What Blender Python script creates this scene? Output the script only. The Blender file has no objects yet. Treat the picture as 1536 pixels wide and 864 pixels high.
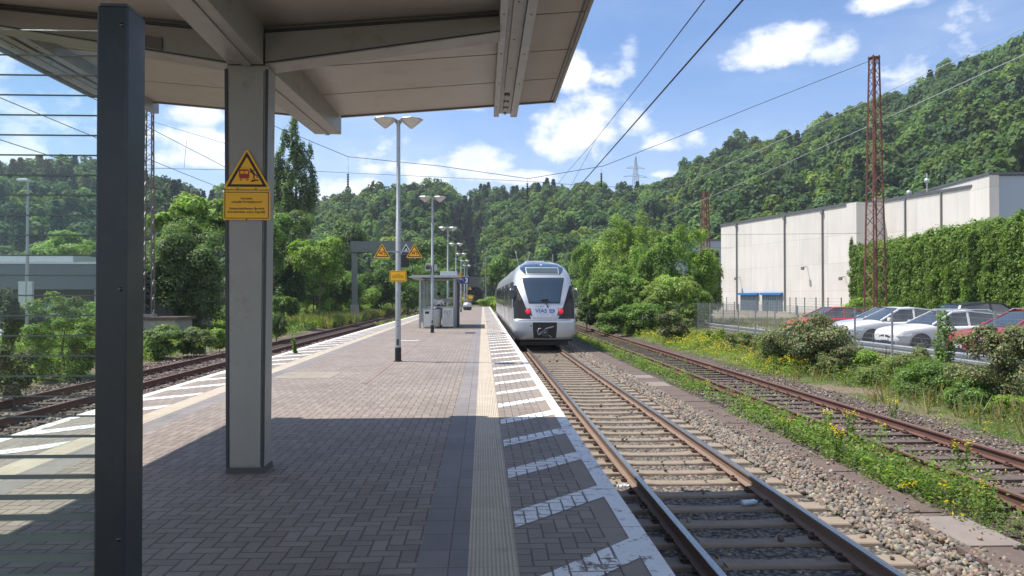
import bpy, bmesh, math, random
import numpy as np
from mathutils import Vector, Matrix, Quaternion

R = math.radians
sc = bpy.context.scene
COL = sc.collection

# ------------------------------------------------------------------ camera
cam_d = bpy.data.cameras.new('camera')
cam_d.sensor_width = 36.0
FPX = 1100.0
cam_d.lens = 36.0 * FPX / 1536.0
cam_d.clip_start = 0.05
cam_d.clip_end = 6000
cam = bpy.data.objects.new('camera', cam_d)
COL.objects.link(cam)
EYE = Vector((0, 0, 1.58))
cam.location = EYE
cam.rotation_euler = (R(90.651), 0, R(-2.29))
sc.camera = cam

# ------------------------------------------------------------------ exposure
sc.view_settings.view_transform = 'Standard'
sc.view_settings.look = 'None'
sc.view_settings.gamma = 1
sc.view_settings.exposure = 0.66
sc.view_settings.use_curve_mapping = False
sc.render.engine = 'CYCLES'
sc.cycles.max_bounces = 8
sc.cycles.diffuse_bounces = 4
sc.cycles.glossy_bounces = 4
sc.cycles.transparent_max_bounces = 16
sc.cycles.caustics_reflective = False
sc.cycles.caustics_refractive = False
try:
    sc.cycles.use_denoising = True
except Exception:
    pass

# ------------------------------------------------------------------ sun
TO_SUN = Vector((-0.49, 0.10, 1.0)).normalized()
sun_d = bpy.data.lights.new('sun', 'SUN')
sun_d.energy = 4.4
sun_d.angle = R(0.53)
sun_d.color = (1.0, 0.955, 0.89)
sun = bpy.data.objects.new('sun', sun_d)
COL.objects.link(sun)
sun.rotation_euler = TO_SUN.to_track_quat('Z', 'Y').to_euler()
sun.location = TO_SUN * 60
SUN_EL = math.asin(TO_SUN.z)
SUN_AZ = math.atan2(TO_SUN.x, TO_SUN.y)


class NG:
    """small expression builder for shader node trees"""
    def __init__(self, nt):
        self.nt = nt

    def node(self, t, **kw):
        n = self.nt.nodes.new(t)
        for k, v in kw.items():
            setattr(n, k, v)
        return n

    def link(self, a, b):
        self.nt.links.new(a, b)

    def put(self, sock, v):
        if isinstance(v, bpy.types.NodeSocket):
            self.link(v, sock)
        elif v is not None:
            if hasattr(sock.default_value, '__len__') and not hasattr(v, '__len__'):
                sock.default_value = [v] * len(sock.default_value)
            elif hasattr(sock.default_value, '__len__') and len(sock.default_value) == 4 and len(v) == 3:
                sock.default_value = (*v, 1)
            else:
                sock.default_value = v

    def m(self, op, a, b=None, c=None, clamp=False):
        n = self.node('ShaderNodeMath', operation=op)
        n.use_clamp = clamp
        self.put(n.inputs[0], a)
        if b is not None: self.put(n.inputs[1], b)
        if c is not None: self.put(n.inputs[2], c)
        return n.outputs[0]

    def vm(self, op, a, b=None):
        n = self.node('ShaderNodeVectorMath', operation=op)
        self.put(n.inputs[0], a)
        if b is not None: self.put(n.inputs[1], b)
        return n.outputs['Value'] if op in ('LENGTH', 'DOT_PRODUCT', 'DISTANCE') else n.outputs[0]

    def xyz(self, x, y, z):
        n = self.node('ShaderNodeCombineXYZ')
        for i, v in enumerate((x, y, z)): self.put(n.inputs[i], v)
        return n.outputs[0]

    def sep(self, v):
        n = self.node('ShaderNodeSeparateXYZ')
        self.put(n.inputs[0], v)
        return n.outputs

    def noise(self, vec, scale, detail=3, rough=0.55, col=False, dist=0.0):
        n = self.node('ShaderNodeTexNoise')
        if vec is not None: self.link(vec, n.inputs['Vector'])
        n.inputs['Scale'].default_value = scale
        n.inputs['Detail'].default_value = detail
        n.inputs['Roughness'].default_value = rough
        n.inputs['Distortion'].default_value = dist
        return n.outputs['Color'] if col else n.outputs['Fac']

    def smooth(self, v, a, b):
        n = self.node('ShaderNodeMapRange')
        n.interpolation_type = 'SMOOTHSTEP'
        self.put(n.inputs['Value'], v)
        n.inputs['From Min'].default_value = a
        n.inputs['From Max'].default_value = b
        return n.outputs[0]

    def mix(self, f, a, b, mode='MIX'):
        n = self.node('ShaderNodeMix', data_type='RGBA', blend_type=mode)
        self.put(n.inputs[0], f)
        self.put(n.inputs[6], a)
        self.put(n.inputs[7], b)
        return n.outputs[2]

    def ramp(self, f, stops):
        n = self.node('ShaderNodeValToRGB')
        self.put(n.inputs[0], f)
        e = n.color_ramp.elements
        while len(e) < len(stops): e.new(0.5)
        for el, (p, c) in zip(e, stops):
            el.position = p
            el.color = (*c, 1)
        return n.outputs[0]


# ------------------------------------------------------------------ world: sky texture with procedural cumulus
world = bpy.data.worlds.new('World')
sc.world = world
world.use_nodes = True
wt = world.node_tree
wt.nodes.clear()
g = NG(wt)
sky = g.node('ShaderNodeTexSky', sky_type='NISHITA')
sky.sun_disc = False
sky.sun_elevation = SUN_EL
sky.sun_rotation = SUN_AZ
sky.altitude = 200
sky.air_density = 1.0
sky.dust_density = 0.8
sky.ozone_density = 1.5
dirv = g.node('ShaderNodeTexCoord').outputs['Generated']


def px_dir(px, py):
    """direction in the world for a point of the photograph (used to find where things stand)"""
    v = Vector(((px - 768.0) / FPX, (432.0 - py) / FPX, -1.0))
    return (cam.rotation_euler.to_matrix() @ v).normalized()


def at(px, py, Y):
    d = px_dir(px, py)
    return EYE + d * (Y / d.y)


CLOUDS = [  # direction (by photograph pixel), angular half width, half height, amount
    (1180, 76, .070, .032, 1.15), (1230, 80, .046, .024, 1.0), (1132, 90, .042, .020, .95),
    (1325, 0, .048, .026, 1.1),
    (880, 195, .062, .05, 1.0), (945, 185, .04, .032, .8), (1000, 218, .045, .02, .75),
    (858, 115, .03, .035, .9), (905, 118, .04, .018, .62), (945, 95, .022, .03, .5),
    (715, 245, .045, .030, .95), (640, 268, .035, .024, .95), (745, 268, .07, .012, .8),
    (300, 215, .07, .022, .9), (300, 175, .05, .02, .8), (285, 240, .10, .02, .8), (25, 232, .045, .02, 1.0),
    (500, 290, .08, .020, .85), (560, 250, .12, .02, .30), (700, 165, .06, .012, .6), (470, 190, .10, .03, .40),
    (500, 225, .16, .05, .30), (985, 262, .05, .012, .7),
    (-300, 150, .3, .07, .7), (-700, 60, .35, .10, .8), (2000, 0, .3, .08, .8), (2500, 200, .4, .08, .7),
    ((-.5, -1, .5), 0, .7, .22, 1.0), ((.6, -1, .45), 0, .6, .2, 1.0), ((1, -.35, .6), 0, .5, .2, .9), ((-1, -.2, .45), 0, .5, .18, .9), ((0, -1, .16), 0, .9, .10, .9),  # unseen clouds, added beside and behind the camera to brighten the shade
]
nz1 = g.noise(dirv, 9.0, 9, .58)
nz2 = g.noise(g.vm('MULTIPLY', dirv, (1, 1, 2.0)), 26.0, 5, .6)
acc = None
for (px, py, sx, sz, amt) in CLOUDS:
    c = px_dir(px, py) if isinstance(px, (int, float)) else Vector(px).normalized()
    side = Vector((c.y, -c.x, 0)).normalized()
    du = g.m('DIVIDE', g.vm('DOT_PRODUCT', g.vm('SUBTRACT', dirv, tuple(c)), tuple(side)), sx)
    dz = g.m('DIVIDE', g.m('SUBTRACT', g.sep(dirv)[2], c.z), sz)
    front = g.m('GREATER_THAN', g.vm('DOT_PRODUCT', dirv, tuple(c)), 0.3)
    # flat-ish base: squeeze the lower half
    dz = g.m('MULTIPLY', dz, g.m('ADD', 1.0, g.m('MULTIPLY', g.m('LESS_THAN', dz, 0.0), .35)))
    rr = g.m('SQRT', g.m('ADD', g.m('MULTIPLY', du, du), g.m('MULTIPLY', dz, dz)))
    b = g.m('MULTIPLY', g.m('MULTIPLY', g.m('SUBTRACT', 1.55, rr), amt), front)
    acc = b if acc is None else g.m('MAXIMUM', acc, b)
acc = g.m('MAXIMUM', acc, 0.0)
edge = g.m('ADD', g.m('MULTIPLY', g.m('SUBTRACT', nz1, .5), 2.7), g.m('MULTIPLY', g.m('SUBTRACT', nz2, .5), 1.1))
dens = g.smooth(g.m('ADD', acc, edge), .42, 1.15)
dens = g.m('MULTIPLY', dens, g.smooth(acc, 0.02, .35))
veil = g.m('MULTIPLY', g.smooth(g.noise(g.vm('MULTIPLY', dirv, (1, 1, 3.5)), 3.2, 6, .6), .45, .80), .15)
hz = g.m('MULTIPLY', g.smooth(g.sep(dirv)[2], .30, .02), .36)
dens = g.m('MAXIMUM', g.m('MULTIPLY', dens, .96), g.m('ADD', veil, hz), clamp=True)
shade = g.smooth(g.noise(g.vm('ADD', dirv, (0, 0, -.02)), 12.0, 6, .6), .35, .65)
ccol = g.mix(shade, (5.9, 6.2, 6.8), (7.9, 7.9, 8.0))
skyc = g.mix(1.0, sky.outputs[0], (.66, .82, 1.02), 'MULTIPLY')
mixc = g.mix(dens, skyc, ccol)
below = g.smooth(g.sep(dirv)[2], -.02, -.10)
mixc = g.mix(below, mixc, (1.2, 1.5, 1.2))
bg = g.node('ShaderNodeBackground')
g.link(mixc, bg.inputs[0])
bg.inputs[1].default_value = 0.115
wo = g.node('ShaderNodeOutputWorld')
g.link(bg.outputs[0], wo.inputs[0])

# ------------------------------------------------------------------ object helpers


def tag(o, label=None, cat=None, group=None, kind=None):
    if label: o['label'] = label
    if cat: o['category'] = cat
    if group: o['group'] = group
    if kind: o['kind'] = kind
    return o


def empty(name, loc=(0, 0, 0), rz=0.0, label=None, cat=None, group=None):
    o = bpy.data.objects.new(name, None)
    o.empty_display_size = .2
    COL.objects.link(o)
    o.location = loc
    o.rotation_euler = (0, 0, rz)
    return tag(o, label, cat, group)


def link_mesh(name, me, mats, parent=None, loc=None):
    for m_ in (mats if isinstance(mats, (list, tuple)) else [mats]):
        if m_ is not None: me.materials.append(m_)
    o = bpy.data.objects.new(name, me)
    COL.objects.link(o)
    if parent is not None: o.parent = parent
    if loc is not None: o.location = loc
    return o


_kids = {}


def kids(o):
    return [c for c in bpy.data.objects if c.parent == o]


def copy_tree(o, parent=None, depth=0, cache=None):
    if cache is None:
        cache = {}
        for c in bpy.data.objects:
            if c.parent is not None: cache.setdefault(c.parent.name, []).append(c)
    c = o.copy()
    COL.objects.link(c)
    if parent is not None: c.parent = parent
    for ch in cache.get(o.name, []): copy_tree(ch, c, depth + 1, cache)
    return c


class MB:
    """collects faces, links them as one mesh object"""
    def __init__(self):
        self.v = []; self.f = []; self.mi = []; self.sm = []

    def add(self, vs, fs, mi=0, smooth=False):
        b = len(self.v)
        self.v += [tuple(p) for p in vs]
        for f in fs:
            self.f.append([b + i for i in f]); self.mi.append(mi); self.sm.append(smooth)
        return self

    def box(self, x0, x1, y0, y1, z0, z1, mi=0, top=None):
        vs = [(x0, y0, z0), (x1, y0, z0), (x1, y1, z0), (x0, y1, z0), (x0, y0, z1), (x1, y0, z1), (x1, y1, z1), (x0, y1, z1)]
        if top:   # taper: (dx, dy) inset of the top
            dx, dy = top
            vs[4:] = [(x0 + dx, y0 + dy, z1), (x1 - dx, y0 + dy, z1), (x1 - dx, y1 - dy, z1), (x0 + dx, y1 - dy, z1)]
        return self.add(vs, [(0, 3, 2, 1), (4, 5, 6, 7), (0, 1, 5, 4), (1, 2, 6, 5), (2, 3, 7, 6), (3, 0, 4, 7)], mi)

    def hexa(self, p, mi=0):
        """eight corners: bottom ring then top ring"""
        return self.add(p, [(0, 3, 2, 1), (4, 5, 6, 7), (0, 1, 5, 4), (1, 2, 6, 5), (2, 3, 7, 6), (3, 0, 4, 7)], mi)

    def bar(self, a, b, w, h=None, mi=0, up=(0, 0, 1)):
        a = Vector(a); b = Vector(b)
        h = h or w
        d = (b - a)
        if d.length < 1e-6: return self
        d.normalize()
        u = Vector(up)
        if abs(d.dot(u)) > .98: u = Vector((0, 1, 0))
        s = d.cross(u).normalized() * w / 2
        t = s.cross(d).normalized() * h / 2
        p = [a - s - t, a + s - t, a + s + t, a - s + t, b - s - t, b + s - t, b + s + t, b - s + t]
        return self.add(p, [(0, 1, 2, 3), (4, 7, 6, 5), (0, 4, 5, 1), (1, 5, 6, 2), (2, 6, 7, 3), (3, 7, 4, 0)], mi)

    def tube(self, pts, rad, n=10, mi=0, cap=True):
        pts = [Vector(p) for p in pts]
        rs = rad if isinstance(rad, (list, tuple)) else [rad] * len(pts)
        vs = []; fs = []
        prev = None
        for i, p in enumerate(pts):
            d = (pts[min(i + 1, len(pts) - 1)] - pts[max(i - 1, 0)]).normalized()
            if prev is None:
                u = Vector((0, 0, 1)) if abs(d.z) < .9 else Vector((1, 0, 0))
                s = d.cross(u).normalized()
            else:
                s = (prev - d * prev.dot(d)).normalized()
            prev = s
            t = d.cross(s)
            for k in range(n):
                a = 2 * math.pi * k / n
                vs.append(p + (s * math.cos(a) + t * math.sin(a)) * rs[i])
        for i in range(len(pts) - 1):
            for k in range(n):
                k2 = (k + 1) % n
                fs.append((i * n + k, i * n + k2, (i + 1) * n + k2, (i + 1) * n + k))
        self.add(vs, fs, mi, n > 4)
        if cap:
            self.add(vs[:n], [tuple(range(n - 1, -1, -1))], mi)
            self.add(vs[-n:], [tuple(range(n))], mi)
        return self

    def lathe(self, prof, c=(0, 0, 0), n=20, mi=0, smooth=True, axis='z'):
        vs = []; fs = []
        for (r, z) in prof:
            for k in range(n):
                a = 2 * math.pi * k / n
                if axis == 'z': vs.append((c[0] + r * math.cos(a), c[1] + r * math.sin(a), c[2] + z))
                elif axis == 'y': vs.append((c[0] + r * math.cos(a), c[1] + z, c[2] + r * math.sin(a)))
                else: vs.append((c[0] + z, c[1] + r * math.cos(a), c[2] + r * math.sin(a)))
        for i in range(len(prof) - 1):
            for k in range(n):
                k2 = (k + 1) % n
                fs.append((i * n + k, i * n + k2, (i + 1) * n + k2, (i + 1) * n + k))
        return self.add(vs, fs, mi, smooth)

    def prism(self, poly, a, b, plane='xz', mi=0):
        """poly in a plane extruded from a to b along the third axis"""
        def P(u, v, w):
            return {'xz': (u, w, v), 'xy': (u, v, w), 'yz': (w, u, v)}[plane]
        n = len(poly)
        vs = [P(u, v, a) for u, v in poly] + [P(u, v, b) for u, v in poly]
        fs = [tuple(range(n)), tuple(range(2 * n - 1, n - 1, -1))]
        fs += [(i, n + i, n + (i + 1) % n, (i + 1) % n) for i in range(n)]
        return self.add(vs, fs, mi)

    def grid(self, rows, mi=0, smooth=True, flip=False):
        nr = len(rows); nc = len(rows[0])
        vs = [p for r in rows for p in r]
        fs = []
        for i in range(nr - 1):
            for j in range(nc - 1):
                q = (i * nc + j, i * nc + j + 1, (i + 1) * nc + j + 1, (i + 1) * nc + j)
                fs.append(q[::-1] if flip else q)
        return self.add(vs, fs, mi, smooth)

    def build(self, name, mats, parent=None, fix=True, bevel=0.0, merge=False):
        me = bpy.data.meshes.new(name)
        me.from_pydata(self.v, [], self.f)
        me.polygons.foreach_set('material_index', self.mi)
        me.polygons.foreach_set('use_smooth', self.sm)
        me.update()
        if fix or merge:
            bm = bmesh.new(); bm.from_mesh(me)
            if merge: bmesh.ops.remove_doubles(bm, verts=bm.verts, dist=1e-4)
            bmesh.ops.recalc_face_normals(bm, faces=bm.faces)
            bm.to_mesh(me); bm.free()
        o = link_mesh(name, me, mats, parent)
        if bevel:
            md = o.modifiers.new('bevel', 'BEVEL')
            md.width = bevel; md.segments = 2; md.limit_method = 'ANGLE'
        return o


def np_mesh(name, V, F, mats, parent=None, tint=None, smooth=False):
    """V (n,3) float, F (m,k) int, tint (m,3) per face"""
    me = bpy.data.meshes.new(name)
    m, k = F.shape
    me.vertices.add(len(V)); me.vertices.foreach_set('co', np.ascontiguousarray(V, dtype=np.float32).ravel())
    me.loops.add(m * k); me.loops.foreach_set('vertex_index', F.ravel().astype(np.int32))
    me.polygons.add(m)
    me.polygons.foreach_set('loop_start', np.arange(0, m * k, k, dtype=np.int32))
    me.polygons.foreach_set('loop_total', np.full(m, k, dtype=np.int32))
    if smooth: me.polygons.foreach_set('use_smooth', np.ones(m, dtype=bool))
    me.update(calc_edges=True)
    if tint is not None:
        at_ = me.attributes.new('tint', 'FLOAT_COLOR', 'FACE')
        c = np.ones((m, 4), dtype=np.float32); c[:, :3] = tint
        at_.data.foreach_set('color', c.ravel())
    return link_mesh(name, me, mats, parent)


# ------------------------------------------------------------------ materials
def pmat(name, col, rough=.6, metal=0.0, var=.12, vscale=3.0, bump=0.0, bscale=40.0, spec=None, dirt=None, coat=0.0, emis=None, stretch=None):
    m_ = bpy.data.materials.new(name)
    m_.use_nodes = True
    nt = m_.node_tree; nt.nodes.clear()
    n = NG(nt)
    out = n.node('ShaderNodeOutputMaterial')
    b = n.node('ShaderNodeBsdfPrincipled')
    n.link(b.outputs[0], out.inputs[0])
    co = n.node('ShaderNodeTexCoord').outputs['Object']
    if stretch: co = n.vm('MULTIPLY', co, stretch)
    base = n.node('ShaderNodeRGB'); base.outputs[0].default_value = (*col, 1)
    c = base.outputs[0]
    if var:
        f = n.noise(co, vscale, 5, .6)
        f = n.m('ADD', n.m('MULTIPLY', n.m('SUBTRACT', f, .5), 2 * var * 1.6), 1.0)
        c = n.mix(1.0, c, n.xyz(f, f, f), 'MULTIPLY')
    if dirt:
        dcol, amount, dscale = dirt
        f = n.smooth(n.noise(co, dscale, 7, .7), .52, .72)
        c = n.mix(n.m('MULTIPLY', f, amount), c, dcol)
    n.put(b.inputs['Base Color'], c)
    rn = n.m('ADD', rough, n.m('MULTIPLY', n.m('SUBTRACT', n.noise(co, vscale * 2.3, 3), .5), .25), clamp=True)
    n.put(b.inputs['Roughness'], rn)
    b.inputs['Metallic'].default_value = metal
    if spec is not None: b.inputs['Specular IOR Level'].default_value = spec
    if coat: b.inputs['Coat Weight'].default_value = coat; b.inputs['Coat Roughness'].default_value = .08
    if bump:
        bn = n.node('ShaderNodeBump'); bn.inputs['Strength'].default_value = bump; bn.inputs['Distance'].default_value = .01
        n.link(n.noise(co, bscale, 4, .6), bn.inputs['Height'])
        n.link(bn.outputs[0], b.inputs['Normal'])
    if emis:
        b.inputs['Emission Color'].default_value = (*emis[0], 1); b.inputs['Emission Strength'].default_value = emis[1]
    return m_


def leaf_mat(name, rough=.55, transl=.42, spec=.3):
    m_ = bpy.data.materials.new(name); m_.use_nodes = True
    nt = m_.node_tree; nt.nodes.clear(); n = NG(nt)
    out = n.node('ShaderNodeOutputMaterial')
    a = n.node('ShaderNodeAttribute'); a.attribute_name = 'tint'
    b = n.node('ShaderNodeBsdfPrincipled')
    n.link(a.outputs['Color'], b.inputs['Base Color'])
    b.inputs['Roughness'].default_value = rough
    b.inputs['Specular IOR Level'].default_value = spec
    t = n.node('ShaderNodeBsdfTranslucent')
    n.put(t.inputs[0], n.mix(1.0, a.outputs['Color'], (1.5, 1.7, .7), 'MULTIPLY'))
    mx = n.node('ShaderNodeMixShader'); mx.inputs[0].default_value = transl
    n.link(b.outputs[0], mx.inputs[1]); n.link(t.outputs[0], mx.inputs[2])
    n.link(mx.outputs[0], out.inputs[0])
    return m_


def glass_mat(name, tint=(.9, .95, .93), rough=.02, refl=.55):
    """thin pane: mostly see-through with a mirror-like reflection"""
    m_ = bpy.data.materials.new(name); m_.use_nodes = True
    nt = m_.node_tree; nt.nodes.clear(); n = NG(nt)
    out = n.node('ShaderNodeOutputMaterial')
    tr = n.node('ShaderNodeBsdfTransparent'); tr.inputs[0].default_value = (*tint, 1)
    gl = n.node('ShaderNodeBsdfGlossy'); gl.inputs['Roughness'].default_value = rough
    fr = n.node('ShaderNodeFresnel'); fr.inputs[0].default_value = 1.5
    mx = n.node('ShaderNodeMixShader')
    n.put(mx.inputs[0], n.m('ADD', n.m('MULTIPLY', fr.outputs[0], refl), 0.0, clamp=True))
    n.link(tr.outputs[0], mx.inputs[1]); n.link(gl.outputs[0], mx.inputs[2])
    n.link(mx.outputs[0], out.inputs[0])
    return m_


M = {}
M['galv'] = pmat('galvanised_steel', (.36, .37, .37), .5, .55, .12, 6, dirt=((.5, .51, .5), .5, 9))
M['galv_bright'] = pmat('bright_galvanised_steel', (.55, .57, .58), .42, .6, .10, 5)
M['steel_grey'] = pmat('grey_lacquered_steel', (.32, .31, .285), .45, .15, .06, 2.5, dirt=((.2, .18, .15), .5, 3.5), bump=.05)
M['roof_sheet'] = None
M['dark_frame'] = pmat('dark_frame_lacquer', (.055, .06, .068), .4, .2, .08, 4)
M['anthracite'] = pmat('anthracite_lacquer', (.022, .028, .032), .34, .1, .12, 3.0, dirt=((.06, .065, .07), .35, 14))
M['anthracite_side'] = M['anthracite']
M['black_rubber'] = pmat('black_rubber', (.02, .02, .02), .8)
M['black_gloss'] = pmat('black_gloss', (.012, .013, .015), .12, .0, 0, coat=.6)
M['sign_yellow'] = pmat('sign_yellow', (1.0, .53, .02), .4, 0, .05, 8)
M['sign_black'] = pmat('sign_black', (.02, .015, .012), .45, 0, 0)
M['sign_red'] = pmat('sign_red', (.42, .03, .02), .45, 0, 0)
M['sign_blue'] = pmat('sign_blue', (.015, .035, .16), .4, 0, .05)
M['sign_white'] = pmat('sign_white', (.8, .8, .8), .45, 0, .03)
M['rust'] = pmat('rusty_steel', (.20, .085, .055), .85, .1, .35, 7, .2, 60, dirt=((.33, .15, .10), .7, 5))
M['rust_mast'] = pmat('rust_primer_steel', (.22, .10, .072), .85, .0, .3, 4, dirt=((.14, .065, .05), .8, 2.2))
M['rail_side'] = pmat('rusty_rail_side', (.215, .145, .105), .85, .0, .22, 3, .2, 80, stretch=(1, .35, 1))
M['rail_side_dark'] = pmat('dark_rusty_rail_side', (.125, .058, .042), .85, .0, .3, 3, .2, 80, stretch=(1, .35, 1))
M['rail_top'] = pmat('worn_rail_head', (.42, .40, .38), .28, .9, .1, 5, stretch=(6, .2, 1))
M['rail_top_dull'] = pmat('dull_rail_head', (.20, .12, .09), .55, .35, .2, 5, stretch=(6, .2, 1))
M['concrete'] = pmat('weathered_concrete', (.33, .31, .27), .9, 0, .18, 4, .35, 60, dirt=((.2, .17, .13), .6, 7))
M['sleeper'] = pmat('concrete_sleeper', (.26, .205, .15), .92, 0, .22, 5, .35, 70, dirt=((.20, .145, .10), .6, 4))
M['wood_sleeper'] = pmat('old_timber_sleeper', (.115, .085, .07), .92, 0, .3, 6, .5, 50, stretch=(.4, 4, 1))
M['trough'] = pmat('cable_trough_concrete', (.125, .09, .072), .95, 0, .22, 3, .4, 60, dirt=((.27, .2, .16), .5, 9))
M['trough_pale'] = pmat('pale_slab_concrete', (.23, .19, .16), .95, 0, .2, 3, .4, 60)
M['dark_clip'] = pmat('rail_clip_steel', (.10, .06, .045), .7, .4, .2)
M['bark'] = pmat('bark', (.13, .10, .075), .95, 0, .3, 9, .7, 30)
M['birch_bark'] = pmat('birch_bark', (.45, .42, .37), .85, 0, .3, 5, .4, 20)
M['leaf'] = leaf_mat('leaf')
M['leaf_far'] = leaf_mat('leaf_far', .7, .32, .15)
M['leaf_gloss'] = leaf_mat('glossy_leaf', .5, .3, .35)
M['glass'] = glass_mat('clear_glass')
M['car_glass'] = pmat('car_glass', (.03, .04, .045), .06, 0, 0, spec=.9, coat=.5)
M['tyre'] = pmat('tyre', (.02, .02, .02), .85)
M['rim'] = pmat('alloy_rim', (.5, .5, .52), .3, .8)
M['train_silver'] = pmat('train_silver_paint', (.50, .515, .54), .34, .5, .0, 1.5, coat=.3)
M['train_glass'] = pmat('train_glass', (.028, .045, .062), .07, 0, 0, spec=.9, coat=.5)
M['train_dark'] = pmat('train_dark_band', (.085, .08, .08), .22, .1, .05, 1, coat=.3)
M['train_under'] = pmat('underframe', (.03, .028, .026), .8)
M['tail_red'] = pmat('tail_lamp_red', (.7, .01, .02), .2, 0, 0, emis=((1.0, .02, .07), .28))
M['insul'] = pmat('brown_insulator', (.05, .03, .025), .35)
M['wire'] = pmat('weathered_wire', (.05, .05, .05), .6, .3)
M['white_plastic'] = pmat('white_plastic', (.75, .78, .78), .4)


def ribbed_mat(name, col, scale, axis=1, strength=.4, rough=.42):
    m_ = pmat(name, col, rough, .1, .05, 1.2, dirt=((.22, .2, .17), .35, 2.2))
    nt = m_.node_tree; n = NG(nt)
    b = [x for x in nt.nodes if x.type == 'BSDF_PRINCIPLED'][0]
    pos = n.node('ShaderNodeNewGeometry').outputs['Position']
    s = n.sep(pos)[axis]
    w = n.m('PINGPONG', n.m('MULTIPLY', s, scale), .5)
    w = n.smooth(w, .04, .16)
    bn = n.node('ShaderNodeBump'); bn.inputs['Strength'].default_value = strength; bn.inputs['Distance'].default_value = .004
    n.link(w, bn.inputs['Height']); n.link(bn.outputs[0], b.inputs['Normal'])
    return m_


M['roof_sheet'] = ribbed_mat('ribbed_roof_panel', (.43, .395, .35), 18.0)
# ================================================================== SETTING: ground, hills
rng = np.random.default_rng(7)


def tint_mat(name, rough=.9, spec=.3, bump=0.0):
    m_ = bpy.data.materials.new(name); m_.use_nodes = True
    nt = m_.node_tree; nt.nodes.clear(); n = NG(nt)
    out = n.node('ShaderNodeOutputMaterial')
    a = n.node('ShaderNodeAttribute'); a.attribute_name = 'tint'
    b = n.node('ShaderNodeBsdfPrincipled')
    pos = n.node('ShaderNodeNewGeometry').outputs['Position']
    f = n.m('ADD', n.m('MULTIPLY', n.noise(pos, 60, 4, .7), .5), .75)
    n.put(b.inputs['Base Color'], n.mix(1.0, a.outputs['Color'], n.xyz(f, f, f), 'MULTIPLY'))
    b.inputs['Roughness'].default_value = rough
    b.inputs['Specular IOR Level'].default_value = spec
    n.link(b.outputs[0], out.inputs[0])
    return m_


def ground_mat(name, dirt, green, lo, hi, scale=.35, pebble=True):
    m_ = bpy.data.materials.new(name); m_.use_nodes = True
    nt = m_.node_tree; nt.nodes.clear(); n = NG(nt)
    out = n.node('ShaderNodeOutputMaterial'); b = n.node('ShaderNodeBsdfPrincipled')
    pos = n.node('ShaderNodeNewGeometry').outputs['Position']
    f1 = n.smooth(n.noise(pos, scale, 8, .65), lo, hi)
    f2 = n.noise(pos, 9, 8, .75)
    c = n.mix(f1, dirt, green)
    k = n.m('ADD', n.m('MULTIPLY', f2, 1.3), .35)
    c = n.mix(1.0, c, n.xyz(k, k, k), 'MULTIPLY')
    n.put(b.inputs['Base Color'], c)
    b.inputs['Roughness'].default_value = .95
    b.inputs['Specular IOR Level'].default_value = .2
    bn = n.node('ShaderNodeBump'); bn.inputs['Strength'].default_value = .8; bn.inputs['Distance'].default_value = .03
    n.link(n.noise(pos, 22, 6, .75), bn.inputs['Height'])
    n.link(bn.outputs[0], b.inputs['Normal'])
    n.link(b.outputs[0], out.inputs[0])
    return m_


def ballast_mat(name, c1, c2, c3):
    m_ = bpy.data.materials.new(name); m_.use_nodes = True
    nt = m_.node_tree; nt.nodes.clear(); n = NG(nt)
    out = n.node('ShaderNodeOutputMaterial'); b = n.node('ShaderNodeBsdfPrincipled')
    pos = n.node('ShaderNodeNewGeometry').outputs['Position']
    v = n.node('ShaderNodeTexVoronoi'); v.feature = 'F1'; v.inputs['Scale'].default_value = 19
    n.link(pos, v.inputs['Vector'])
    h = n.sep(v.outputs['Color'])
    c = n.mix(h[0], c1, c2)
    c = n.mix(n.smooth(h[1], .6, .9), c, c3)
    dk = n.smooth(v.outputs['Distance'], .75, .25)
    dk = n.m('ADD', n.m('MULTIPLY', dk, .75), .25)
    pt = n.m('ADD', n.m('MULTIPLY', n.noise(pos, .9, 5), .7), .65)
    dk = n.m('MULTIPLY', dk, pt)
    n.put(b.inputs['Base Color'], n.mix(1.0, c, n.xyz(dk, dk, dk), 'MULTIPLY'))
    b.inputs['Roughness'].default_value = .92
    bn = n.node('ShaderNodeBump'); bn.inputs['Strength'].default_value = 1.0; bn.inputs['Distance'].default_value = .035
    n.link(n.m('SUBTRACT', n.m('MULTIPLY', h[2], .6), v.outputs['Distance']), bn.inputs['Height'])
    n.link(bn.outputs[0], b.inputs['Normal'])
    n.link(b.outputs[0], out.inputs[0])
    return m_


M['ground'] = ground_mat('verge_soil_and_moss', (.20, .15, .11), (.075, .105, .03), .42, .62)
M['forest_floor'] = ground_mat('forest_floor', (.03, .035, .015), (.025, .04, .012), .4, .6)
M['lot'] = ground_mat('parking_asphalt', (.085, .082, .078), (.13, .125, .115), .45, .7, .5)
M['gravel_lot'] = ground_mat('gravel_and_thin_grass', (.27, .24, .19), (.10, .13, .045), .52, .68, .6)
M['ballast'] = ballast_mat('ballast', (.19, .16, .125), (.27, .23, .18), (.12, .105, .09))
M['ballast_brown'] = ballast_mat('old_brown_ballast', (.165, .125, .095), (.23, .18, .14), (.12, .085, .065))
M['stone'] = tint_mat('ballast_stone')

XS = [-2500, -900, -400, -200, -120, -70, -45, -30, -22, -18, -15, -13, -11.9, -5, 2, 8.8, 9.4, 10, 11, 12, 13, 14.2, 16, 25, 45, 80, 140, 250, 500, 1000, 2500]
ZX = {-13: -.93, -15: -.85, -18: -.65, -22: -.45, -30: -.4, 9.4: -.95, 10: -.90, 11: -.82, 12: -.74, 13: -.64, 14.2: -.55, 16: -.52}


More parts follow.
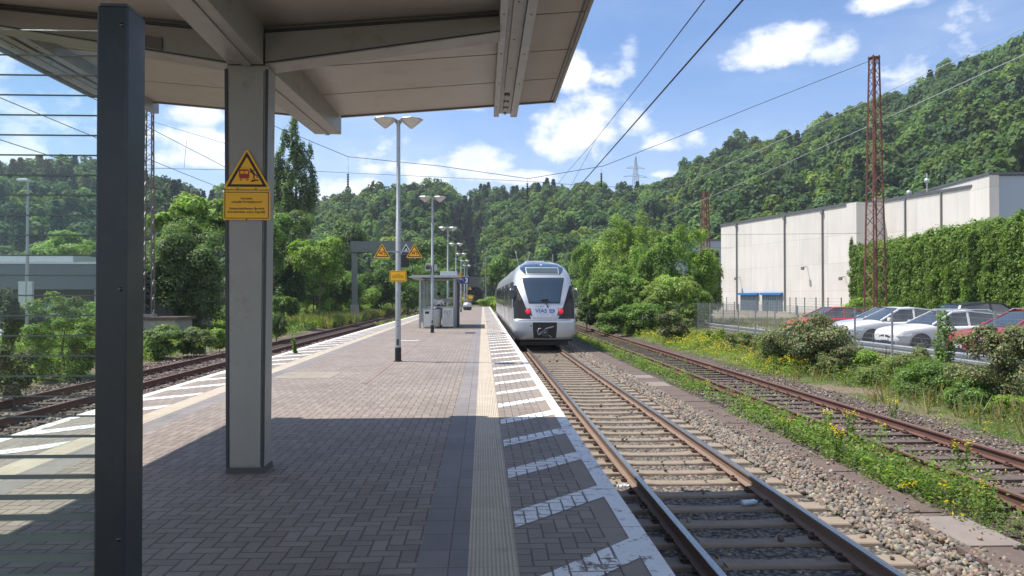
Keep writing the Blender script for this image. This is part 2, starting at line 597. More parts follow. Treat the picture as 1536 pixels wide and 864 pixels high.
def gz(x):
    if -12 < x < 9: return -1.02
    if x >= 16: return -.52
    if x <= -30: return -.4
    ks = sorted(list(ZX.items()) + [(-12, -.99), (9, -.99)])
    for (a, za), (b, zb) in zip(ks, ks[1:]):
        if a <= x <= b: return za + (zb - za) * (x - a) / (b - a)
    return -.52


YS = [-60, -20, -5] + list(range(0, 60, 4)) + [60, 70, 85, 100, 130, 180, 260, 400, 800, 1600, 3000]
m = MB()
m.grid([[(x, y, gz(x)) for x in XS] for y in YS], flip=False)
tag(m.build('ground', M['ground']), kind='structure')

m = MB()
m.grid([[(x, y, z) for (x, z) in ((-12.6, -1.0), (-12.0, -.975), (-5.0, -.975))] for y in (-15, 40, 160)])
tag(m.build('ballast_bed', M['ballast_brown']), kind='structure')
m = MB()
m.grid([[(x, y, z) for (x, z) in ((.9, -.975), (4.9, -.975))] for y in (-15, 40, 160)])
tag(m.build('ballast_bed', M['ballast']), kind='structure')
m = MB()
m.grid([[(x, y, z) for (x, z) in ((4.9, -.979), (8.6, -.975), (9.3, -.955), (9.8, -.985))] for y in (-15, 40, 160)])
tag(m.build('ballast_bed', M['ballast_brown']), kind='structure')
m = MB()
m.grid([[(x, y, -.508) for x in (14.35, 20, 34)] for y in (4, 20, 41)])
tag(m.build('parking_lot', M['lot']), kind='structure')
m = MB()
m.grid([[(x, y, -.504) for x in (14.35, 30, 60)] for y in (41, 60, 118)])
tag(m.build('gravel_yard', M['gravel_lot']), kind='structure')

# ---- hills: a heightfield round the valley
SKY = [(-500, 300), (-300, 270), (-100, 255), (0, 250), (90, 246), (150, 252), (222, 264), (250, 276), (290, 290), (340, 300), (400, 305), (480, 303), (509, 296),
       (550, 289), (575, 281), (616, 277), (656, 280), (694, 292), (722, 283), (775, 287), (831, 280), (880, 276), (920, 283), (960, 285), (1000, 270), (1035, 247),
       (1070, 227), (1110, 218), (1145, 215), (1198, 203), (1246, 176), (1273, 159), (1325, 148), (1378, 134), (1400, 117), (1448, 92), (1497, 77),
       (1536, 60), (1620, 40), (1750, 30), (1950, 60)]
FOOT = [(-500, 140), (0, 150), (300, 160), (480, 175), (640, 185), (685, 215), (705, 262), (722, 258), (745, 190), (900, 175), (1082, 150), (1300, 140), (1536, 125), (1950, 110)]
RIDGE = [(-500, 290), (0, 300), (300, 320), (640, 340), (715, 370), (900, 335), (1082, 330), (1300, 330), (1536, 300), (1950, 280)]


def lerp(tab, x):
    return float(np.interp(x, [t[0] for t in tab], [t[1] for t in tab]))


def hill(px, r, tree_h=9.0):
    f = lerp(FOOT, px); q = lerp(RIDGE, px)
    d = px_dir(px, lerp(SKY, px))
    zr = EYE.z + q * d.z / math.hypot(d.x, d.y) - tree_h
    t = (r - f) / (q - f)
    bump_ = 2.0 * math.sin(px * .031 + r * .05) + 1.5 * math.sin(px * .07 - r * .09)
    if t <= 0: return -1.2 + max(-1.0, t * 20)
    if t <= 1: return -1.2 + (zr + 1.2) * (t ** .92) + bump_ * t * (1 - t) * 3
    return zr - (t - 1) * 18


def hill_pt(px, r):
    d = px_dir(px, 444); k = math.hypot(d.x, d.y)
    return (d.x / k * r, d.y / k * r)


m = MB()
rows = []
for px in range(-500, 1951, 25):
    row = []
    f = lerp(FOOT, px); q = lerp(RIDGE, px)
    for i in range(36):
        r = f - 6 + (q - f + 6) * i / 30 if i <= 30 else q + (i - 30) * 60
        x, y = hill_pt(px, r)
        row.append((x, y, hill(px, r)))
    rows.append(row)
m.grid(rows)
tag(m.build('hills', M['forest_floor']), kind='structure')


# ================================================================== foliage tools
def rand_dirs(n, r=rng):
    v = r.normal(size=(n, 3)); return v / np.linalg.norm(v, axis=1, keepdims=True)


def crown_pts(n, nclump, cr=(.26, .42), rmax=.72, r=rng, zmin=-.8, fill=.0, nsub=9):
    """points and normals of leaves: big lumps inside the unit ball, each broken into smaller tufts"""
    c = rand_dirs(nclump, r) * (r.uniform(.2, 1, (nclump, 1)) ** .5) * rmax
    c[:, 2] = np.clip(c[:, 2], zmin, 1)
    R_ = r.uniform(cr[0], cr[1], nclump) * 1.15
    k = r.integers(0, nclump, n)
    sd = rand_dirs(nclump * nsub, r)
    sd[:, 2] = np.where(sd[:, 2] < -.35, -sd[:, 2] * .8, sd[:, 2])
    j = r.integers(0, nsub, n)
    sdir = sd[k * nsub + j]
    d = rand_dirs(n, r)
    d[:, 2] = np.where(d[:, 2] < -.5, -d[:, 2], d[:, 2])
    rs = R_[k] * r.uniform(.34, .62, (nclump * nsub))[k * nsub + j]
    P = c[k] + sdir * (R_[k] * .66)[:, None] + d * (rs * (1 - np.abs(r.normal(0, .2, n))))[:, None]
    P += r.normal(0, .02, (n, 3))
    N = d * .9 + sdir * .45 + rand_dirs(n, r) * .5 + np.array([0, 0, .35])
    return P, N / np.linalg.norm(N, axis=1, keepdims=True), k


def leaf_quads(P, N, S, r=rng, asp=.55):
    n = len(P)
    t = np.cross(N, rand_dirs(n, r)); t /= np.linalg.norm(t, axis=1, keepdims=True) + 1e-9
    b = np.cross(N, t)
    S = np.asarray(S)[:, None] * .5
    fold = N * S * .18
    V = np.stack([P - t * S, P - b * S * asp + fold, P + t * S, P + b * S * asp + fold], 1).reshape(-1, 3)
    return V, np.arange(4 * n, dtype=np.int32).reshape(n, 4)


def palette(cols, n, r=rng, var=.16):
    c = np.array(cols)[r.integers(0, len(cols), n)]
    return np.clip(c * (1 + r.normal(0, var, (n, 1))) * (1 + r.normal(0, .05, (n, 3))), .004, .9)


def conifer_pts(n, r=rng):
    z = r.uniform(0, 1, n) ** .8
    tier = np.floor(z * 11) / 11
    rad = (1 - tier) * .95 * r.uniform(.35, 1, n) + .03
    a = r.uniform(0, 2 * np.pi, n)
    P = np.stack([rad * np.cos(a), rad * np.sin(a), z - rad * .12], 1)
    N = np.stack([np.cos(a) * .5, np.sin(a) * .5, np.full(n, .8)], 1) + rand_dirs(n, r) * .4
    return P, N / np.linalg.norm(N, axis=1, keepdims=True)


# ---- the woods on the hills: one mass of crowns
def build_wood():
    r = np.random.default_rng(11)
    T = []
    for i in range(7):
        n = 1000
        P, N, k = crown_pts(n, 11, (.30, .46), .60, r, nsub=6)
        V, F = leaf_quads(P, N, r.uniform(.15, .28, n), r, .8)
        cl = 1 + r.normal(0, .10, 15)[k]
        T.append((V, n, cl))
    C = []
    for i in range(2):
        n = 620
        P, N = conifer_pts(n, r)
        P[:, :2] *= .36
        V, F = leaf_quads(P, N, r.uniform(.07, .12, n), r, .5)
        C.append((V * np.array([1, 1, 1]), n, np.ones(n)))
    Vs, Ts, Vc, Tc = [], [], [], []
    cols = [(.090, .150, .046), (.076, .130, .046), (.108, .170, .050), (.084, .140, .055), (.064, .110, .046), (.125, .185, .052)]
    cc = [(.038, .075, .040), (.048, .090, .045)]
    px = -60.0
    step = 6.4
    rr = 118.0
    while rr < 385:
        a = -90.0
        dpx = step / rr * FPX
        while a < 1640:
            p = a + r.uniform(-.42, .42) * dpx
            q = rr + r.uniform(-.42, .42) * step
            a += dpx
            f = lerp(FOOT, p); g_ = lerp(RIDGE, p)
            if q < f + 2 or q > g_ + 5: continue
            x, y = hill_pt(p, q)
            z = hill(p, q)
            con = r.uniform() < (.30 if p < 330 else (.5 if (q > g_ - 30 and (680 < p < 830)) else (.75 if (668 < p < 735 and q < g_ - 25) else .03)))
            th = r.uniform(0, 6.28)
            c, s = math.cos(th), math.sin(th)
            if con:
                V, n, cl = C[r.integers(0, 2)]
                h = r.uniform(9, 15)
                W = np.empty_like(V)
                W[:, 0] = (V[:, 0] * c - V[:, 1] * s) * h; W[:, 1] = (V[:, 0] * s + V[:, 1] * c) * h; W[:, 2] = V[:, 2] * h
                W += (x, y, z - .5)
                Vc.append(W); Tc.append(np.array(cc[r.integers(0, 2)]) * r.uniform(.8, 1.3) * (1 + r.normal(0, .15, (n, 1))))
            else:
                V, n, cl = T[r.integers(0, len(T))]
                w = r.uniform(3.6, 5.6) * (1.12 if q > g_ - 18 else 1); h = w * r.uniform(.9, 1.25)
                if r.uniform() < .06: h *= 1.35
                W = np.empty_like(V)
                W[:, 0] = (V[:, 0] * c - V[:, 1] * s) * w; W[:, 1] = (V[:, 0] * s + V[:, 1] * c) * w; W[:, 2] = V[:, 2] * h
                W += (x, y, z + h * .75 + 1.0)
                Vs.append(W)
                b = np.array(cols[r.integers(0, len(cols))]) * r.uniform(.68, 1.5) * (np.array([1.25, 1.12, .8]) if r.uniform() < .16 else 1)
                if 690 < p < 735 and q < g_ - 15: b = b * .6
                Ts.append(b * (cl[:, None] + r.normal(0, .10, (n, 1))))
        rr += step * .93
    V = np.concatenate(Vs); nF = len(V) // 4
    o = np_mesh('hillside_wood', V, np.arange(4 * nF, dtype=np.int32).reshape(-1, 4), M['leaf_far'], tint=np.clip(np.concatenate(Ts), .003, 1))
    tag(o, 'dense green deciduous wood covering the hills behind the station', 'wood', kind='stuff')
    V = np.concatenate(Vc); nF = len(V) // 4
    o = np_mesh('conifer_wood', V, np.arange(4 * nF, dtype=np.int32).reshape(-1, 4), M['leaf_far'], tint=np.clip(np.concatenate(Tc), .003, 1))
    tag(o, 'dark spruces mixed into the wooded hills behind the station', 'wood', kind='stuff')
    print('wood trees', len(Vs), len(Vc))


build_wood()


# ================================================================== plants
def limbs(m, base, top, r0, n, spread, r, mi=0):
    base = Vector(base); top = Vector(top)
    mid = base.lerp(top, .5) + Vector((r.normal(0, .05), r.normal(0, .05), 0)) * (top - base).length
    m.tube([base, mid, top], [r0, r0 * .65, r0 * .18], 7, mi)
    for i in range(n):
        t = r.uniform(.2, .85)
        p = base.lerp(top, t)
        a = r.uniform(0, 6.28)
        q = p + Vector((math.cos(a) * spread, math.sin(a) * spread, spread * r.uniform(.4, 1.1))) * r.uniform(.5, .95)
        m.tube([p, p.lerp(q, .5) + Vector((0, 0, -.03 * spread)), q], [r0 * .45 * (1.1 - t), r0 * .3 * (1.1 - t), r0 * .08], 5, mi)


def plant(name, x, y, z0, rx, rz, cz, n, leaf, cols, label, cat, group=None, seed=1, nclump=14, ry=None, trunk=None, mat='leaf',
          cr=(.24, .40), rmax=.76, zmin=-.75, bark='bark', crown_name='foliage', asp=.55, nlimb=7, rough_var=.2, taper=0):
    """a tree or shrub: root empty > trunk, foliage.  cz is the height of the crown centre above z0"""
    r = np.random.default_rng(seed)
    root = empty(name, (x, y, z0), 0, label, cat, group)
    P, N, k = crown_pts(n, nclump, cr, rmax, r, zmin)
    P = P * np.array([rx, ry or rx, rz]) * 1.14 + np.array([0, 0, cz])
    if taper:
        zz_ = np.clip((P[:, 2] - cz) / rz, -1, 1); f_ = 1 - taper * np.clip(zz_ + .1, 0, 1) ** 1.5 - .35 * np.clip(-zz_ - .4, 0, 1); P[:, 0] *= f_; P[:, 1] *= f_
    P[:, 2] = np.maximum(P[:, 2], .03 + r.uniform(0, .12, n))
    V, F = leaf_quads(P, N, leaf * r.uniform(.65, 1.35, n), r, asp)
    cl = (1 + r.normal(0, .13, nclump))[k][:, None]
    np_mesh(crown_name, V, F, M[mat], root, palette(cols, n, r, rough_var) * cl * 1.1)
    m = MB()
    tr = trunk or .035 * rz
    limbs(m, (0, 0, -.1), (0, 0, cz + rz * .55), tr, nlimb, rx * .75, r)
    m.build('trunk', M[bark], root)
    return root


def weeds(name, pts, h, leaf, per, cols, label, seed=1, flower=0.0, fcol=(.75, .55, .02), spread=.1, mat='leaf', blades=False):
    """stuff: ground cover made of many small leafy stems standing at pts (n,3)"""
    r = np.random.default_rng(seed)
    n = len(pts)
    H = h * r.uniform(.35, 1.25, n)
    base = np.repeat(pts, per, 0)
    t = r.uniform(0.05, 1, (n * per,))
    lean = np.repeat(r.normal(0, .16, (n, 2)), per, 0)
    Hr = np.repeat(H, per)
    P = base.copy()
    P[:, 0] += lean[:, 0] * t * Hr + r.normal(0, spread, n * per) * (1.1 - t * .6)
    P[:, 1] += lean[:, 1] * t * Hr + r.normal(0, spread, n * per) * (1.1 - t * .6)
    P[:, 2] += t * Hr
    if blades:
        N = rand_dirs(n * per, r); N[:, 2] *= .15; N /= np.linalg.norm(N, axis=1, keepdims=True)
        tt = np.stack([lean[:, 0] + r.normal(0, .25, n * per), lean[:, 1] + r.normal(0, .25, n * per), np.ones(n * per)], 1)
        tt /= np.linalg.norm(tt, axis=1, keepdims=True)
        b = np.cross(N, tt); b /= np.linalg.norm(b, axis=1, keepdims=True)
        S = (leaf * r.uniform(.6, 1.4, n * per))[:, None]
        P[:, 2] = base[:, 2]
        V = np.stack([P - b * S * .04, P + b * S * .04, P + tt * S + b * S * .01, P + tt * S - b * S * .01], 1).reshape(-1, 3)
        F = np.arange(4 * n * per, dtype=np.int32).reshape(-1, 4)
    else:
        N = rand_dirs(n * per, r) * .7 + np.array([0, 0, .8]); N /= np.linalg.norm(N, axis=1, keepdims=True)
        V, F = leaf_quads(P, N, leaf * r.uniform(.5, 1.4, n * per), r, .42)
    C = palette(cols, n * per, r, .2)
    if flower:
        fl = np.repeat(r.uniform(0, 1, n) < flower, per) & (t > .78)
        C[fl] = np.array(fcol) * r.uniform(.8, 1.1, (fl.sum(), 1))
    o = np_mesh(name, V, F, M[mat], None, C)
    return tag(o, label, 'weeds', kind='stuff')


GREEN = [(.11, .185, .045), (.14, .22, .05), (.09, .155, .04), (.16, .24, .055)]
LIME = [(.21, .31, .05), (.17, .27, .05), (.25, .33, .07), (.15, .24, .045)]
DARK = [(.055, .10, .035), (.07, .12, .04), (.045, .08, .03), (.09, .14, .045)]
OLIVE = [(.15, .18, .055), (.19, .20, .07), (.11, .145, .05), (.23, .23, .10)]
BROWNISH = [(.09, .13, .045), (.13, .15, .055), (.20, .18, .09), (.07, .11, .04), (.20, .14, .08), (.13, .18, .06), (.10, .15, .045), (.28, .26, .13)]
DRY = [(.30, .24, .12), (.22, .20, .08), (.16, .17, .05), (.35, .29, .17)]
# ================================================================== PLATFORM
def XL(y):
    return -5.05 - .55 * (1 - math.exp(-max(y, 0) / 10.0))


XR = 1.09
PY0, PY1 = -14.0, 112.0


def paving_mat(name, kind, c1, c2, joint, u=.1, v=.1, paint=None, jw=.05, jd=.45, bump=.5, ribs=False, vary=.22):
    """kind: herring | grid ; paint: colour laid over it, worn through in places"""
    m_ = bpy.data.materials.new(name); m_.use_nodes = True
    nt = m_.node_tree; nt.nodes.clear(); n = NG(nt)
    out = n.node('ShaderNodeOutputMaterial'); b = n.node('ShaderNodeBsdfPrincipled')
    pos = n.node('ShaderNodeNewGeometry').outputs['Position']
    s = n.sep(pos)
    wob = n.m('MULTIPLY', n.m('SUBTRACT', n.noise(pos, 6.0, 2), .5), .012)
    X = n.m('DIVIDE', n.m('ADD', s[0], n.m('ADD', wob, 50.0)), u)
    Y = n.m('DIVIDE', n.m('ADD', s[1], n.m('ADD', wob, 50.0)), v)
    i = n.m('FLOOR', X); j = n.m('FLOOR', Y)
    fx = n.m('SUBTRACT', X, i); fy = n.m('SUBTRACT', Y, j)
    if kind == 'herring':
        k = n.m('MODULO', n.m('ADD', n.m('SUBTRACT', i, j), 4000.0), 4.0)
        def eq(t): return n.m('COMPARE', k, float(t), .25)
        k0, k1, k2, k3 = eq(0), eq(1), eq(2), eq(3)
        dl = n.m('ADD', fx, k1); dr = n.m('ADD', n.m('SUBTRACT', 1.0, fx), k0)
        db = n.m('ADD', fy, k2); dt = n.m('ADD', n.m('SUBTRACT', 1.0, fy), k3)
        bi = n.m('SUBTRACT', i, k1); bj = n.m('SUBTRACT', j, k2)
    else:
        dl, dr, db, dt, bi, bj = fx, n.m('SUBTRACT', 1.0, fx), fy, n.m('SUBTRACT', 1.0, fy), i, j
        dl = n.m('MULTIPLY', dl, u / .1); dr = n.m('MULTIPLY', dr, u / .1); db = n.m('MULTIPLY', db, v / .1); dt = n.m('MULTIPLY', dt, v / .1)
    d = n.m('MINIMUM', n.m('MINIMUM', dl, dr), n.m('MINIMUM', db, dt))
    d = n.m('ADD', d, n.m('MULTIPLY', n.m('SUBTRACT', n.noise(pos, 70, 2), .5), .05))
    brick = n.smooth(d, jw * .4, jw * 1.5)
    wn = n.node('ShaderNodeTexWhiteNoise', noise_dimensions='3D')
    n.link(n.xyz(bi, bj, 3.3), wn.inputs['Vector'])
    c = n.mix(wn.outputs['Value'], c1, c2)
    sp = n.noise(pos, 300, 2, .7)
    big = n.noise(pos, .55, 6, .65)
    mid = n.noise(pos, 4.5, 6, .7)
    k_ = n.m('MULTIPLY', n.m('ADD', n.m('MULTIPLY', sp, .35), .82), n.m('ADD', n.m('MULTIPLY', big, vary * 3), 1 - vary * 1.5))
    k_ = n.m('MULTIPLY', k_, n.m('ADD', n.m('MULTIPLY', mid, .5), .75))
    c = n.mix(1.0, c, n.xyz(k_, k_, k_), 'MULTIPLY')
    # small dark stains (chewing gum, drips)
    st = n.smooth(n.noise(pos, 11, 3, .5), .70, .76)
    c = n.mix(n.m('MULTIPLY', st, .55), c, (.07, .06, .055))
    st2 = n.smooth(n.noise(pos, 1.7, 7, .72), .58, .70)
    c = n.mix(n.m('MULTIPLY', st2, .28), c, (.12, .10, .085))
    gum = n.smooth(n.noise(pos, 24, 1, .5), .765, .785)
    c = n.mix(n.m('MULTIPLY', gum, .6), c, (.42, .38, .34))
    jc = n.m('MULTIPLY', n.m('SUBTRACT', 1.0, brick), jd if not ribs else .3)
    hsock = brick
    if ribs:
        rb = n.m('PINGPONG', n.m('DIVIDE', n.m('ADD', s[0], 50.0), .0245), .5)
        rb = n.smooth(rb, .10, .36)
        hsock = n.m('MULTIPLY', brick, rb)
        c = n.mix(n.m('MULTIPLY', n.m('SUBTRACT', 1.0, rb), .40), c, (.22, .19, .15))
    if paint is not None:
        wear = n.smooth(n.m('ADD', n.noise(n.vm('MULTIPLY', pos, (1, 1, 1)), 9, 9, .78), n.m('MULTIPLY', n.noise(pos, 1.3, 3), .25)), .655, .73)
        edgew = n.m('MULTIPLY', n.m('SUBTRACT', 1.0, brick), .75)
        pk = n.m('ADD', n.m('MULTIPLY', n.noise(pos, 3.2, 6, .7), .22), .86)
        pc = n.mix(1.0, paint, n.xyz(pk, pk, pk), 'MULTIPLY')
        c = n.mix(n.m('MAXIMUM', wear, edgew), pc, c)
    c = n.mix(jc, c, joint)
    n.put(b.inputs['Base Color'], c)
    n.put(b.inputs['Roughness'], n.m('ADD', n.m('MULTIPLY', mid, .2), .68))
    b.inputs['Specular IOR Level'].default_value = .35
    bn = n.node('ShaderNodeBump'); bn.inputs['Strength'].default_value = bump; bn.inputs['Distance'].default_value = .006
    tilt = n.m('MULTIPLY', n.sep(wn.outputs['Color'])[1], .25)
    n.link(n.m('ADD', n.m('ADD', hsock, tilt), n.m('MULTIPLY', sp, .12)), bn.inputs['Height'])
    n.link(bn.outputs[0], b.inputs['Normal'])
    n.link(b.outputs[0], out.inputs[0])
    return m_


C1, C2, CJ = (.225, .182, .150), (.285, .238, .198), (.075, .06, .05)
M['pave'] = paving_mat('herringbone_paving', 'herring', C1, C2, CJ, jw=.06, jd=.75, bump=.7)
M['pave_hatch'] = paving_mat('edge_zone_paving', 'herring', (.23, .19, .155), (.285, .24, .20), CJ, jw=.06, jd=.75)
M['pave_slab'] = paving_mat('grey_square_slabs', 'grid', (.20, .18, .168), (.235, .21, .195), (.06, .05, .05), u=.3, v=.3, jw=.03, jd=.8)
M['tactile'] = paving_mat('ribbed_guide_slabs', 'grid', (.52, .44, .33), (.58, .49, .37), (.16, .13, .10), u=.295, v=.3, jw=.035, jd=.8, ribs=True, bump=.9, vary=.1)
M['coping'] = paving_mat('edge_coping_concrete', 'grid', (.26, .215, .17), (.29, .24, .19), (.08, .07, .06), u=50, v=1.0, jw=.04, jd=.6, vary=.15)
WHITE = (.80, .79, .76)
M['paint_brick'] = paving_mat('worn_white_paint_on_paving', 'herring', C1, C2, CJ, jw=.06, jd=.7, paint=WHITE)
M['paint_conc'] = paving_mat('worn_white_paint_on_concrete', 'grid', (.26, .215, .17), (.29, .24, .19), (.10, .09, .08), u=50, v=1.0, jw=.04, jd=.5, paint=WHITE)
M['pave_red'] = paving_mat('reddish_paving', 'grid', (.225, .17, .145), (.265, .20, .17), CJ, u=.1, v=.2, jw=.05, jd=.7)
M['pave_cream'] = paving_mat('cream_slabs', 'grid', (.28, .24, .185), (.31, .265, .205), CJ, u=.3, v=.3, jw=.03, jd=.7)

PYS = [PY0, -6, 0, 2, 4, 6, 8, 10, 12.5, 15, 18, 22, 27, 33, 42, 55, 75, PY1]
m = MB()
strips = [(lambda y: XL(y), lambda y: XL(y) + .28, 1), (lambda y: XL(y) + .28, lambda y: XL(y) + .88, 2), (lambda y: XL(y) + .88, lambda y: XL(y) + 1.175, 3),
          (lambda y: XL(y) + 1.175, lambda y: XL(y) + 1.475, 4), (lambda y: XL(y) + 1.475, lambda y: -.385, 0),
          (lambda y: -.385, lambda y: -.085, 4), (lambda y: -.085, lambda y: .21, 3), (lambda y: .21, lambda y: .81, 2), (lambda y: .81, lambda y: XR, 1)]
for a, b, mi in strips:
    m.grid([[(a(y), y, 0), (b(y), y, 0)] for y in PYS], mi, False)
for y0, y1 in zip(PYS, PYS[1:]):     # retaining faces below the coping
    m.add([(XR, y0, 0), (XR, y1, 0), (XR, y1, -.14), (XR, y0, -.14)], [(0, 1, 2, 3)], 5)
    m.add([(XR, y0, -.14), (XR, y1, -.14), (XR - .1, y1, -.14), (XR - .1, y0, -.14)], [(0, 1, 2, 3)], 5)
    m.add([(XR - .1, y0, -.14), (XR - .1, y1, -.14), (XR - .1, y1, -1.1), (XR - .1, y0, -1.1)], [(0, 1, 2, 3)], 5)
    m.add([(XL(y0), y0, 0), (XL(y1), y1, 0), (XL(y1), y1, -1.1), (XL(y0), y0, -1.1)], [(0, 1, 2, 3)], 5)
m.add([(XL(PY1), PY1, 0), (XR, PY1, 0), (XR, PY1, -1.1), (XL(PY1), PY1, -1.1)], [(0, 1, 2, 3)], 5)
tag(m.build('platform', [M['pave'], M['coping'], M['pave_hatch'], M['tactile'], M['pave_slab'], M['concrete']], fix=False), kind='structure')

# painted edge line and slanting hatch
m = MB()
Z4 = .004
for y0, y1 in zip(PYS, PYS[1:]):
    m.add([(.955, y0, Z4), (XR - .002, y0, Z4), (XR - .002, y1, Z4), (.955, y1, Z4)], [(0, 1, 2, 3)], 1)
    m.add([(XL(y0) + .002, y0, Z4), (XL(y0) + .15, y0, Z4), (XL(y1) + .15, y1, Z4), (XL(y1) + .002, y1, Z4)], [(0, 1, 2, 3)], 1)
rj = random.Random(3)
k = -8
while True:
    y = 5.02 + 1.345 * k
    k += 1
    if y > PY1 - 3: break
    w = .355
    j = [rj.uniform(-.015, .015) for _ in range(4)]
    m.add([(.225, y + j[0], Z4), (.808, y + .585 + j[1], Z4), (.808, y + .585 + w + j[2], Z4), (.225, y + w + j[3], Z4)], [(0, 1, 2, 3)], 0)
    m.add([(.812, y + .587 + j[1], Z4), (.955, y + .73 + j[1], Z4), (.955, y + .73 + w + j[2], Z4), (.812, y + .587 + w + j[2], Z4)], [(0, 1, 2, 3)], 1)
k = -8
while True:
    y = .535 + 1.345 * (k + 5)
    k += 1
    if y > PY1 - 3: break
    w = .355; X0 = XL(y + .3)
    m.add([(X0 + .282, y, Z4), (X0 + .87, y + .59, Z4), (X0 + .87, y + .59 + w, Z4), (X0 + .282, y + w, Z4)], [(0, 1, 2, 3)], 0)
    m.add([(X0 + .15, y - .13, Z4), (X0 + .278, y - .002, Z4), (X0 + .278, y - .002 + w, Z4), (X0 + .15, y - .13 + w, Z4)], [(0, 1, 2, 3)], 1)
tag(m.build('platform_marking', [M['paint_brick'], M['paint_conc']]), kind='structure')
m = MB()
m.box(-2.2, -2.09, 13.4, 31, 0, .0035)
m.box(-4.05, -2.95, 14.3, 15.5, 0, .0035, 1)
m.box(-3.1, -2.3, 26.3, 26.5, 0, .0035, 2)
tag(m.build('platform_inlay', [M['pave_red'], M['pave_cream'], M['sign_white']]), kind='structure')
for (x0, x1, y0, y1) in ((-.78, -.28, 31.1, 32.0),):
    e = empty('drain_cover', ((x0 + x1) / 2, y0, .004), 0, 'small dark drain cover set in the platform paving before the shelter', 'drain cover')
    m = MB(); m.box(-.25, .25, 0, .9, 0, .008)
    m.build('frame', M['galv'], e)
    m = MB()
    for i in range(11): m.box(-.22, .22, .05 + i * .075, .09 + i * .075, .009, .014)
    m.build('grate', M['dark_frame'], e)

# ================================================================== TRACKS
RT = -.76   # rail top


def rail_mesh(y0, y1, mats):
    prof = [(-.07, -.16), (-.07, -.148), (-.012, -.13), (-.009, -.045), (-.036, -.032), (-.036, -.006), (-.030, 0), (.030, 0), (.036, -.006), (.036, -.032), (.009, -.045), (.012, -.13), (.07, -.148), (.07, -.16)]
    m = MB()
    ys = list(np.arange(y0, y1 + .1, 6.0))
    rows = [[(x, y, z) for (x, z) in prof] for y in ys]
    nc = len(prof)
    for i in range(len(rows) - 1):
        for c in range(nc - 1):
            a = [rows[i][c], rows[i][c + 1], rows[i + 1][c + 1], rows[i + 1][c]]
            m.add(a, [(0, 1, 2, 3)], 1 if c in (5, 6, 7) else 0)
    return m


def sleeper_conc():
    m = MB()
    xs = [(-1.3, .15, -.012), (-1.28, .15, 0), (-.98, .15, 0), (-.55, .13, -.0), (-.45, .115, -.012), (0, .11, -.02), (.45, .115, -.012), (.55, .13, 0), (.98, .15, 0), (1.28, .15, 0), (1.3, .15, -.012)]
    top = -.17
    rows = []
    for (x, w, dz) in xs:
        rows.append([(x, -w * 1.08, top - .14), (x, -w * .88, top + dz - .012), (x, -w * .8, top + dz), (x, w * .8, top + dz), (x, w * .88, top + dz - .012), (x, w * 1.08, top - .14)])
    m.grid(rows, 0, False)
    m.add(rows[0], [(0, 1, 2, 3, 4, 5)]); m.add(rows[-1], [(5, 4, 3, 2, 1, 0)])
    return m


def sleeper_wood():
    m = MB()
    m.box(-1.3, 1.3, -.125, .125, -.28, -.172, top=(.01, .01))
    return m


def clip_mesh():
    m = MB()
    for s in (-1, 1):
        m.box(s * .11 - .035, s * .11 + .035, -.06, .06, -.17, -.155)
        m.tube([(s * .08, -.04, -.145), (s * .12, -.05, -.125), (s * .15, -.03, -.14), (s * .15, .03, -.14), (s * .12, .05, -.125), (s * .08, .04, -.145)], .011, 6)
        m.tube([(s * .12, 0, -.16), (s * .12, 0, -.10)], .016, 7)
    m.box(-.08, .08, -.08, .08, -.172, -.163)
    return m


def make_track(label, cx, y0, y1, kind, spacing, group):
    root = empty('railway_track', (cx, 0, RT), 0, label, 'railway track', group)
    conc = kind == 'concrete'
    mats = [M['rail_side'], M['rail_top']] if conc else [M['rail_side_dark'], M['rail_top_dull']]
    for s in (-1, 1):
        o = rail_mesh(y0, y1, mats).build('rail', mats, root)
        o.location = (s * .7535, 0, 0)
    sl = (sleeper_conc() if conc else sleeper_wood()).build('sleeper', M['sleeper' if conc else 'wood_sleeper'], root)
    cm = clip_mesh().build('rail_fastening', M['dark_clip'], sl)
    cm.location = (-.7535, 0, 0)
    c2 = cm.copy(); COL.objects.link(c2); c2.location = (.7535, 0, 0)
    sl.location = (0, y0 + .3, 0)
    ys = []
    y = y0 + .3
    while y < y1 - .3: y += spacing; ys.append(y)
    vis = [v for v in ys if v > 1.5]
    first = set(vis[:99])
    rest = MB(); rr = random.Random(5)
    tpl = (sleeper_conc() if conc else sleeper_wood())
    for v in ys:
        if v in first:
            c = sl.copy(); COL.objects.link(c); c.parent = root
            c.location = (rr.uniform(-.012, .012), v + rr.uniform(-.015, .015), 0); c.rotation_euler = (0, 0, rr.uniform(-.008, .008))
            if v < 34:
                for q in (cm, c2):
                    d = q.copy(); COL.objects.link(d); d.parent = c
        elif v > 1.5:
            rest.add([(p[0], p[1] + v, p[2]) for p in tpl.v], tpl.f)
    if rest.v:
        o = rest.build('far_sleepers', M['sleeper' if conc else 'wood_sleeper'], root); o['kind'] = 'stuff'
    return root


make_track('track with shiny rail heads and pale concrete sleepers beside the platform, carrying the train', 2.77, -6, 150, 'concrete', .60, None)
make_track('rusty disused railway track with dark timber sleepers between weeds and shrubs on the right', 7.10, -6, 150, 'wood', .65, None)
make_track('rusty railway track on brown ballast along the left side of the platform', -9.98, -6, 150, 'wood', .65, None)


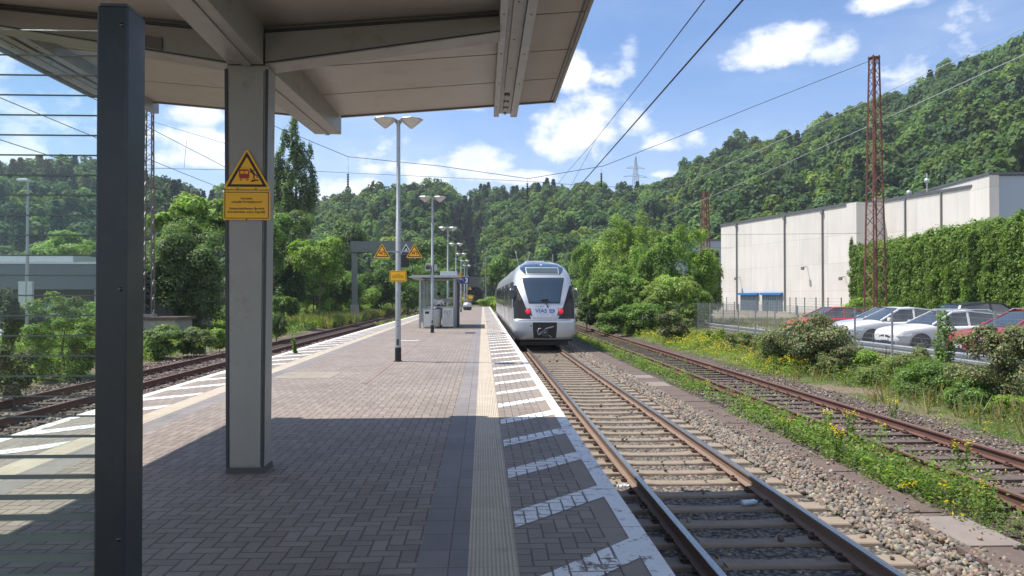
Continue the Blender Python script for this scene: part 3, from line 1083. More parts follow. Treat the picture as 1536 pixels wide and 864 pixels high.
# ---- ballast stones
def stones(name, boxes, seed, cols, label):
    r = np.random.default_rng(seed)
    # icosahedron
    p = (1 + 5 ** .5) / 2
    iv = np.array([(-1, p, 0), (1, p, 0), (-1, -p, 0), (1, -p, 0), (0, -1, p), (0, 1, p), (0, -1, -p), (0, 1, -p), (p, 0, -1), (p, 0, 1), (-p, 0, -1), (-p, 0, 1)], float)
    iv /= np.linalg.norm(iv, axis=1, keepdims=True)
    iv = np.einsum('ij,kj->ki', np.array([[.8, -.6, 0], [.48, .64, -.6], [.36, .48, .8]]), iv)
    iv = iv / np.abs(iv).max(1, keepdims=True) * .5 + iv * .38
    fi = np.array([(0, 11, 5), (0, 5, 1), (0, 1, 7), (0, 7, 10), (0, 10, 11), (1, 5, 9), (5, 11, 4), (11, 10, 2), (10, 7, 6), (7, 1, 8), (3, 9, 4), (3, 4, 2), (3, 2, 6), (3, 6, 8), (3, 8, 9), (4, 9, 5), (2, 4, 11), (6, 2, 10), (8, 6, 7), (9, 8, 1)], np.int32)
    Vs, Fs, Ts = [], [], []
    off = 0
    for (x0, x1, y0, y1, z, dens, size, avoid) in boxes:
        n = int((x1 - x0) * (y1 - y0) * dens)
        X = r.uniform(x0, x1, n); Y = r.uniform(y0, y1, n); Z = z + r.uniform(-.012, .016, n)
        S = size * r.uniform(.55, 1.35, n)
        if avoid is not None:
            cx, sp, yy0 = avoid
            ph = np.abs(((Y - (yy0 + .3)) / sp + .5) % 1.0 - .5) * sp
            on = (np.abs(X - cx) < 1.33) & (ph < .15 + S * .3)
            rail = (np.abs(np.abs(X - cx) - .7535) < .07)
            keep = ~on & ~(rail & (Z > z))
            # now and then a stone lies on a sleeper
            keep |= on & (r.uniform(0, 1, n) < .012) & ~rail
            Z = np.where(on, RT - .155, Z)
            X, Y, Z, S = X[keep], Y[keep], Z[keep], S[keep]; n = len(X)
        Q = r.normal(size=(n, 4)); Q /= np.linalg.norm(Q, axis=1, keepdims=True)
        w, a, b, c = Q.T
        Rm = np.stack([1 - 2 * (b * b + c * c), 2 * (a * b - w * c), 2 * (a * c + w * b), 2 * (a * b + w * c), 1 - 2 * (a * a + c * c), 2 * (b * c - w * a), 2 * (a * c - w * b), 2 * (b * c + w * a), 1 - 2 * (a * a + b * b)], 1).reshape(n, 3, 3)
        L = iv[None] * r.uniform(.62, 1.25, (n, 12, 1)) * r.uniform(.5, 1.35, (n, 1, 3))
        W = np.einsum('nij,nkj->nki', Rm, L) * S[:, None, None]
        W += np.stack([X, Y, Z], 1)[:, None, :]
        Vs.append(W.reshape(-1, 3)); Fs.append((fi[None] + (np.arange(n) * 12)[:, None, None]).reshape(-1, 3) + off); off += 12 * n
        Ts.append(np.repeat(palette(cols, n, r, .18), 20, 0))
    o = np_mesh(name, np.concatenate(Vs), np.concatenate(Fs).astype(np.int32), M['stone'], None, np.concatenate(Ts))
    return tag(o, label, 'ballast', kind='stuff')


GREY = [(.26, .215, .165), (.21, .175, .14), (.32, .265, .20), (.15, .13, .11), (.25, .175, .125), (.20, .19, .165), (.12, .10, .082)]
BRN = [(.20, .15, .115), (.15, .115, .09), (.26, .20, .16), (.12, .09, .075), (.30, .26, .22)]
AV = (2.77, .60, -6)
stones('track_ballast', [(1.0, 4.1, 2.6, 14, -1.003, 640, .028, AV), (4.1, 4.62, 3, 14, -.952, 900, .032, None), (4.5, 4.98, 3, 14, -.935, 330, .028, None), (4.8, 5.35, 3, 16, -.905, 22, .022, None),
                         (1.0, 4.1, 14, 33, -1.008, 330, .034, AV), (4.1, 4.75, 14, 33, -.952, 480, .038, None), (4.1, 4.75, 33, 60, -.95, 140, .06, None)], 21, GREY,
       'grey crushed stone ballast between and beside the sleepers of the near track')
stones('old_ballast', [(5.5, 8.3, 5, 22, -.965, 150, .027, (7.10, .65, -6)), (8.2, 9.4, 6, 26, -.955, 70, .028, None), (-9.6, -5.5, 6.5, 26, -.955, 190, .034, (-9.98, .65, -6)),
                       (-12.4, -9.6, 8, 34, -.955, 110, .036, (-9.98, .65, -6)), (-9.6, -5.6, 26, 45, -.95, 70, .05, (-9.98, .65, -6))], 22, BRN,
       'brown old ballast stones around the two rusty tracks')

# ---- cable trough lids along the near track
rr = random.Random(9)
e0 = None
y = 3.2
i = 0
while y < 34:
    L = .98
    pale = i in (17, 19)
    ang = rr.uniform(-.012, .012)
    x = 5.03 + rr.uniform(-.015, .015)
    m = MB(); m.box(-.29, .29, 0, L, -.03, .02, top=(.004, .004))
    nm = 'cable_trough_lid'
    if i == 0:
        e0 = m.build(nm, M['trough'], None, bevel=.006)
        epale = m.build(nm, M['trough_pale'], None, bevel=.006)
        tag(epale, 'pale concrete cable trough lids among the brown ones beside the grey ballast', 'trough lid', 'pale cable trough lids')
        tag(e0, 'brown concrete cable trough lids in a row between the grey ballast and the weeds', 'trough lid', 'brown cable trough lids')
        e0.location = (x, y, -.945); epale.location = (5.14, 7.15, -.925)
    else:
        c = (epale if pale else e0).copy(); COL.objects.link(c)
        c.location = (x, y, -.945 + rr.uniform(-.004, .006)); c.rotation_euler = (rr.uniform(-.006, .006), 0, ang)
    y += 1.0 if y + 1 < 4.4 or y > 4.6 else 1.15
    i += 1
# ================================================================== CANOPY over the near end of the platform
VX = -2.118
ROOF_R, ROOF_L, RY0, RY1 = .96, -5.20, -3.6, 9.97


def rz(x):   # underside of the butterfly roof
    return 4.0 + .083 * abs(x - VX)


can = empty('platform_canopy', (VX, 6.78, 0), 0, 'grey steel butterfly canopy with ribbed panels and box beams over the near platform', 'canopy')
can_inv = Vector((-VX, -6.78, 0))


def cpart(m, name, mats, **k):
    m.v = [(p[0] - VX, p[1] - 6.78, p[2]) for p in m.v]
    return m.build(name, mats, can, **k)


# column
m = MB()
cw0, cw1 = .155, .182
def col_ring(hx, y0, y1, z, k=1.0): return [(VX - hx, y0, z), (VX + hx, y0, z), (VX + hx, y1, z), (VX - hx, y1, z)]
m.hexa(col_ring(cw0, 6.66, 6.91, .02) + col_ring(cw1, 6.655, 6.915, 3.66))
col = cpart(m, 'column', M['steel_grey'], bevel=.008)
m = MB()
for s in (-1, 1):     # raised frame strips round the cover plate
    m.hexa([(VX + s * cw0 - .012, 6.648, .05), (VX + s * cw0 + .012, 6.648, .05), (VX + s * cw0 + .012, 6.66, .05), (VX + s * cw0 - .012, 6.66, .05),
            (VX + s * cw1 - .012, 6.643, 3.62), (VX + s * cw1 + .012, 6.643, 3.62), (VX + s * cw1 + .012, 6.655, 3.62), (VX + s * cw1 - .012, 6.655, 3.62)])
o = cpart(m, 'trim_strip', M['dark_frame']); o.parent = col
m = MB(); m.hexa(col_ring(cw0 - .022, 6.648, 6.66, .07) + col_ring(cw1 - .03, 6.643, 6.656, 3.60))
o = cpart(m, 'cover_plate', M['steel_grey']); o.parent = col
m = MB()
for z in (.2, 1.0, 1.9, 2.8, 3.4):
    for s in (-1, 1): m.lathe([(0, -.004), (.007, -.002), (.007, .004)], (VX + s * (cw0 + .008 * z - .012), 6.646, z), 8, axis='y')
o = cpart(m, 'screws', M['dark_frame']); o.parent = col
m = MB(); m.box(VX - .17, VX + .17, 6.64, 6.93, 0, .05, top=(.006, .006))
o = cpart(m, 'base_plate', pmat('dull_base_plate', (.075, .073, .07), .8)); o.parent = col


# beams -------------------------------------------------------------
def tapered_beam(a, b, wa, za, zb, top, name='beam', mats=None, flange=True):
    """a,b: (x,y) centre ends; za, zb: bottom heights; top(x,y): roof height"""
    m = MB()
    A = Vector((*a, 0)); B = Vector((*b, 0))
    d = (B - A).normalized(); s = Vector((-d.y, d.x, 0)) * wa / 2
    pb = [(A - s), (A + s), (B + s), (B - s)]
    bot = [za, za, zb, zb]
    m.hexa([(p.x, p.y, z) for p, z in zip(pb, bot)] + [(p.x, p.y, top(p.x, p.y) - .004) for p in pb])
    return cpart(m, name, mats or M['steel_grey'], bevel=.006)


tapered_beam((VX - .0, 6.95), (VX - .0, 10.12), .36, 3.655, 3.80, lambda x, y: 4.10, 'centre_beam')
tapered_beam((VX - .0, 6.63), (VX - .0, 2.0), .31, 3.655, 3.80, lambda x, y: 4.10, 'centre_beam')
m = MB()   # gutter line under the centre beam: a raised strip
m.hexa([(VX - .03, -3, 3.79), (VX + .05, -3, 3.79), (VX + .05, 2, 3.79), (VX - .03, 2, 3.79), (VX - .03, -3, 3.9), (VX + .05, -3, 3.9), (VX + .05, 2, 3.9), (VX - .03, 2, 3.9)])
m.hexa([(VX - .03, 2, 3.785), (VX + .05, 2, 3.785), (VX + .05, 6.62, 3.640), (VX - .03, 6.62, 3.640), (VX - .03, 2, 3.83), (VX + .05, 2, 3.83), (VX + .05, 6.62, 3.7), (VX - .03, 6.62, 3.7)])
m.hexa([(VX - .03, 6.96, 3.642), (VX + .02, 6.96, 3.642), (VX + .02, 10.125, 3.788), (VX - .03, 10.125, 3.788), (VX - .03, 6.96, 3.70), (VX + .02, 6.96, 3.70), (VX + .02, 10.125, 3.83), (VX - .03, 10.125, 3.83)])
cpart(m, 'gutter_strip', M['steel_grey'])
m = MB(); m.box(VX - .155, VX + .155, -3.4, 1.995, 3.8, 4.1)
cpart(m, 'centre_beam', M['steel_grey'], bevel=.006)
for s, xe in ((1, .16), (-1, VX * 2 - .16)):
    m = MB()
    x0 = VX + s * .16
    p = [(x0, 6.65, 3.66), (xe, 6.65, 3.985), (xe, 6.92, 3.985), (x0, 6.92, 3.66), (x0, 6.65, 3.95), (xe, 6.65, 4.135), (xe, 6.92, 4.135), (x0, 6.92, 3.95)]
    cpart(m.hexa(p), 'cross_beam', M['steel_grey'], bevel=.006)
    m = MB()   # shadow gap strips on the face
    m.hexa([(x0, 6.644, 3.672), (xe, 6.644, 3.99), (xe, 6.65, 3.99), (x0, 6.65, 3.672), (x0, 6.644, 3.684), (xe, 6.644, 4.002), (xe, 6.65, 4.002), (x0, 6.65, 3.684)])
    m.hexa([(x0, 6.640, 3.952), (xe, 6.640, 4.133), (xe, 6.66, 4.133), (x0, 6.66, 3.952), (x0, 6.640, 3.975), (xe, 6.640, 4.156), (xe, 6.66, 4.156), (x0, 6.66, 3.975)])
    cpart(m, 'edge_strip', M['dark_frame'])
    # plain closing plate above the cross beam
    m = MB()
    m.hexa([(x0, 6.70, 3.96), (xe, 6.70, 4.14), (xe, 6.9, 4.14), (x0, 6.9, 3.96), (x0, 6.70, rz(x0) + .02), (xe, 6.70, rz(xe) + .01), (xe, 6.9, rz(xe) + .01), (x0, 6.9, rz(x0) + .02)])
    cpart(m, 'closing_plate', M['steel_grey'])
m = MB(); m.hexa([(-3.32, 6.63, 3.855), (-2.86, 6.63, 3.782), (-2.86, 6.648, 3.782), (-3.32, 6.648, 3.855), (-3.32, 6.63, 3.955), (-2.86, 6.63, 3.885), (-2.86, 6.648, 3.885), (-3.32, 6.648, 3.955)])
cpart(m, 'lamp_cover', pmat('lamp_cover', (.13, .12, .12), .35))
for xc in (.31, 2 * VX - .31):      # longitudinal purlins: channel section with an inner conduit
    z = rz(xc)
    m = MB()
    m.box(xc - .16, xc - .09, RY0 + .2, 10.1, 4.055, z + .0)
    m.box(xc + .07, xc + .16, RY0 + .2, 10.1, 4.055, z + .0)
    m.box(xc - .09, xc + .07, RY0 + .2, 10.09, 4.10, z + .0)
    pu = cpart(m, 'purlin', M['galv'], bevel=.004)
    m = MB(); m.box(xc - .05, xc + .035, RY0 + .3, 8.85, 4.045, 4.10)
    for y in (9.05, 9.35, 9.65): m.box(xc - .04, xc + .025, y, y + .2, 4.06, 4.10)
    for y in (9.0, 9.3, 9.6, 9.9): m.tube([(xc - .008, y, 4.075), (xc - .008, y + .06, 4.075)], .022, 8)
    o = cpart(m, 'cable_duct', M['steel_grey'], bevel=.003); o.parent = pu
    m = MB()
    for y in np.arange(-2, 8.8, .9): m.lathe([(0, 4.041), (.008, 4.041), (.008, 4.046)], (xc - .008, y, 0), 8)
    for y in np.arange(-2, 10, 1.05):
        for dx in (-.125, .115): m.lathe([(0, 4.050), (.008, 4.050), (.008, 4.056)], (xc + dx, y, 0), 8)
    o = cpart(m, 'screws', M['dark_frame']); o.parent = pu
# roof panels: one per bay and side, with dark joints between them
py = RY1
first = {}
while py > RY0 + .2:
    a = max(RY0, py - 1.05)
    for s, xe in ((1, ROOF_R), (-1, ROOF_L)):
        x0 = VX + s * .05
        key = s
        m = MB()
        p = [(x0, a + .012, rz(x0)), (xe, a + .012, rz(xe)), (xe, py - .012, rz(xe)), (x0, py - .012, rz(x0))]
        cpart(m.hexa(p + [(q[0], q[1], q[2] + .035) for q in p]), 'roof_panel', M['roof_sheet'])
    py = a
m = MB()
for s, xe in ((1, ROOF_R), (-1, ROOF_L)):
    p = [(VX, RY0, rz(VX) + .04), (xe, RY0, rz(xe) + .04), (xe, RY1, rz(xe) + .04), (VX, RY1, rz(VX) + .04)]
    m.hexa(p + [(q[0], q[1], q[2] + .10) for q in p])
cpart(m, 'roof_deck', M['dark_frame'])
m = MB()
for s, xe in ((1, ROOF_R), (-1, ROOF_L)):
    z = rz(xe)
    m.box(min(xe, xe + s * .035), max(xe, xe + s * .035), RY0, RY1 + .03, z - .025, z + .18)
    x0 = VX + s * .2
    m.hexa([(x0, RY1 + .002, rz(x0) - .02), (xe, RY1 + .002, z - .02), (xe, RY1 + .03, z - .02), (x0, RY1 + .03, rz(x0) - .02),
            (x0, RY1 + .002, rz(x0) + .16), (xe, RY1 + .002, z + .16), (xe, RY1 + .03, z + .16), (x0, RY1 + .03, rz(x0) + .16)])
cpart(m, 'fascia', M['steel_grey'])
m = MB()
for s, xe in ((1, ROOF_R), (-1, ROOF_L)):
    m.box(min(xe - s * .03, xe - s * .045), max(xe - s * .03, xe - s * .045), RY0, RY1, rz(xe) - .012, rz(xe))
cpart(m, 'edge_seal', M['dark_frame'])

# ================================================================== striped glass screen beside the camera
scr = empty('glass_screen', (-1.043, 2.15, 0), 0, 'clear glass screen with grey green stripes held by a thick anthracite post at the left', 'glass screen')
m = MB(); m.box(-.043, .043, -.05, .062, 0, 2.40)
m.build('post', M['anthracite'], scr, bevel=.006)
m = MB(); m.box(-.037, .037, -.044, .056, 2.40, 2.408)
m.build('post_cap', M['dark_frame'], scr)
m = MB()
for z in (2.345, 1.6, .9):
    m.lathe([(0, -.052), (.006, -.052), (.006, -.049)], (.0275, 0, z), 10, axis='y')
m.build('bolts', M['black_gloss'], scr)
m = MB(); m.box(-2.3, -.052, -.004, .004, .08, 2.345)
pane = m.build('pane', M['glass'], scr)
m = MB(); m.box(-.056, -.042, -.012, .012, .08, 2.345)
m.build('pane_seal', M['black_rubber'], scr)
m = MB()
z = 2.27
while z > .12:
    h = .0038 if z > 1.25 else .0038 + (1.25 - z) * .045
    m.box(-2.3, -.052, -.0085, -.0045, z - h / 2, z + h / 2)
    z -= .0573
o = m.build('printed_stripes', pmat('grey_green_print', (.15, .19, .175), .6, 0, .05), pane)
m = MB(); m.box(-2.36, -2.30, -.04, .04, 0, 2.40)
m.build('far_post', M['anthracite'], scr, bevel=.006)
m = MB(); m.box(-2.3, -.042, -.02, .02, .05, .08)
m.build('bottom_rail', M['anthracite'], scr)


# ================================================================== signs
def tri(cx, cz, w, r=.0):
    h = w * .875
    return [(cx - w / 2, cz - h / 2), (cx + w / 2, cz - h / 2), (cx, cz + h / 2)]


def rtri(cx, cz, w, rad):
    """triangle with rounded corners"""
    P = tri(cx, cz, w); out = []
    for i in range(3):
        p = Vector(P[i]); a = (Vector(P[i - 1]) - p).normalized(); b = (Vector(P[(i + 1) % 3]) - p).normalized()
        q = p + a * rad * 1.7; s = p + b * rad * 1.7
        for t in (0, .25, .5, .75, 1): out.append(tuple(q.lerp(p, t).lerp(p.lerp(s, t), t)))
    return out


def rrect(cx, cz, w, h, rad=.02):
    out = []
    for (sx, sz, a0) in ((1, 1, 0), (-1, 1, 90), (-1, -1, 180), (1, -1, 270)):
        for t in (0, 30, 60, 90):
            a = R(a0 + t); out.append((cx + sx * (w / 2 - rad) + rad * math.cos(a), cz + sz * (h / 2 - rad) + rad * math.sin(a)))
    return out


def text_mesh(name, s, size, mat, parent, loc, rot=(R(90), 0, 0), depth=.0012, align='CENTER', bold=0.0, sx=1.0, shear=0.0):
    cu = bpy.data.curves.new(name, 'FONT')
    cu.body = s; cu.size = size; cu.extrude = depth; cu.align_x = align; cu.align_y = 'CENTER'; cu.offset = bold; cu.shear = shear
    cu.space_line = 1.05
    t = bpy.data.objects.new('tmp_text', cu); COL.objects.link(t)
    dg = bpy.context.evaluated_depsgraph_get(); dg.update()
    me = bpy.data.meshes.new_from_object(t.evaluated_get(dg))
    bpy.data.objects.remove(t)
    me.name = name
    me.materials.clear()
    o = link_mesh(name, me, mat, parent, loc)
    o.rotation_euler = rot; o.scale = (sx, 1, 1)
    return o


def pictogram(root, cz, k, y):
    """red train, falling figure and platform edge; k is the scale (triangle width = k)"""
    m = MB()
    def q(poly): m.prism([(a * k, cz + b * k) for a, b in poly], y, y - .0012)
    q(rrect(-.06, -.085, .23, .21, .04))
    q([(-.16, -.20), (-.125, -.20), (-.105, -.235), (-.15, -.235)]); q([(.005, -.20), (.04, -.20), (.03, -.235), (-.015, -.235)])
    q([(-.15, .045), (.02, .045), (.02, .052), (-.15, .052)])
    q([(.09, -.245), (.27, -.245), (.27, -.215), (.12, -.215), (.12, -.27), (.09, -.27)])
    m.build('train_pictogram', M['sign_red'], root)
    m = MB()
    def p(poly): m.prism([(a * k, cz + b * k) for a, b in poly], y - .0013, y - .0022)
    p([(-.145, -.085), (-.07, -.085), (-.07, -.02), (-.145, -.02)]); p([(-.05, -.085), (.03, -.085), (.03, -.02), (-.05, -.02)])
    m.build('pictogram_windows', M['sign_yellow'], root)
    m = MB()
    def lathe(cx, cz_, r): m.lathe([(0, y - .0015), (r * k, y - .0015), (r * k, y)], (cx * k, 0, cz + cz_ * k), 12, axis='y')
    lathe(.085, .02, .022)
    for a, b, w in (((.09, 0), (.17, -.10), .045), ((.12, -.03), (.07, -.05), .018), ((.13, -.02), (.19, .02), .018), ((.17, -.10), (.15, -.17), .024), ((.17, -.10), (.23, -.12), .024), ((.23, -.12), (.235, -.18), .02), ((.15, -.17), (.18, -.20), .018)):
        A = Vector((a[0] * k, y, cz + a[1] * k)); B = Vector((b[0] * k, y, cz + b[1] * k))
        m.bar(A, B, w * k, .002, up=(0, 1, 0))
    m.build('falling_figure', M['sign_black'], root)


def warn_triangle(root, w, cz, y=0, mini=False):
    m = MB(); m.prism(rtri(0, cz, w, w * .055), y, y + .004); m.build('triangle_plate', M['sign_yellow'], root)
    m = MB()
    # black border as a ring of three bars
    T = tri(0, cz - w * .012, w * .84)
    th = w * .055
    c = Vector((0, cz - w * .012 - w * .84 * .875 / 6))
    inner = [tuple(c + (Vector(p) - c) * .79) for p in T]
    outer = [tuple(Vector(p)) for p in T]
    for i in range(3):
        j = (i + 1) % 3
        m.prism([outer[i], outer[j], inner[j], inner[i]], y - .0014, y)
    m.build('black_border', M['sign_black'], root)
    pictogram(root, cz - w * .03, w * .92, y - .0002)


sg = empty('warning_sign', (VX + .012, 6.63, 0), 0, 'yellow triangle with red train and falling figure above a text plate on the column', 'warning sign')
zc = 1.58 + (444.5 - 257) * 6.63 / FPX
warn_triangle(sg, .425, zc + .01)
zr_ = 1.58 + (444.5 - 309.5) * 6.63 / FPX
m = MB(); m.prism(rrect(0, zr_, .415, .265, .018), 0, .004); m.build('text_plate', M['sign_yellow'], sg)
m = MB()
for (w, h, a) in ((.39, .238, 1),):
    for (x0, x1, z0, z1) in ((-w / 2, w / 2, h / 2 - .006, h / 2), (-w / 2, w / 2, -h / 2, -h / 2 + .006), (-w / 2, -w / 2 + .006, -h / 2 + .006, h / 2 - .006), (w / 2 - .006, w / 2, -h / 2 + .006, h / 2 - .006)):
        m.box(x0, x1, -.0013, 0, zr_ + z0, zr_ + z1)
m.build('plate_border', M['sign_black'], sg)
text_mesh('sign_text', 'Vorsicht,\nschnelle Vorbeifahrten!\n\nGekennzeichneten Bereich\nerst betreten, wenn Zug hält.', .0285, M['sign_black'], sg, (0, -.001, zr_ + .0))
m = MB()
for x, z in ((-.08, zr_ + .148), (.08, zr_ + .148), (0, zr_ - .128)): m.lathe([(0, -.005), (.006, -.005), (.006, 0)], (x, 0, z), 8, axis='y')
m.build('screws', M['dark_frame'], sg)
m = MB()
m.box(-.15, .15, .004, .012, zr_ - .01, zr_ + .01); m.box(-.13, .13, .004, .012, zc - .06, zc - .04)
m.build('mounting_rail', M['galv'], sg)


# ================================================================== platform lamps
def make_lamp():
    root = empty('platform_lamp', (0, 0, 0), 0, 'x', 'street lamp', 'twin headed lamps in a row down the platform')
    m = MB(); m.tube([(0, 0, .3), (0, 0, 3.4), (0, 0, 3.41), (0, 0, 5.86)], [.068, .062, .052, .045], 16)
    p = m.build('pole', M['galv'], root)
    m = MB(); m.tube([(0, 0, .0), (0, 0, .34)], [.078, .076], 16); m.lathe([(.12, 0), (.12, .012), (.075, .02)], (0, 0, 0), 16)
    m.build('base_sleeve', M['black_rubber'], root)
    for z, r in ((.9, .071), (1.05, .071)):
        pass
    m = MB()
    for z in (.62, .85, 1.0): m.lathe([(0, -.075), (.014, -.075), (.014, -.06)], (0, 0, z), 8, axis='y')
    m.box(-.03, .03, -.078, -.055, .4, .55)
    m.build('service_hatch', M['dark_frame'], p)
    for s in (-1, 1):
        m = MB(); m.tube([(0, 0, 5.74), (s * .07, 0, 5.84), (s * .16, 0, 5.88)], [.028, .026, .024], 8)
        m.build('arm', M['galv'], root)
        m = MB()
        c = (s * .315, 0, 5.87)
        m.lathe([(.285, 0), (.29, .012), (.27, .03), (.12, .055), (0, .06)], c, 8, smooth=False)
        h = m.build('lamp_head', M['galv_bright'], root)
        h.rotation_euler = (0, 0, 0)
        m = MB(); m.lathe([(.275, 0), (.20, -.07), (.03, -.205), (0, -.21)], c, 8, smooth=False)
        m.build('diffuser', M['diff'], h)
    return root


M['diff'] = pmat('ribbed_lamp_diffuser', (.62, .60, .56), .25, 0, .1, 8, coat=.3)
lamp = make_lamp()
LAMPY = [17.9, 31.9, 46, 60, 74, 88, 102]
LAMPL = ['nearest twin headed lamp on the platform, with two warning triangles and a yellow plate',
         'second nearest twin headed lamp, with a grey loudspeaker, in front of the glass shelter',
         'third twin headed lamp down the platform, rising behind the glass shelter roof',
         'fourth twin headed lamp down the platform, just left of the blue platform number board',
         'fifth twin headed lamp down the platform, beyond the blue number board',
         'sixth twin headed lamp down the platform, near the dark tunnel mouth',
         'farthest of the twin headed lamps, near the end of the platform']
for i, y in enumerate(LAMPY):
    o = lamp if i == 0 else copy_tree(lamp)
    o.location = (-2.05 if i == 0 else -2.18, y, 0)
    o['label'] = LAMPL[i]
# bracket + signs on the first lamp
for i, (px, lab) in enumerate(((573, 'yellow warning triangle on the left end of the bracket across the nearest lamp pole'), (621.5, 'yellow warning triangle on the right end of the bracket across the nearest lamp pole'))):
    p = at(px, 376, 17.8)
    e = empty('warning_triangle', (p.x, p.y, 0), 0, lab, 'warning sign', 'warning triangles on the nearest lamp')
    warn_triangle(e, .40, p.z)
    m = MB()
    xa, xb = (-.0, .40) if px < 600 else (-.36, 0)
    m.bar((xa, .03, p.z - .02), (xb, .03, p.z - .02), .03)
    m.box(-.02, .02, .004, .03, p.z - .05, p.z + .05)
    m.build('bracket', M['galv'], e)
p = at(597, 414, 17.8)
e = empty('notice_plate', (p.x, p.y, 0), 0, 'yellow rectangular text plate strapped to the nearest lamp pole below two triangles', 'sign')
m = MB(); m.prism(rrect(0, p.z, .40, .26, .015), 0, .004); m.build('plate', M['sign_yellow'], e)
m = MB()
for (x0, x1, z0, z1) in ((-.185, .185, .105, .113), (-.185, .185, -.113, -.105), (-.185, -.177, -.105, .105), (.177, .185, -.105, .105)): m.box(x0, x1, -.0013, 0, p.z + z0, p.z + z1)
m.build('plate_border', M['sign_black'], e)
text_mesh('plate_text', 'Vorsicht,\nschnelle Vorbeifahrten!\nGekennzeichneten Bereich\nerst betreten, wenn Zug hält.', .026, M['sign_black'], e, (0, -.001, p.z))
m = MB(); m.box(-.07, .07, .004, .05, p.z + .05, p.z + .07); m.box(-.07, .07, .004, .05, p.z - .07, p.z - .05); m.build('clamp', M['galv'], e)
# loudspeaker on the second lamp
p = at(645, 401, 31.8)
e = empty('loudspeaker', (-2.18, 31.9, 0), 0, 'grey loudspeaker box clamped to the second lamp pole above the shelter', 'loudspeaker')
m = MB(); m.box(-.30, -.07, -.14, .10, p.z - .17, p.z + .17, top=(.02, .02)); m.build('housing', M['galv'], e, bevel=.015)
m = MB(); m.lathe([(0, -.16), (.08, -.15), (.10, -.142)], (-.185, 0, p.z), 16, axis='y'); m.build('horn', M['dark_frame'], e)
m = MB(); m.box(.07, .22, -.10, .10, p.z - .14, p.z + .14, top=(.02, .02)); m.build('rear_housing', M['galv'], e, bevel=.015)

# ================================================================== glass shelter
SH = empty('platform_shelter', (-2.25, 36.6, 0), 0, 'flat roofed glass waiting shelter with striped panes halfway down the platform', 'shelter')
SX0, SX1, SY0, SY1 = -.86, .84, 0, 4.6
m = MB()
def sp(x, y, w=.10): 
    mm = MB(); mm.box(x - w / 2, x + w / 2, y - w / 2, y + w / 2, 0, 2.46); return mm.build('post', M['galv'], SH, bevel=.008)
for x in (SX0, SX1):
    for y in (SY0, SY0 + 2.3, SY1): sp(x, y)
mm = MB(); mm.box(SX1 + .10, SX1 + .22, 1.0, 1.5, 0, 2.3); mm.build('service_column', M['dark_frame'], SH, bevel=.01)
m = MB()
m.box(SX0 - .52, SX1 + .27, SY0 - .35, SY1 + .4, 2.50, 2.57); m.box(SX0 - .4, SX1 + .2, SY0 - .2, SY1 + .3, 2.57, 2.63)
m.build('roof', M['galv'], SH, bevel=.01)
m = MB(); m.box(SX0 + .1, SX1 - .1, SY0 - .05, SY1, 2.46, 2.50); m.build('roof_frame', M['dark_frame'], SH)
m = MB(); m.box(.1, .95, .6, 1.4, 2.63, 2.85); m.build('roof_box', M['galv_bright'], SH, bevel=.01)
def spane(a, b, nm='glass_pane'):
    mm = MB(); A = Vector((*a, 0)); B = Vector((*b, 0)); mm.bar(A + Vector((0, 0, 1.28)), B + Vector((0, 0, 1.28)), .01, 2.1)
    o = mm.build(nm, M['glass'], SH)
    mm = MB()
    d = (B - A).normalized(); n_ = Vector((d.y, -d.x, 0)) * .008
    z = .34
    while z < 2.3:
        h = .010 + .014 * max(0, (1.2 - z))
        mm.bar(A + n_ + Vector((0, 0, z)), B + n_ + Vector((0, 0, z)), .003, h); z += .0573
    mm.build('printed_stripes', M['sh_print'], o)
M['sh_print'] = pmat('pale_print', (.38, .41, .40), .6, 0, .05)
spane((SX0 + .06, SY0), (.0, SY0)); spane((SX0, SY0 + .06), (SX0, SY0 + 2.24)); spane((SX0, SY0 + 2.36), (SX0, SY1 - .06)); spane((SX0 + .06, SY1), (SX1 - .06, SY1))
spane((SX1, SY0 + 2.36), (SX1, SY1 - .06))
m = MB(); m.box(-.2, SX1 - .12, SY1 - .06, SY1 - .03, 1.25, 1.45); m.build('name_board', M['sign_white'], SH)
m = MB()
for i in range(4):
    x = -.55 + i * .35
    m.box(x, x + .3, SY1 - .62, SY1 - .2, .43, .46); m.box(x, x + .3, SY1 - .2, SY1 - .17, .46, .85)
m.build('bench', M['galv_bright'], SH, bevel=.01)
# display cabinet covered in scribbles beside the shelter front
e = empty('display_cabinet', (-1.72, 36.35, 0), 0, 'low pale metal cabinet with scribbled front standing at the shelter', 'cabinet')
m = MB(); m.box(-.27, .27, -.12, .12, .08, 1.02); m.build('housing', M['galv_bright'], e, bevel=.02)
m = MB(); m.box(-.29, .29, -.14, .14, 1.02, 1.06); m.build('lid', M['galv'], e)
m = MB()
for i in range(8): m.box(-.24, .24, -.128, -.121, .16 + i * .055, .185 + i * .055)
m.build('louvre', M['galv'], e)
m = MB(); rs = random.Random(4)
for k in range(3):
    pts = [Vector((-.2 + .05 * t + rs.uniform(-.02, .02), -.124, .75 + .17 * math.sin(t * (1.1 + k * .4) + k) + rs.uniform(-.02, .02))) for t in range(9)]
    for a, b in zip(pts, pts[1:]): m.bar(a, b, .006, .022, up=(0, 1, 0))
m.build('scribble', M['sign_black'], e)
e = empty('litter_bin', (-2.28, 36.2, 0), 0, 'grey cylindrical litter bin in front of the waiting shelter', 'litter bin')
m = MB(); m.lathe([(0, .1), (.2, .1), (.21, .12), (.225, .92), (.22, .95)], (0, 0, 0), 18); m.build('drum', M['galv'], e)
m = MB(); m.lathe([(.235, .95), (.24, .98), (.15, 1.06), (0, 1.08)], (0, 0, 0), 18); m.build('hood', M['dark_frame'], e)
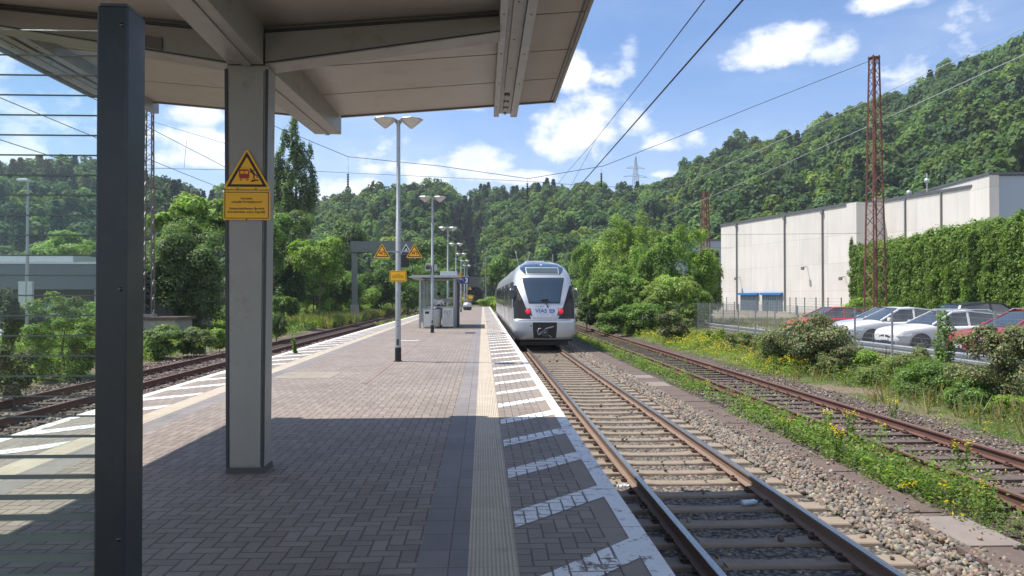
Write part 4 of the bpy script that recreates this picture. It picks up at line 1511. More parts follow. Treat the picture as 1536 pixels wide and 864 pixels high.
m = MB(); m.tube([(0, .24, 0), (0, .24, 1.0)], .03, 8); m.build('stand', M['galv'], e)
e = empty('litter_bin', (-2.72, 36.25, 0), 0, 'pale square litter bin left of the cylindrical bin at the shelter', 'litter bin')
m = MB(); m.box(-.17, .17, -.15, .15, .08, .92, top=(-.01, -.01)); m.build('housing', M['galv_bright'], e, bevel=.02)
m = MB(); m.box(-.19, .19, -.17, .17, .92, .97); m.build('lid', M['galv'], e, bevel=.01)
m = MB(); m.box(-.10, .10, -.165, -.155, .72, .84); m.build('slot', M['sign_black'], e)

# blue platform number board
p0 = at(683, 421, 45.6); p1 = at(703.6, 421, 45.6)
e = empty('platform_number_board', ((p0.x + p1.x) / 2, 45.6, 0), 0, 'dark blue board with a white 3 hanging beside the third lamp', 'sign')
w = p1.x - p0.x
m = MB(); m.box(-w / 2, w / 2, 0, .06, p0.z - .19, p0.z + .22); m.build('board', M['sign_blue'], e, bevel=.01)
text_mesh('numeral', '3', .40, M['sign_white'], e, (w / 2 - .16, -.002, p0.z + .01), bold=.012)
m = MB(); m.box(w / 2 - .36, w / 2 - .35, -.002, 0, p0.z - .12, p0.z + .14); m.box(-w / 2 + .03, -w / 2 + .26, -.002, 0, p0.z - .13, p0.z - .09); m.box(-w / 2 + .03, -w / 2 + .2, -.002, 0, p0.z - .05, p0.z - .02)
m.build('lettering', M['sign_white'], e)
m = MB(); m.bar((-w / 2 - .1, .03, p0.z + .26), (w / 2, .03, p0.z + .26), .04); m.bar((-w / 2 + .1, .03, p0.z + .2), (-w / 2 + .1, .03, p0.z + .26), .03); m.bar((w / 2 - .1, .03, p0.z + .2), (w / 2 - .1, .03, p0.z + .26), .03)
m.build('bracket', M['galv'], e)
for (px, py, Y, w_, lab) in ((690, 411, 45.5, .36, 'small yellow warning triangle on the third lamp pole above the blue board'), (705, 432, 73.5, .4, 'small yellow warning triangle far down the platform right of the lamp poles')):
    p = at(px, py, Y)
    e = empty('warning_triangle', (p.x, p.y, 0), 0, lab, 'warning sign', 'small far warning signs')
    warn_triangle(e, w_, p.z)
    m = MB(); m.bar((-.05, .03, p.z - .02), (.0, .03, p.z - .02), .03); m.bar((-(p.x + 2.18), .03, p.z), (0, .03, p.z), .03); m.build('bracket', M['galv'], e)
for (px, py, Y, w_, lab) in ((685, 437.5, 45.4, .34, 'small yellow text plate on the third lamp pole below the blue board'), (706, 446, 59.6, .34, 'small yellow text plate on the fourth lamp pole')):
    p = at(px, py, Y)
    e = empty('notice_plate', (p.x, p.y, 0), 0, lab, 'sign', 'small far notice plates')
    m = MB(); m.prism(rrect(0, p.z, w_, w_ * .65, .015), 0, .004); m.build('plate', M['sign_yellow'], e)
    m = MB(); m.bar((-(p.x + 2.18), .02, p.z), (0, .02, p.z), .03); m.build('clamp', M['galv'], e)
e = empty('grit_bin', (-1.75, 84, 0), 0, 'pale rounded grit bin with dark base far down the platform', 'grit bin')
m = MB(); m.lathe([(0, 0), (.44, .01), (.50, .25), (.52, .40)], (0, 0, 0), 20); m.build('tub', M['dark_frame'], e)
m = MB(); m.lathe([(.52, .40), (.54, .50), (.50, .70), (.36, .84), (0, .90)], (0, 0, 0), 20); m.build('lid', M['galv_bright'], e)


# ================================================================== the waiting person
def person():
    root = empty('person', (-2.27, 37.6, 0), R(-160), 'person in a white shirt and dark vest with a cap standing inside the waiting shelter', 'person')
    def skin(name, verts, edges, radii, mat, parent, root_i=0, sub=2):
        me = bpy.data.meshes.new(name); me.from_pydata(verts, edges, []); me.update()
        o = link_mesh(name, me, mat, parent)
        md = o.modifiers.new('skin', 'SKIN')
        for i, r in enumerate(radii):
            me.skin_vertices[0].data[i].radius = (r, r * .8) if isinstance(r, float) else r
        me.skin_vertices[0].data[root_i].use_root = True
        s = o.modifiers.new('sub', 'SUBSURF'); s.levels = sub; s.render_levels = sub
        return o
    V = [(0, 0, .92), (0, 0, 1.08), (0, .01, 1.30), (0, .0, 1.43), (0, .02, 1.50), (0, .035, 1.58), (0, .03, 1.66),
         (-.10, 0, .90), (-.11, .03, .50), (-.11, 0, .09), (-.11, .12, .04), (.10, 0, .90), (.11, .04, .50), (.12, .02, .09), (.12, .14, .04),
         (-.17, 0, 1.40), (-.24, .08, 1.16), (-.22, .30, 1.08), (-.20, .38, 1.07), (.17, 0, 1.40), (.25, .10, 1.18), (.27, .34, 1.10), (.26, .42, 1.08)]
    E = [(0, 1), (1, 2), (2, 3), (3, 4), (4, 5), (5, 6), (0, 7), (7, 8), (8, 9), (9, 10), (0, 11), (11, 12), (12, 13), (13, 14), (3, 15), (15, 16), (16, 17), (17, 18), (3, 19), (19, 20), (20, 21), (21, 22)]
    Rr = [(.15, .11), (.14, .10), (.17, .11), (.13, .09), .055, .085, .078, .095, .06, .045, .04, .095, .06, .045, .04, .065, .045, .035, .03, .065, .045, .035, .03]
    body = skin('body', V, E, Rr, pmat('skin', (.42, .26, .19), .6), root)
    skin('shirt', [(0, 0, .95), (0, 0, 1.1), (0, .01, 1.30), (0, 0, 1.43), (-.18, 0, 1.40), (-.245, .08, 1.17), (-.235, .16, 1.13), (.18, 0, 1.40), (.255, .10, 1.19), (.26, .18, 1.15)],
         [(0, 1), (1, 2), (2, 3), (3, 4), (4, 5), (5, 6), (3, 7), (7, 8), (8, 9)], [(.17, .13), (.16, .12), (.19, .13), (.14, .10), .08, .06, .055, .08, .06, .055], pmat('white_shirt', (.85, .86, .88), .8), root)
    skin('vest', [(0, 0, 1.0), (0, 0, 1.15), (0, .01, 1.30), (0, 0, 1.40)], [(0, 1), (1, 2), (2, 3)], [(.172, .138), (.165, .125), (.17, .125), (.10, .11)], pmat('dark_vest', (.03, .035, .045), .8), root)
    skin('trousers', [(0, 0, .96), (-.10, 0, .88), (-.11, .03, .5), (-.11, 0, .10), (.10, 0, .88), (.11, .04, .5), (.12, .02, .10)], [(0, 1), (1, 2), (2, 3), (0, 4), (4, 5), (5, 6)],
         [(.17, .13), .11, .08, .06, .11, .08, .06], pmat('grey_trousers', (.12, .125, .13), .85), root)
    skin('shoe', [(-.11, -.02, .05), (-.11, .15, .035)], [(0, 1)], [.05, .045], M['black_rubber'], root)
    skin('shoe', [(.12, 0, .05), (.12, .17, .035)], [(0, 1)], [.05, .045], M['black_rubber'], root)
    m = MB(); m.lathe([(.105, 1.63), (.108, 1.68), (.085, 1.735), (.03, 1.76), (0, 1.762)], (0, .03, 0), 16); m.box(-.07, .07, .12, .22, 1.645, 1.66)
    m.build('cap', pmat('dark_cap', (.02, .022, .03), .8), root)
    m = MB()
    m.add([(-.04, .115, 1.60), (-.02, .12, 1.60), (-.03, .122, 1.615)], [(0, 1, 2)]); m.add([(.04, .115, 1.60), (.02, .12, 1.60), (.03, .122, 1.615)], [(0, 2, 1)])
    m.build('eyes', M['sign_black'], body)


person()
# ================================================================== TRAIN
TR = empty('passenger_train', (2.77, 32.6, RT), 0, 'silver regional train with red tail lights seen from behind on the right platform track', 'train')
TL = 41.0
M['train_black'] = pmat('train_black_panel', (.018, .017, .015), .2, 0, 0, spec=.35)
WZ = [(.40, 1.22), (.5, 1.32), (.7, 1.40), (1.1, 1.42), (2.0, 1.42), (2.6, 1.41), (3.0, 1.37), (3.3, 1.30), (3.55, 1.20), (3.75, 1.08), (3.9, .90), (4.0, .68), (4.06, .35), (4.08, .0)]
BY = [(.40, .16), (.5, .05), (.7, 0), (1.26, 0), (1.33, .07), (1.6, .15), (2.1, .30), (3.1, .95), (3.45, 1.3), (3.7, 1.75), (3.9, 2.4), (4.0, 3.0), (4.06, 3.6), (4.08, 3.9)]


def W(z): return float(np.interp(z, [a for a, b in WZ], [b for a, b in WZ]))
def B(z): return float(np.interp(z, [a for a, b in BY], [b for a, b in BY]))


def D(x, z):
    w = max(W(z), .02); t = min(abs(x) / w, 1.0)
    c = .42 + .25 * max(0, min(1, (z - 1.1) / 1.5))
    return B(z) + c * (1 - (1 - t ** 2.7) ** (1 / 2.7))


zs = [.40, .45, .52, .6, .7, .85, 1.0, 1.15, 1.26, 1.29, 1.33, 1.4, 1.6, 1.8, 2.0, 2.2, 2.4, 2.6, 2.8, 3.0, 3.15, 3.3, 3.42, 3.55, 3.65, 3.75, 3.83, 3.9, 3.95, 4.0, 4.03, 4.06, 4.075, 4.08]
us = [math.sin(t * math.pi / 2) for t in np.linspace(-1, 1, 41)]
m = MB()
rows = []
for z in zs:
    w = W(z)
    row = [(u * w, D(u * w, z), z) for u in us]
    row = [(-w, TL, z), (-w, TL * .5, z), (-w, 8, z)] + row + [(w, 8, z), (w, TL * .5, z), (w, TL, z)]
    rows.append(row)
m.grid(rows, 0, True)
# underside + far end
m.add([(-1.22, .5, .40), (1.22, .5, .40), (1.22, TL, .40), (-1.22, TL, .40)], [(0, 1, 2, 3)], 1)
m.add([(s * w_, TL, z) for s, seq in ((-1, WZ), (1, WZ[::-1])) for z, w_ in seq], [tuple(range(2 * len(WZ)))], 1)
body = m.build('body', [M['train_silver'], M['train_under']], TR, merge=False)


def patch(poly, off, name, mat, parent=TR, n=14, thick=True, fn=D):
    """polygon in front-view (x,z) laid on the nose surface, standing `off` proud of it"""
    xs = [p[0] for p in poly]; zz = [p[1] for p in poly]
    z0, z1 = min(zz), max(zz)
    m = MB(); rows = []
    for i in range(n + 1):
        z = z0 + (z1 - z0) * i / n
        z = min(max(z, z0 + 1e-4), z1 - 1e-4)
        cr = []
        for (a, b) in zip(poly, poly[1:] + poly[:1]):
            if (a[1] - z) * (b[1] - z) <= 0 and abs(a[1] - b[1]) > 1e-9:
                cr.append(a[0] + (b[0] - a[0]) * (z - a[1]) / (b[1] - a[1]))
        xa, xb = min(cr), max(cr)
        rows.append([(xa + (xb - xa) * j / 16, fn(xa + (xb - xa) * j / 16, z) - off, z) for j in range(17)])
    m.grid(rows, 0, True)
    # rim back to the surface
    rim = rows[0] + [r[-1] for r in rows[1:]] + rows[-1][::-1][1:] + [r[0] for r in rows[::-1][1:-1]]
    back = [(p[0], p[1] + off + .004, p[2]) for p in rim]
    k = len(rim)
    m.add(rim + back, [(i, (i + 1) % k, k + (i + 1) % k, k + i) for i in range(k)], 0, False)
    return m.build(name, mat, parent)


# dark side fields beside the silver A-shaped front frame
for s in (-1, 1):
    patch([(s * .60, 1.33), (s * .64, 1.42), (s * .84, 1.85), (s * 1.08, 2.50), (s * 1.22, 2.84), (s * 1.385, 2.84), (s * 1.41, 1.7), (s * 1.413, 1.33)], .006, 'dark_side_field', M['train_black'])
ws = patch([(-.70, 2.02), (.70, 2.02), (.98, 3.20), (-.98, 3.20)], .010, 'windscreen_frame', M['black_rubber'])
patch([(-.665, 2.06), (.665, 2.06), (.94, 3.165), (-.94, 3.165)], .016, 'windscreen', M['train_glass'])
# dark head above the windscreen with the destination display
patch([(-.80, 3.34), (.80, 3.34), (.88, 3.42), (1.02, 3.62), (.98, 3.78), (.82, 3.92), (.55, 4.0), (-.55, 4.0), (-.82, 3.92), (-.98, 3.78), (-1.02, 3.62), (-.88, 3.42)], .010, 'head_field', M['train_glass'])
patch([(-.76, 3.36), (.76, 3.36), (.78, 3.70), (-.78, 3.70)], .020, 'display_frame', M['galv_bright'])
disp = patch([(-.72, 3.39), (.72, 3.39), (.74, 3.67), (-.74, 3.67)], .026, 'destination_display', pmat('unlit_display', (.055, .075, .07), .15, 0, .1, 9, coat=.5))
patch([(-.035, 3.80), (.035, 3.80), (.05, 3.84), (.035, 3.88), (-.035, 3.88), (-.05, 3.84)], .02, 'upper_lamp', M['galv_bright'])
m = MB()
for k in range(5):
    z = 2.12 + k * .14
    pass
# tail lights
for s in (-1, 1):
    h = patch([(s * .56, 1.48), (s * .80, 1.48), (s * .90, 1.80), (s * .63, 1.80)] if s > 0 else [(-.80, 1.48), (-.56, 1.48), (-.63, 1.80), (-.90, 1.80)], .014, 'lamp_housing', M['black_gloss'])
    x = s * .735; z = 1.66
    m = MB(); y = D(x, z)
    m.lathe([(0, y - .055), (.09, y - .05), (.115, y - .025), (.12, y + .02)], (x, 0, z), 20, axis='y')
    m.build('tail_light', M['tail_red'], TR)
# wiper
m = MB()
pa = Vector((.05, D(.05, 2.0) - .05, 2.0)); pb = Vector((.02, D(.02, 2.18) - .05, 2.16))
m.bar(pa + Vector((.10, 0, -.12)), pb, .03); m.bar(pb + Vector((-.16, 0, .02)), pb + Vector((.16, 0, .05)), .045, .03); m.bar(pb + Vector((-.12, 0, -.04)), pb + Vector((.14, 0, -.02)), .02)
m.lathe([(0, pa.y - .01), (.04, pa.y - .01), (.045, pa.y + .06)], (pa.x + .1, 0, pa.z - .12), 10, axis='y')
m.build('wiper', M['black_rubber'], TR)
# operator lettering: blue word and emblem
blue = pmat('operator_blue', (.02, .07, .33), .35)
tilt = math.atan2(B(1.78) - B(1.58), .2)
yy = D(0, 1.68)
o = text_mesh('lettering', 'VIAS', .24, blue, TR, (-.15, yy - .03, 1.685), rot=(R(90) - tilt, 0, 0), bold=.003, sx=1.12)
m = MB()
pts = []
def arc(cx, cz, r, a0, a1, n=10): return [(cx + r * math.cos(R(a0 + (a1 - a0) * i / n)), cz + r * .72 * math.sin(R(a0 + (a1 - a0) * i / n))) for i in range(n + 1)]
out = [(.22, .075)] + [(.36, .075)] + arc(.36, 0, .105, 90, -90)[1:] + [(.22, -.075), (.22, -.04), (.35, -.04)] + arc(.35, 0, .055, -90, 90)[1:] + [(.22, .04)]
m.prism(out, yy - .028, yy - .034)
m.prism([(.20, -.012), (.33, -.012), (.33, .014), (.20, .014)], yy - .028, yy - .034)
m.v = [(p[0], p[1] + p[2] * math.tan(tilt), p[2] + 1.685) for p in m.v]
m.build('operator_emblem', blue, TR)
text_mesh('train_number', 'ET 22 006 A', .075, M['dark_frame'], TR, (-.22, D(0, 1.90) - .02, 1.895), rot=(R(90) - tilt, 0, 0))
# lower crease strip
patch([(-.52, 1.335), (.52, 1.335), (.58, 1.43), (-.58, 1.43)], .012, 'crease_strip', M['galv'])
patch([(-1.34, 1.27), (1.34, 1.27), (1.34, 1.30), (-1.34, 1.30)], .004, 'bumper_joint', M['train_under'])
# recess for the coupler
patch([(-.50, .48), (.50, .48), (.54, .9), (.54, 1.18), (-.54, 1.18), (-.54, .9)], .012, 'coupler_recess', M['train_under'])
m = MB()
m.tube([(-.18, -.02, .70), (-.18, -.09, .70)], [.10, .10], 16)
m.box(-.10, .12, -.20, .02, .56, .84); m.lathe([(0, -.30), (.05, -.29), (.07, -.2)], (.0, 0, .70), 14, axis='y')
m.bar((-.30, -.06, .60), (.02, -.10, .86), .05); m.bar((.02, -.10, .86), (.36, -.04, .98), .05)
m.build('coupler', M['dark_frame'], TR, bevel=.008)
m = MB()
m.tube([(-.30, -.05, .66), (-.33, -.07, .80), (-.26, -.08, .92), (-.18, -.06, .90)], .022, 8)
m.bar((.0, -.12, .90), (.38, -.05, 1.0), .035); m.bar((-.3, -.11, .62), (-.02, -.12, .86), .03); m.bar((.16, -.1, .62), (.30, -.08, .50), .028)
m.build('coupler_hose', M['galv'], TR)
m = MB(); m.lathe([(0, -.03), (.03, -.03), (.035, .01)], (-.62, 0, 1.03), 10, axis='y'); m.build('socket', M['dark_frame'], TR)
# sand / plough bar beneath
m = MB(); m.box(-1.1, 1.1, .45, .55, .14, .40); m.box(-1.3, 1.3, .8, TL - 1, .30, .42); m.build('skirt', M['train_under'], TR)
# side: dark window band, windows, doors (both sides)
def side(s):
    x = s * 1.425
    def strip(y0, y1, z0, z1, off, name, mat, par=TR):
        m = MB(); zz = np.linspace(z0, z1, 7)
        m.grid([[(s * (W(z) + off), y0, z), (s * (W(z) + off), y1, z)] for z in zz], 0, False)
        m.grid([[(s * (W(z) - .01), y0, z), (s * (W(z) + off), y0, z)] for z in zz], 0, False)
        return m.build(name, mat, par)
    strip(1.25, TL - .5, 1.75, 3.02, .006, 'window_band', M['train_dark'])
    y = 3.0
    k = 0
    while y < TL - 4:
        if k in (1, 5, 9):
            d = strip(y + .2, y + 1.65, .75, 3.05, .014, 'door', M['train_silver'])
            strip(y + .32, y + .88, 1.5, 2.85, .02, 'door_window', M['train_glass'], d); strip(y + .98, y + 1.54, 1.5, 2.85, .02, 'door_window', M['train_glass'], d)
            y += 2.0
        else:
            strip(y, y + 1.7, 1.95, 2.80, .012, 'side_window', M['train_glass']); y += 1.95
        k += 1
    strip(1.3, 2.2, 1.9, 2.75, .012, 'cab_window', M['train_glass'])
    # mirror / camera
    m = MB(); m.tube([(s * 1.36, 1.0, 2.62), (s * 1.50, .75, 2.70), (s * 1.52, .72, 2.60)], .022, 8); m.build('mirror_arm', M['galv_bright'], TR)
    m = MB(); m.box(s * 1.44 - .05 * s, s * 1.44 + .12 * s, .66, .76, 2.22, 2.62, top=(.02, .01)); m.build('mirror', M['black_gloss'], TR, bevel=.02)
    # bogies
    for yb in (3.4, 20, TL - 4):
        m = MB()
        for dy in (-1.3, 1.3):
            m.lathe([(0, -.03), (.36, -.03), (.39, 0), (.42, .03), (.42, .08)], (s * .80, yb + dy, .42), 24, axis='x')
        m.box(s * .98 - .05, s * .98 + .05, yb - 1.8, yb + 1.8, .42, .60)
        m.build('bogie', M['train_under'], TR)


side(1); side(-1)
# roof gear and pantograph
m = MB()
m.box(-.55, .55, 6, 9.5, 4.05, 4.22, top=(.06, .1)); m.box(-.6, .6, 12, 17, 4.05, 4.25, top=(.06, .1)); m.box(-.6, .6, 24, 30, 4.05, 4.25, top=(.06, .1))
m.build('roof_equipment', M['galv'], TR, bevel=.02)
m = MB()
y0 = 10.2
for s in (-.30, .30): m.bar((s * 1.9, y0, 4.15), (s * .7, y0 - 1.6, 4.28), .05); m.bar((s * .8, y0 - 1.6, 4.28), (s * 1.9, y0 - .1, 4.36), .04)
m.bar((-.75, y0 - .1, 4.40), (.75, y0 - .1, 4.40), .06); m.bar((-.75, y0 + .25, 4.40), (.75, y0 + .25, 4.40), .06)
m.bar((-.75, y0 - .1, 4.40), (-.95, y0 - .1, 4.26), .04); m.bar((.75, y0 - .1, 4.40), (.95, y0 - .1, 4.26), .04)
m.build('pantograph', M['dark_frame'], TR)
m = MB(); m.tube([(-.95, 4.6, 3.9), (-1.12, 4.0, 4.55)], .018, 6); m.tube([(-.55, 4.6, 4.0), (-.40, 4.3, 4.55)], .018, 6); m.build('antenna', M['galv_bright'], TR)

# ================================================================== lattice masts
def lattice_mast(name, x, y, z0, h, wb, wt, mat, label, group=None, bays=26, leg=.10, br=.045, foot=True):
    root = empty(name, (x, y, z0), R(8), label, 'lattice mast', group)
    m = MB()
    c = lambda t, sx, sy: Vector((sx * (wb + (wt - wb) * t) / 2, sy * (wb + (wt - wb) * t) / 2, h * t))
    for sx in (-1, 1):
        for sy in (-1, 1):
            a, b = c(0, sx, sy), c(1, sx, sy)
            m.bar(a, b, leg, leg * .25, up=(0, 1, 0)); m.bar(a, b, leg * .25, leg, up=(0, 1, 0))
    m.build('legs', mat, root)
    m = MB()
    for f in range(4):
        s0, s1 = [((-1, -1), (1, -1)), ((1, -1), (1, 1)), ((1, 1), (-1, 1)), ((-1, 1), (-1, -1))][f]
        for i in range(bays):
            t0, t1 = i / bays, (i + 1) / bays
            a, b = (s0, s1) if i % 2 == 0 else (s1, s0)
            m.bar(c(t0, *a), c(t1, *b), br, br * .3)
            if i % 4 == 0: m.bar(c(t0, *a), c(t0, *b), br, br * .3)
        m.bar(c(1, *s0) - Vector((0, 0, .1)), c(1, *s1) - Vector((0, 0, .1)), .2, .03, up=(0, 0, 1))
    m.build('lattice_bracing', mat, root)
    if foot:
        m = MB(); m.box(-wb * .8, wb * .8, -wb * .8, wb * .8, -.3, .15, top=(.05, .05)); m.build('foundation', M['concrete'], root)
    return root


M['mast_grey'] = pmat('weathered_mast_steel', (.20, .18, .165), .6, .3, .2, 3)
RM = at(1311, 84, 40)
lattice_mast('lattice_mast', RM.x, 40, -.53, RM.z + .53, .84, .36, M['rust_mast'], 'tall rust red lattice mast rising between the parked cars and the dark green hedge')
MB_ = at(1058, 287, 90)
lattice_mast('lattice_mast', MB_.x, 90, -.63, MB_.z + .63, 1.15, .5, M['rust_mast'], 'rust red lattice mast standing behind the birch trees left of the white hall', leg=.16, br=.09)
q = at(454, 280, 84)
lattice_mast('lattice_mast', q.x, 84, -.6, q.z + .6, 1.1, .55, M['rust_mast'], 'rust red lattice mast in the green trees beside the poplar', leg=.14, br=.08)
q = at(222, 475, 42)
lattice_mast('lattice_mast', q.x, 42, q.z, 14.5, .52, .32, M['mast_grey'], 'grey galvanised lattice mast on a walled ledge beside the anthracite post', bays=34, leg=.08, br=.045)
LM = Vector((q.x, 42, q.z + 14.2))

# walled ledge under it
e = empty('retaining_wall', (q.x, 42, -.6), 0, 'low brown walled ledge under the grey lattice mast', 'wall')
m = MB(); m.box(-2.0, 1.9, -1.0, 1.4, 0, q.z + .46); m.build('wall', M['concrete'], e)
m = MB(); m.box(-2.15, 2.1, -1.15, 1.5, q.z + .46, q.z + .6); m.build('coping', M['trough'], e)
e = empty('metal_container', (at(258, 470, 46).x, 46, -.6), 0, 'pale ribbed metal container behind the grey lattice mast', 'container')
m = MB()
for i in range(16): m.box(-1.8 + i * .22, -1.68 + i * .22, -.03, 0, .75, 1.75)
m.box(-1.85, 1.85, 0, 1.6, .2, 1.8); m.build('shell', M['galv'], e)

M['pylon'] = pmat('pale_steel', (.50, .54, .58), .6, .0, .05)
# ================================================================== overhead wires
def wire(pts, rad, name, label, cat='overhead wire', group=None, sag=0.0, n=14, mat='wire'):
    P = []
    for a, b in zip(pts, pts[1:]):
        a = Vector(a); b = Vector(b)
        for i in range(n):
            t = i / n; p = a.lerp(b, t); p.z -= sag * 4 * t * (1 - t) * (b - a).length / 50.0; P.append(p)
    P.append(Vector(pts[-1]))
    m = MB(); m.tube(P, rad, 5)
    return tag(m.build(name, M[mat]), label, cat, group)


Z5 = 4.74
cx = 2.77
wire([(cx, -12, Z5), (cx, 40, Z5), (cx + .1, 100, Z5), (cx, 160, Z5)], .013, 'contact_wire', 'thick contact wire over the near track, lower of the two crossing the sky')
pm = at(1057, 0, 9.5)
mess = [(2.6, -14, 6.9), (2.65, 8.0, 5.75), (cx, 40, 6.75), (cx, 100, 6.3), (cx, 160, 6.8)]
def messx(y): return 2.72
# messenger: sagging span towards the head span
a = at(1057, 0, 8.6); b = at(893, 210, 27); c = at(845, 265, 40)
wire([(a.x, a.y - 12, a.z + .9), tuple(a), tuple(at(975, 107, 14)), tuple(b), tuple(c), (cx, 100, 6.4)], .009, 'messenger_wire', 'thin messenger wire over the near track, upper left of the thick contact wire', n=6)
wire([tuple(at(893, 211, 27)), (cx, 27, Z5)], .006, 'dropper_wire', 'short dropper hanging between the messenger and the contact wire', n=2)
# head span between the masts in the plane of the big rust mast
h1 = (RM.x - .3, 40, RM.z - .3)
hp = [h1, tuple(at(1150, 152, 40)), tuple(at(1000, 212, 40)), tuple(at(905, 249, 40)), tuple(at(792, 268, 40)), tuple(at(660, 249, 40)), tuple(at(522, 235, 40)), tuple(at(416, 191, 40)), (LM.x, 41.5, LM.z)]
wire(hp, .016, 'head_span_cable', 'cable slung across all tracks from the big rust mast to the grey lattice mast', n=4)
wire([tuple(at(1300, 283, 40)), tuple(at(900, 280, 40)), tuple(at(792, 272, 40)), tuple(at(475, 257, 40)), (LM.x, 41.5, LM.z - 3.2)], .011, 'head_span_cable', 'nearly level thinner cable just below the slung head span cable', n=3)
wire([tuple(at(1290, 350, 60)), tuple(at(880, 354, 60)), tuple(at(430, 354, 60)), tuple(at(380, 352, 60))], .012, 'head_span_cable', 'level cable crossing in front of the wooded hill above the train', n=3)
wire([tuple(at(1100, 372, 75)), tuple(at(430, 366, 75))], .012, 'head_span_cable', 'lowest level cable crossing just above the signal gantry', n=3)
for (xa, ya, yb, lab) in ((522, 236, 330, 'insulator string hanging from the head span left of the nearest lamp'), (791, 268, 330, 'insulator string hanging from the head span above the platform edge'), (902, 253, 320, 'insulator string hanging from the head span right of the messenger wire')):
    A = at(xa, ya, 40); Bq = at(xa + (2 if xa < 600 else 1), yb, 40)
    e = empty('insulator_string', tuple(A), 0, lab, 'insulator')
    m = MB(); m.tube([(0, 0, 0), tuple(Bq - A)], .007, 5); m.build('hanger', M['wire'], e)
    m = MB()
    z = -.9 if xa < 600 else -.25
    prof = []
    for i in range(6): prof += [(.03, z - i * .13), (.085, z - i * .13 - .03), (.03, z - i * .13 - .08)]
    m.lathe(prof, (0, 0, 0), 10); m.build('insulator', M['insul'], e)
# feeder lines on the big rust mast
wire([tuple(at(1700, 0, 24)), tuple(at(1536, 82, 29.8)), tuple(at(1321, 181, 40.5)), tuple(at(1150, 258, 58)), tuple(at(1000, 324, 100))], .016, 'feeder_line', 'lower feeder line on the right crossing the front of the rust mast', mat='pylon', n=5)
wire([tuple(at(1700, -38, 25)), tuple(at(1536, 42, 30.5)), tuple(at(1305, 150, 42)), tuple(at(1198, 198, 53)), tuple(at(1058, 262, 80)), tuple(at(1000, 288, 110))], .016, 'feeder_line', 'upper feeder line on the right passing behind the rust mast', mat='pylon', n=5)
# left track wires
for (ra, lab, s) in ((2.35, 'left track wire running down behind the anthracite post, middle of three', 0), (1.98, 'left track wire rising closest to the canopy edge', .35), (2.85, 'lowest left track wire', -.2)):
    X = -10.2; z = 1.58 + 10.2 / ra
    wire([(X, 2, z + s), (X, 40, z), (X, 100, z)], .010, 'overhead_wire', lab, group=None, sag=.2)
wire([(-10.2, 15.4, 1.58 + 10.2 / 1.98), (-10.2, 15.4, 1.58 + 10.2 / 3.3)], .006, 'dropper_wire', 'short dropper hanging at the far left behind the striped glass', n=2)
A = at(280, 210, 30); Bq = at(276, 252, 30)
wire([tuple(A), tuple(Bq)], .007, 'dropper_wire', 'short dropper between the wires left of the canopy column', n=2)
wire([tuple(at(130, 250, 30)), tuple(at(300, 254, 30)), tuple(at(470, 257, 38))], .010, 'overhead_wire', 'level wire crossing low between the anthracite post and the canopy column', n=3)

# ================================================================== signal gantry over the left track
p0 = at(532, 362, 70); p1 = at(622, 362, 70)
G = empty('signal_gantry', (p0.x, 70, -.9), 0, 'grey green signal gantry over the left track behind the nearest lamp', 'gantry')
gg = pmat('grey_green_paint', (.16, .19, .17), .6, 0, .12)
zt = p0.z + .9; zb = at(532, 378, 70).z + .9
w = p1.x - p0.x
m = MB(); m.box(-.24, .24, -.2, .2, 0, zb); m.build('post', gg, G)
m = MB(); m.box(-.35, .35, -.3, .3, 0, 1.7); m.build('foundation', M['concrete'], G)
m = MB()
m.box(-.3, w, -.4, -.3, zb, zb + .14); m.box(-.3, w, .3, .4, zb, zb + .14); m.box(-.3, w, -.3, .3, zb + .02, zb + .05)
m.box(-.3, w, -.4, -.36, zt - .06, zt); m.box(-.3, w, -.38, -.37, zb + .1, zt - .05)
m.build('walkway', gg, G)
m = MB()
n_ = 14
for i in range(n_ + 1):
    x = -.3 + (w + .3) * i / n_
    m.box(x - .025, x + .025, -.41, -.36, zb, zt); m.box(x - .02, x + .02, .34, .38, zb, zt)
m.box(-.3, w, .35, .38, zt - .05, zt)
m.build('railing', gg, G)
sp_ = at(609, 374, 69.3)
e = empty('speed_indicator', (sp_.x, 69.3, 0), 0, 'white edged black triangle reading 4 on the signal gantry between the two yellow triangles', 'signal')
m = MB(); m.prism(rtri(0, sp_.z, 1.25, .05), 0, .03); m.build('white_edge', M['sign_white'], e)
m = MB(); m.prism(rtri(0, sp_.z - .03, .95, .04), -.003, .0); m.build('board', M['sign_black'], e)
text_mesh('numeral', '4', .55, M['sign_white'], e, (0, -.006, sp_.z - .10), bold=.012)
m = MB(); m.box(-.03, .03, .03, .7, sp_.z - .3, sp_.z - .24); m.build('bracket', M['dark_frame'], e)
e = empty('light_signal', (at(607, 390, 69.3).x, 69.3, 0), 0, 'dark signal head hanging below the gantry beside the nearest lamp', 'signal')
z = at(607, 390, 69.3).z
m = MB(); m.box(-.42, .42, -.02, .12, z - .7, z + .55); m.build('head', M['sign_black'], e, bevel=.03)
m = MB()
for (dx, dz) in ((-.2, .3), (.2, .3), (0, 0), (-.2, -.35), (.2, -.35)): m.lathe([(.06, -.1), (.08, -.1), (.08, -.02)], (dx, 0, z + dz), 12, axis='y')
m.build('lens_hoods', M['dark_frame'], e)
m = MB(); m.box(-.05, .05, .04, .1, z + .5, zb - .9 + .1); m.box(.7, .75, .04, .1, z - 2.2, zb - .9); m.box(-.1, -.05, .04, .1, z - 2.2, z - .6); m.build('hanger', M['dark_frame'], e)

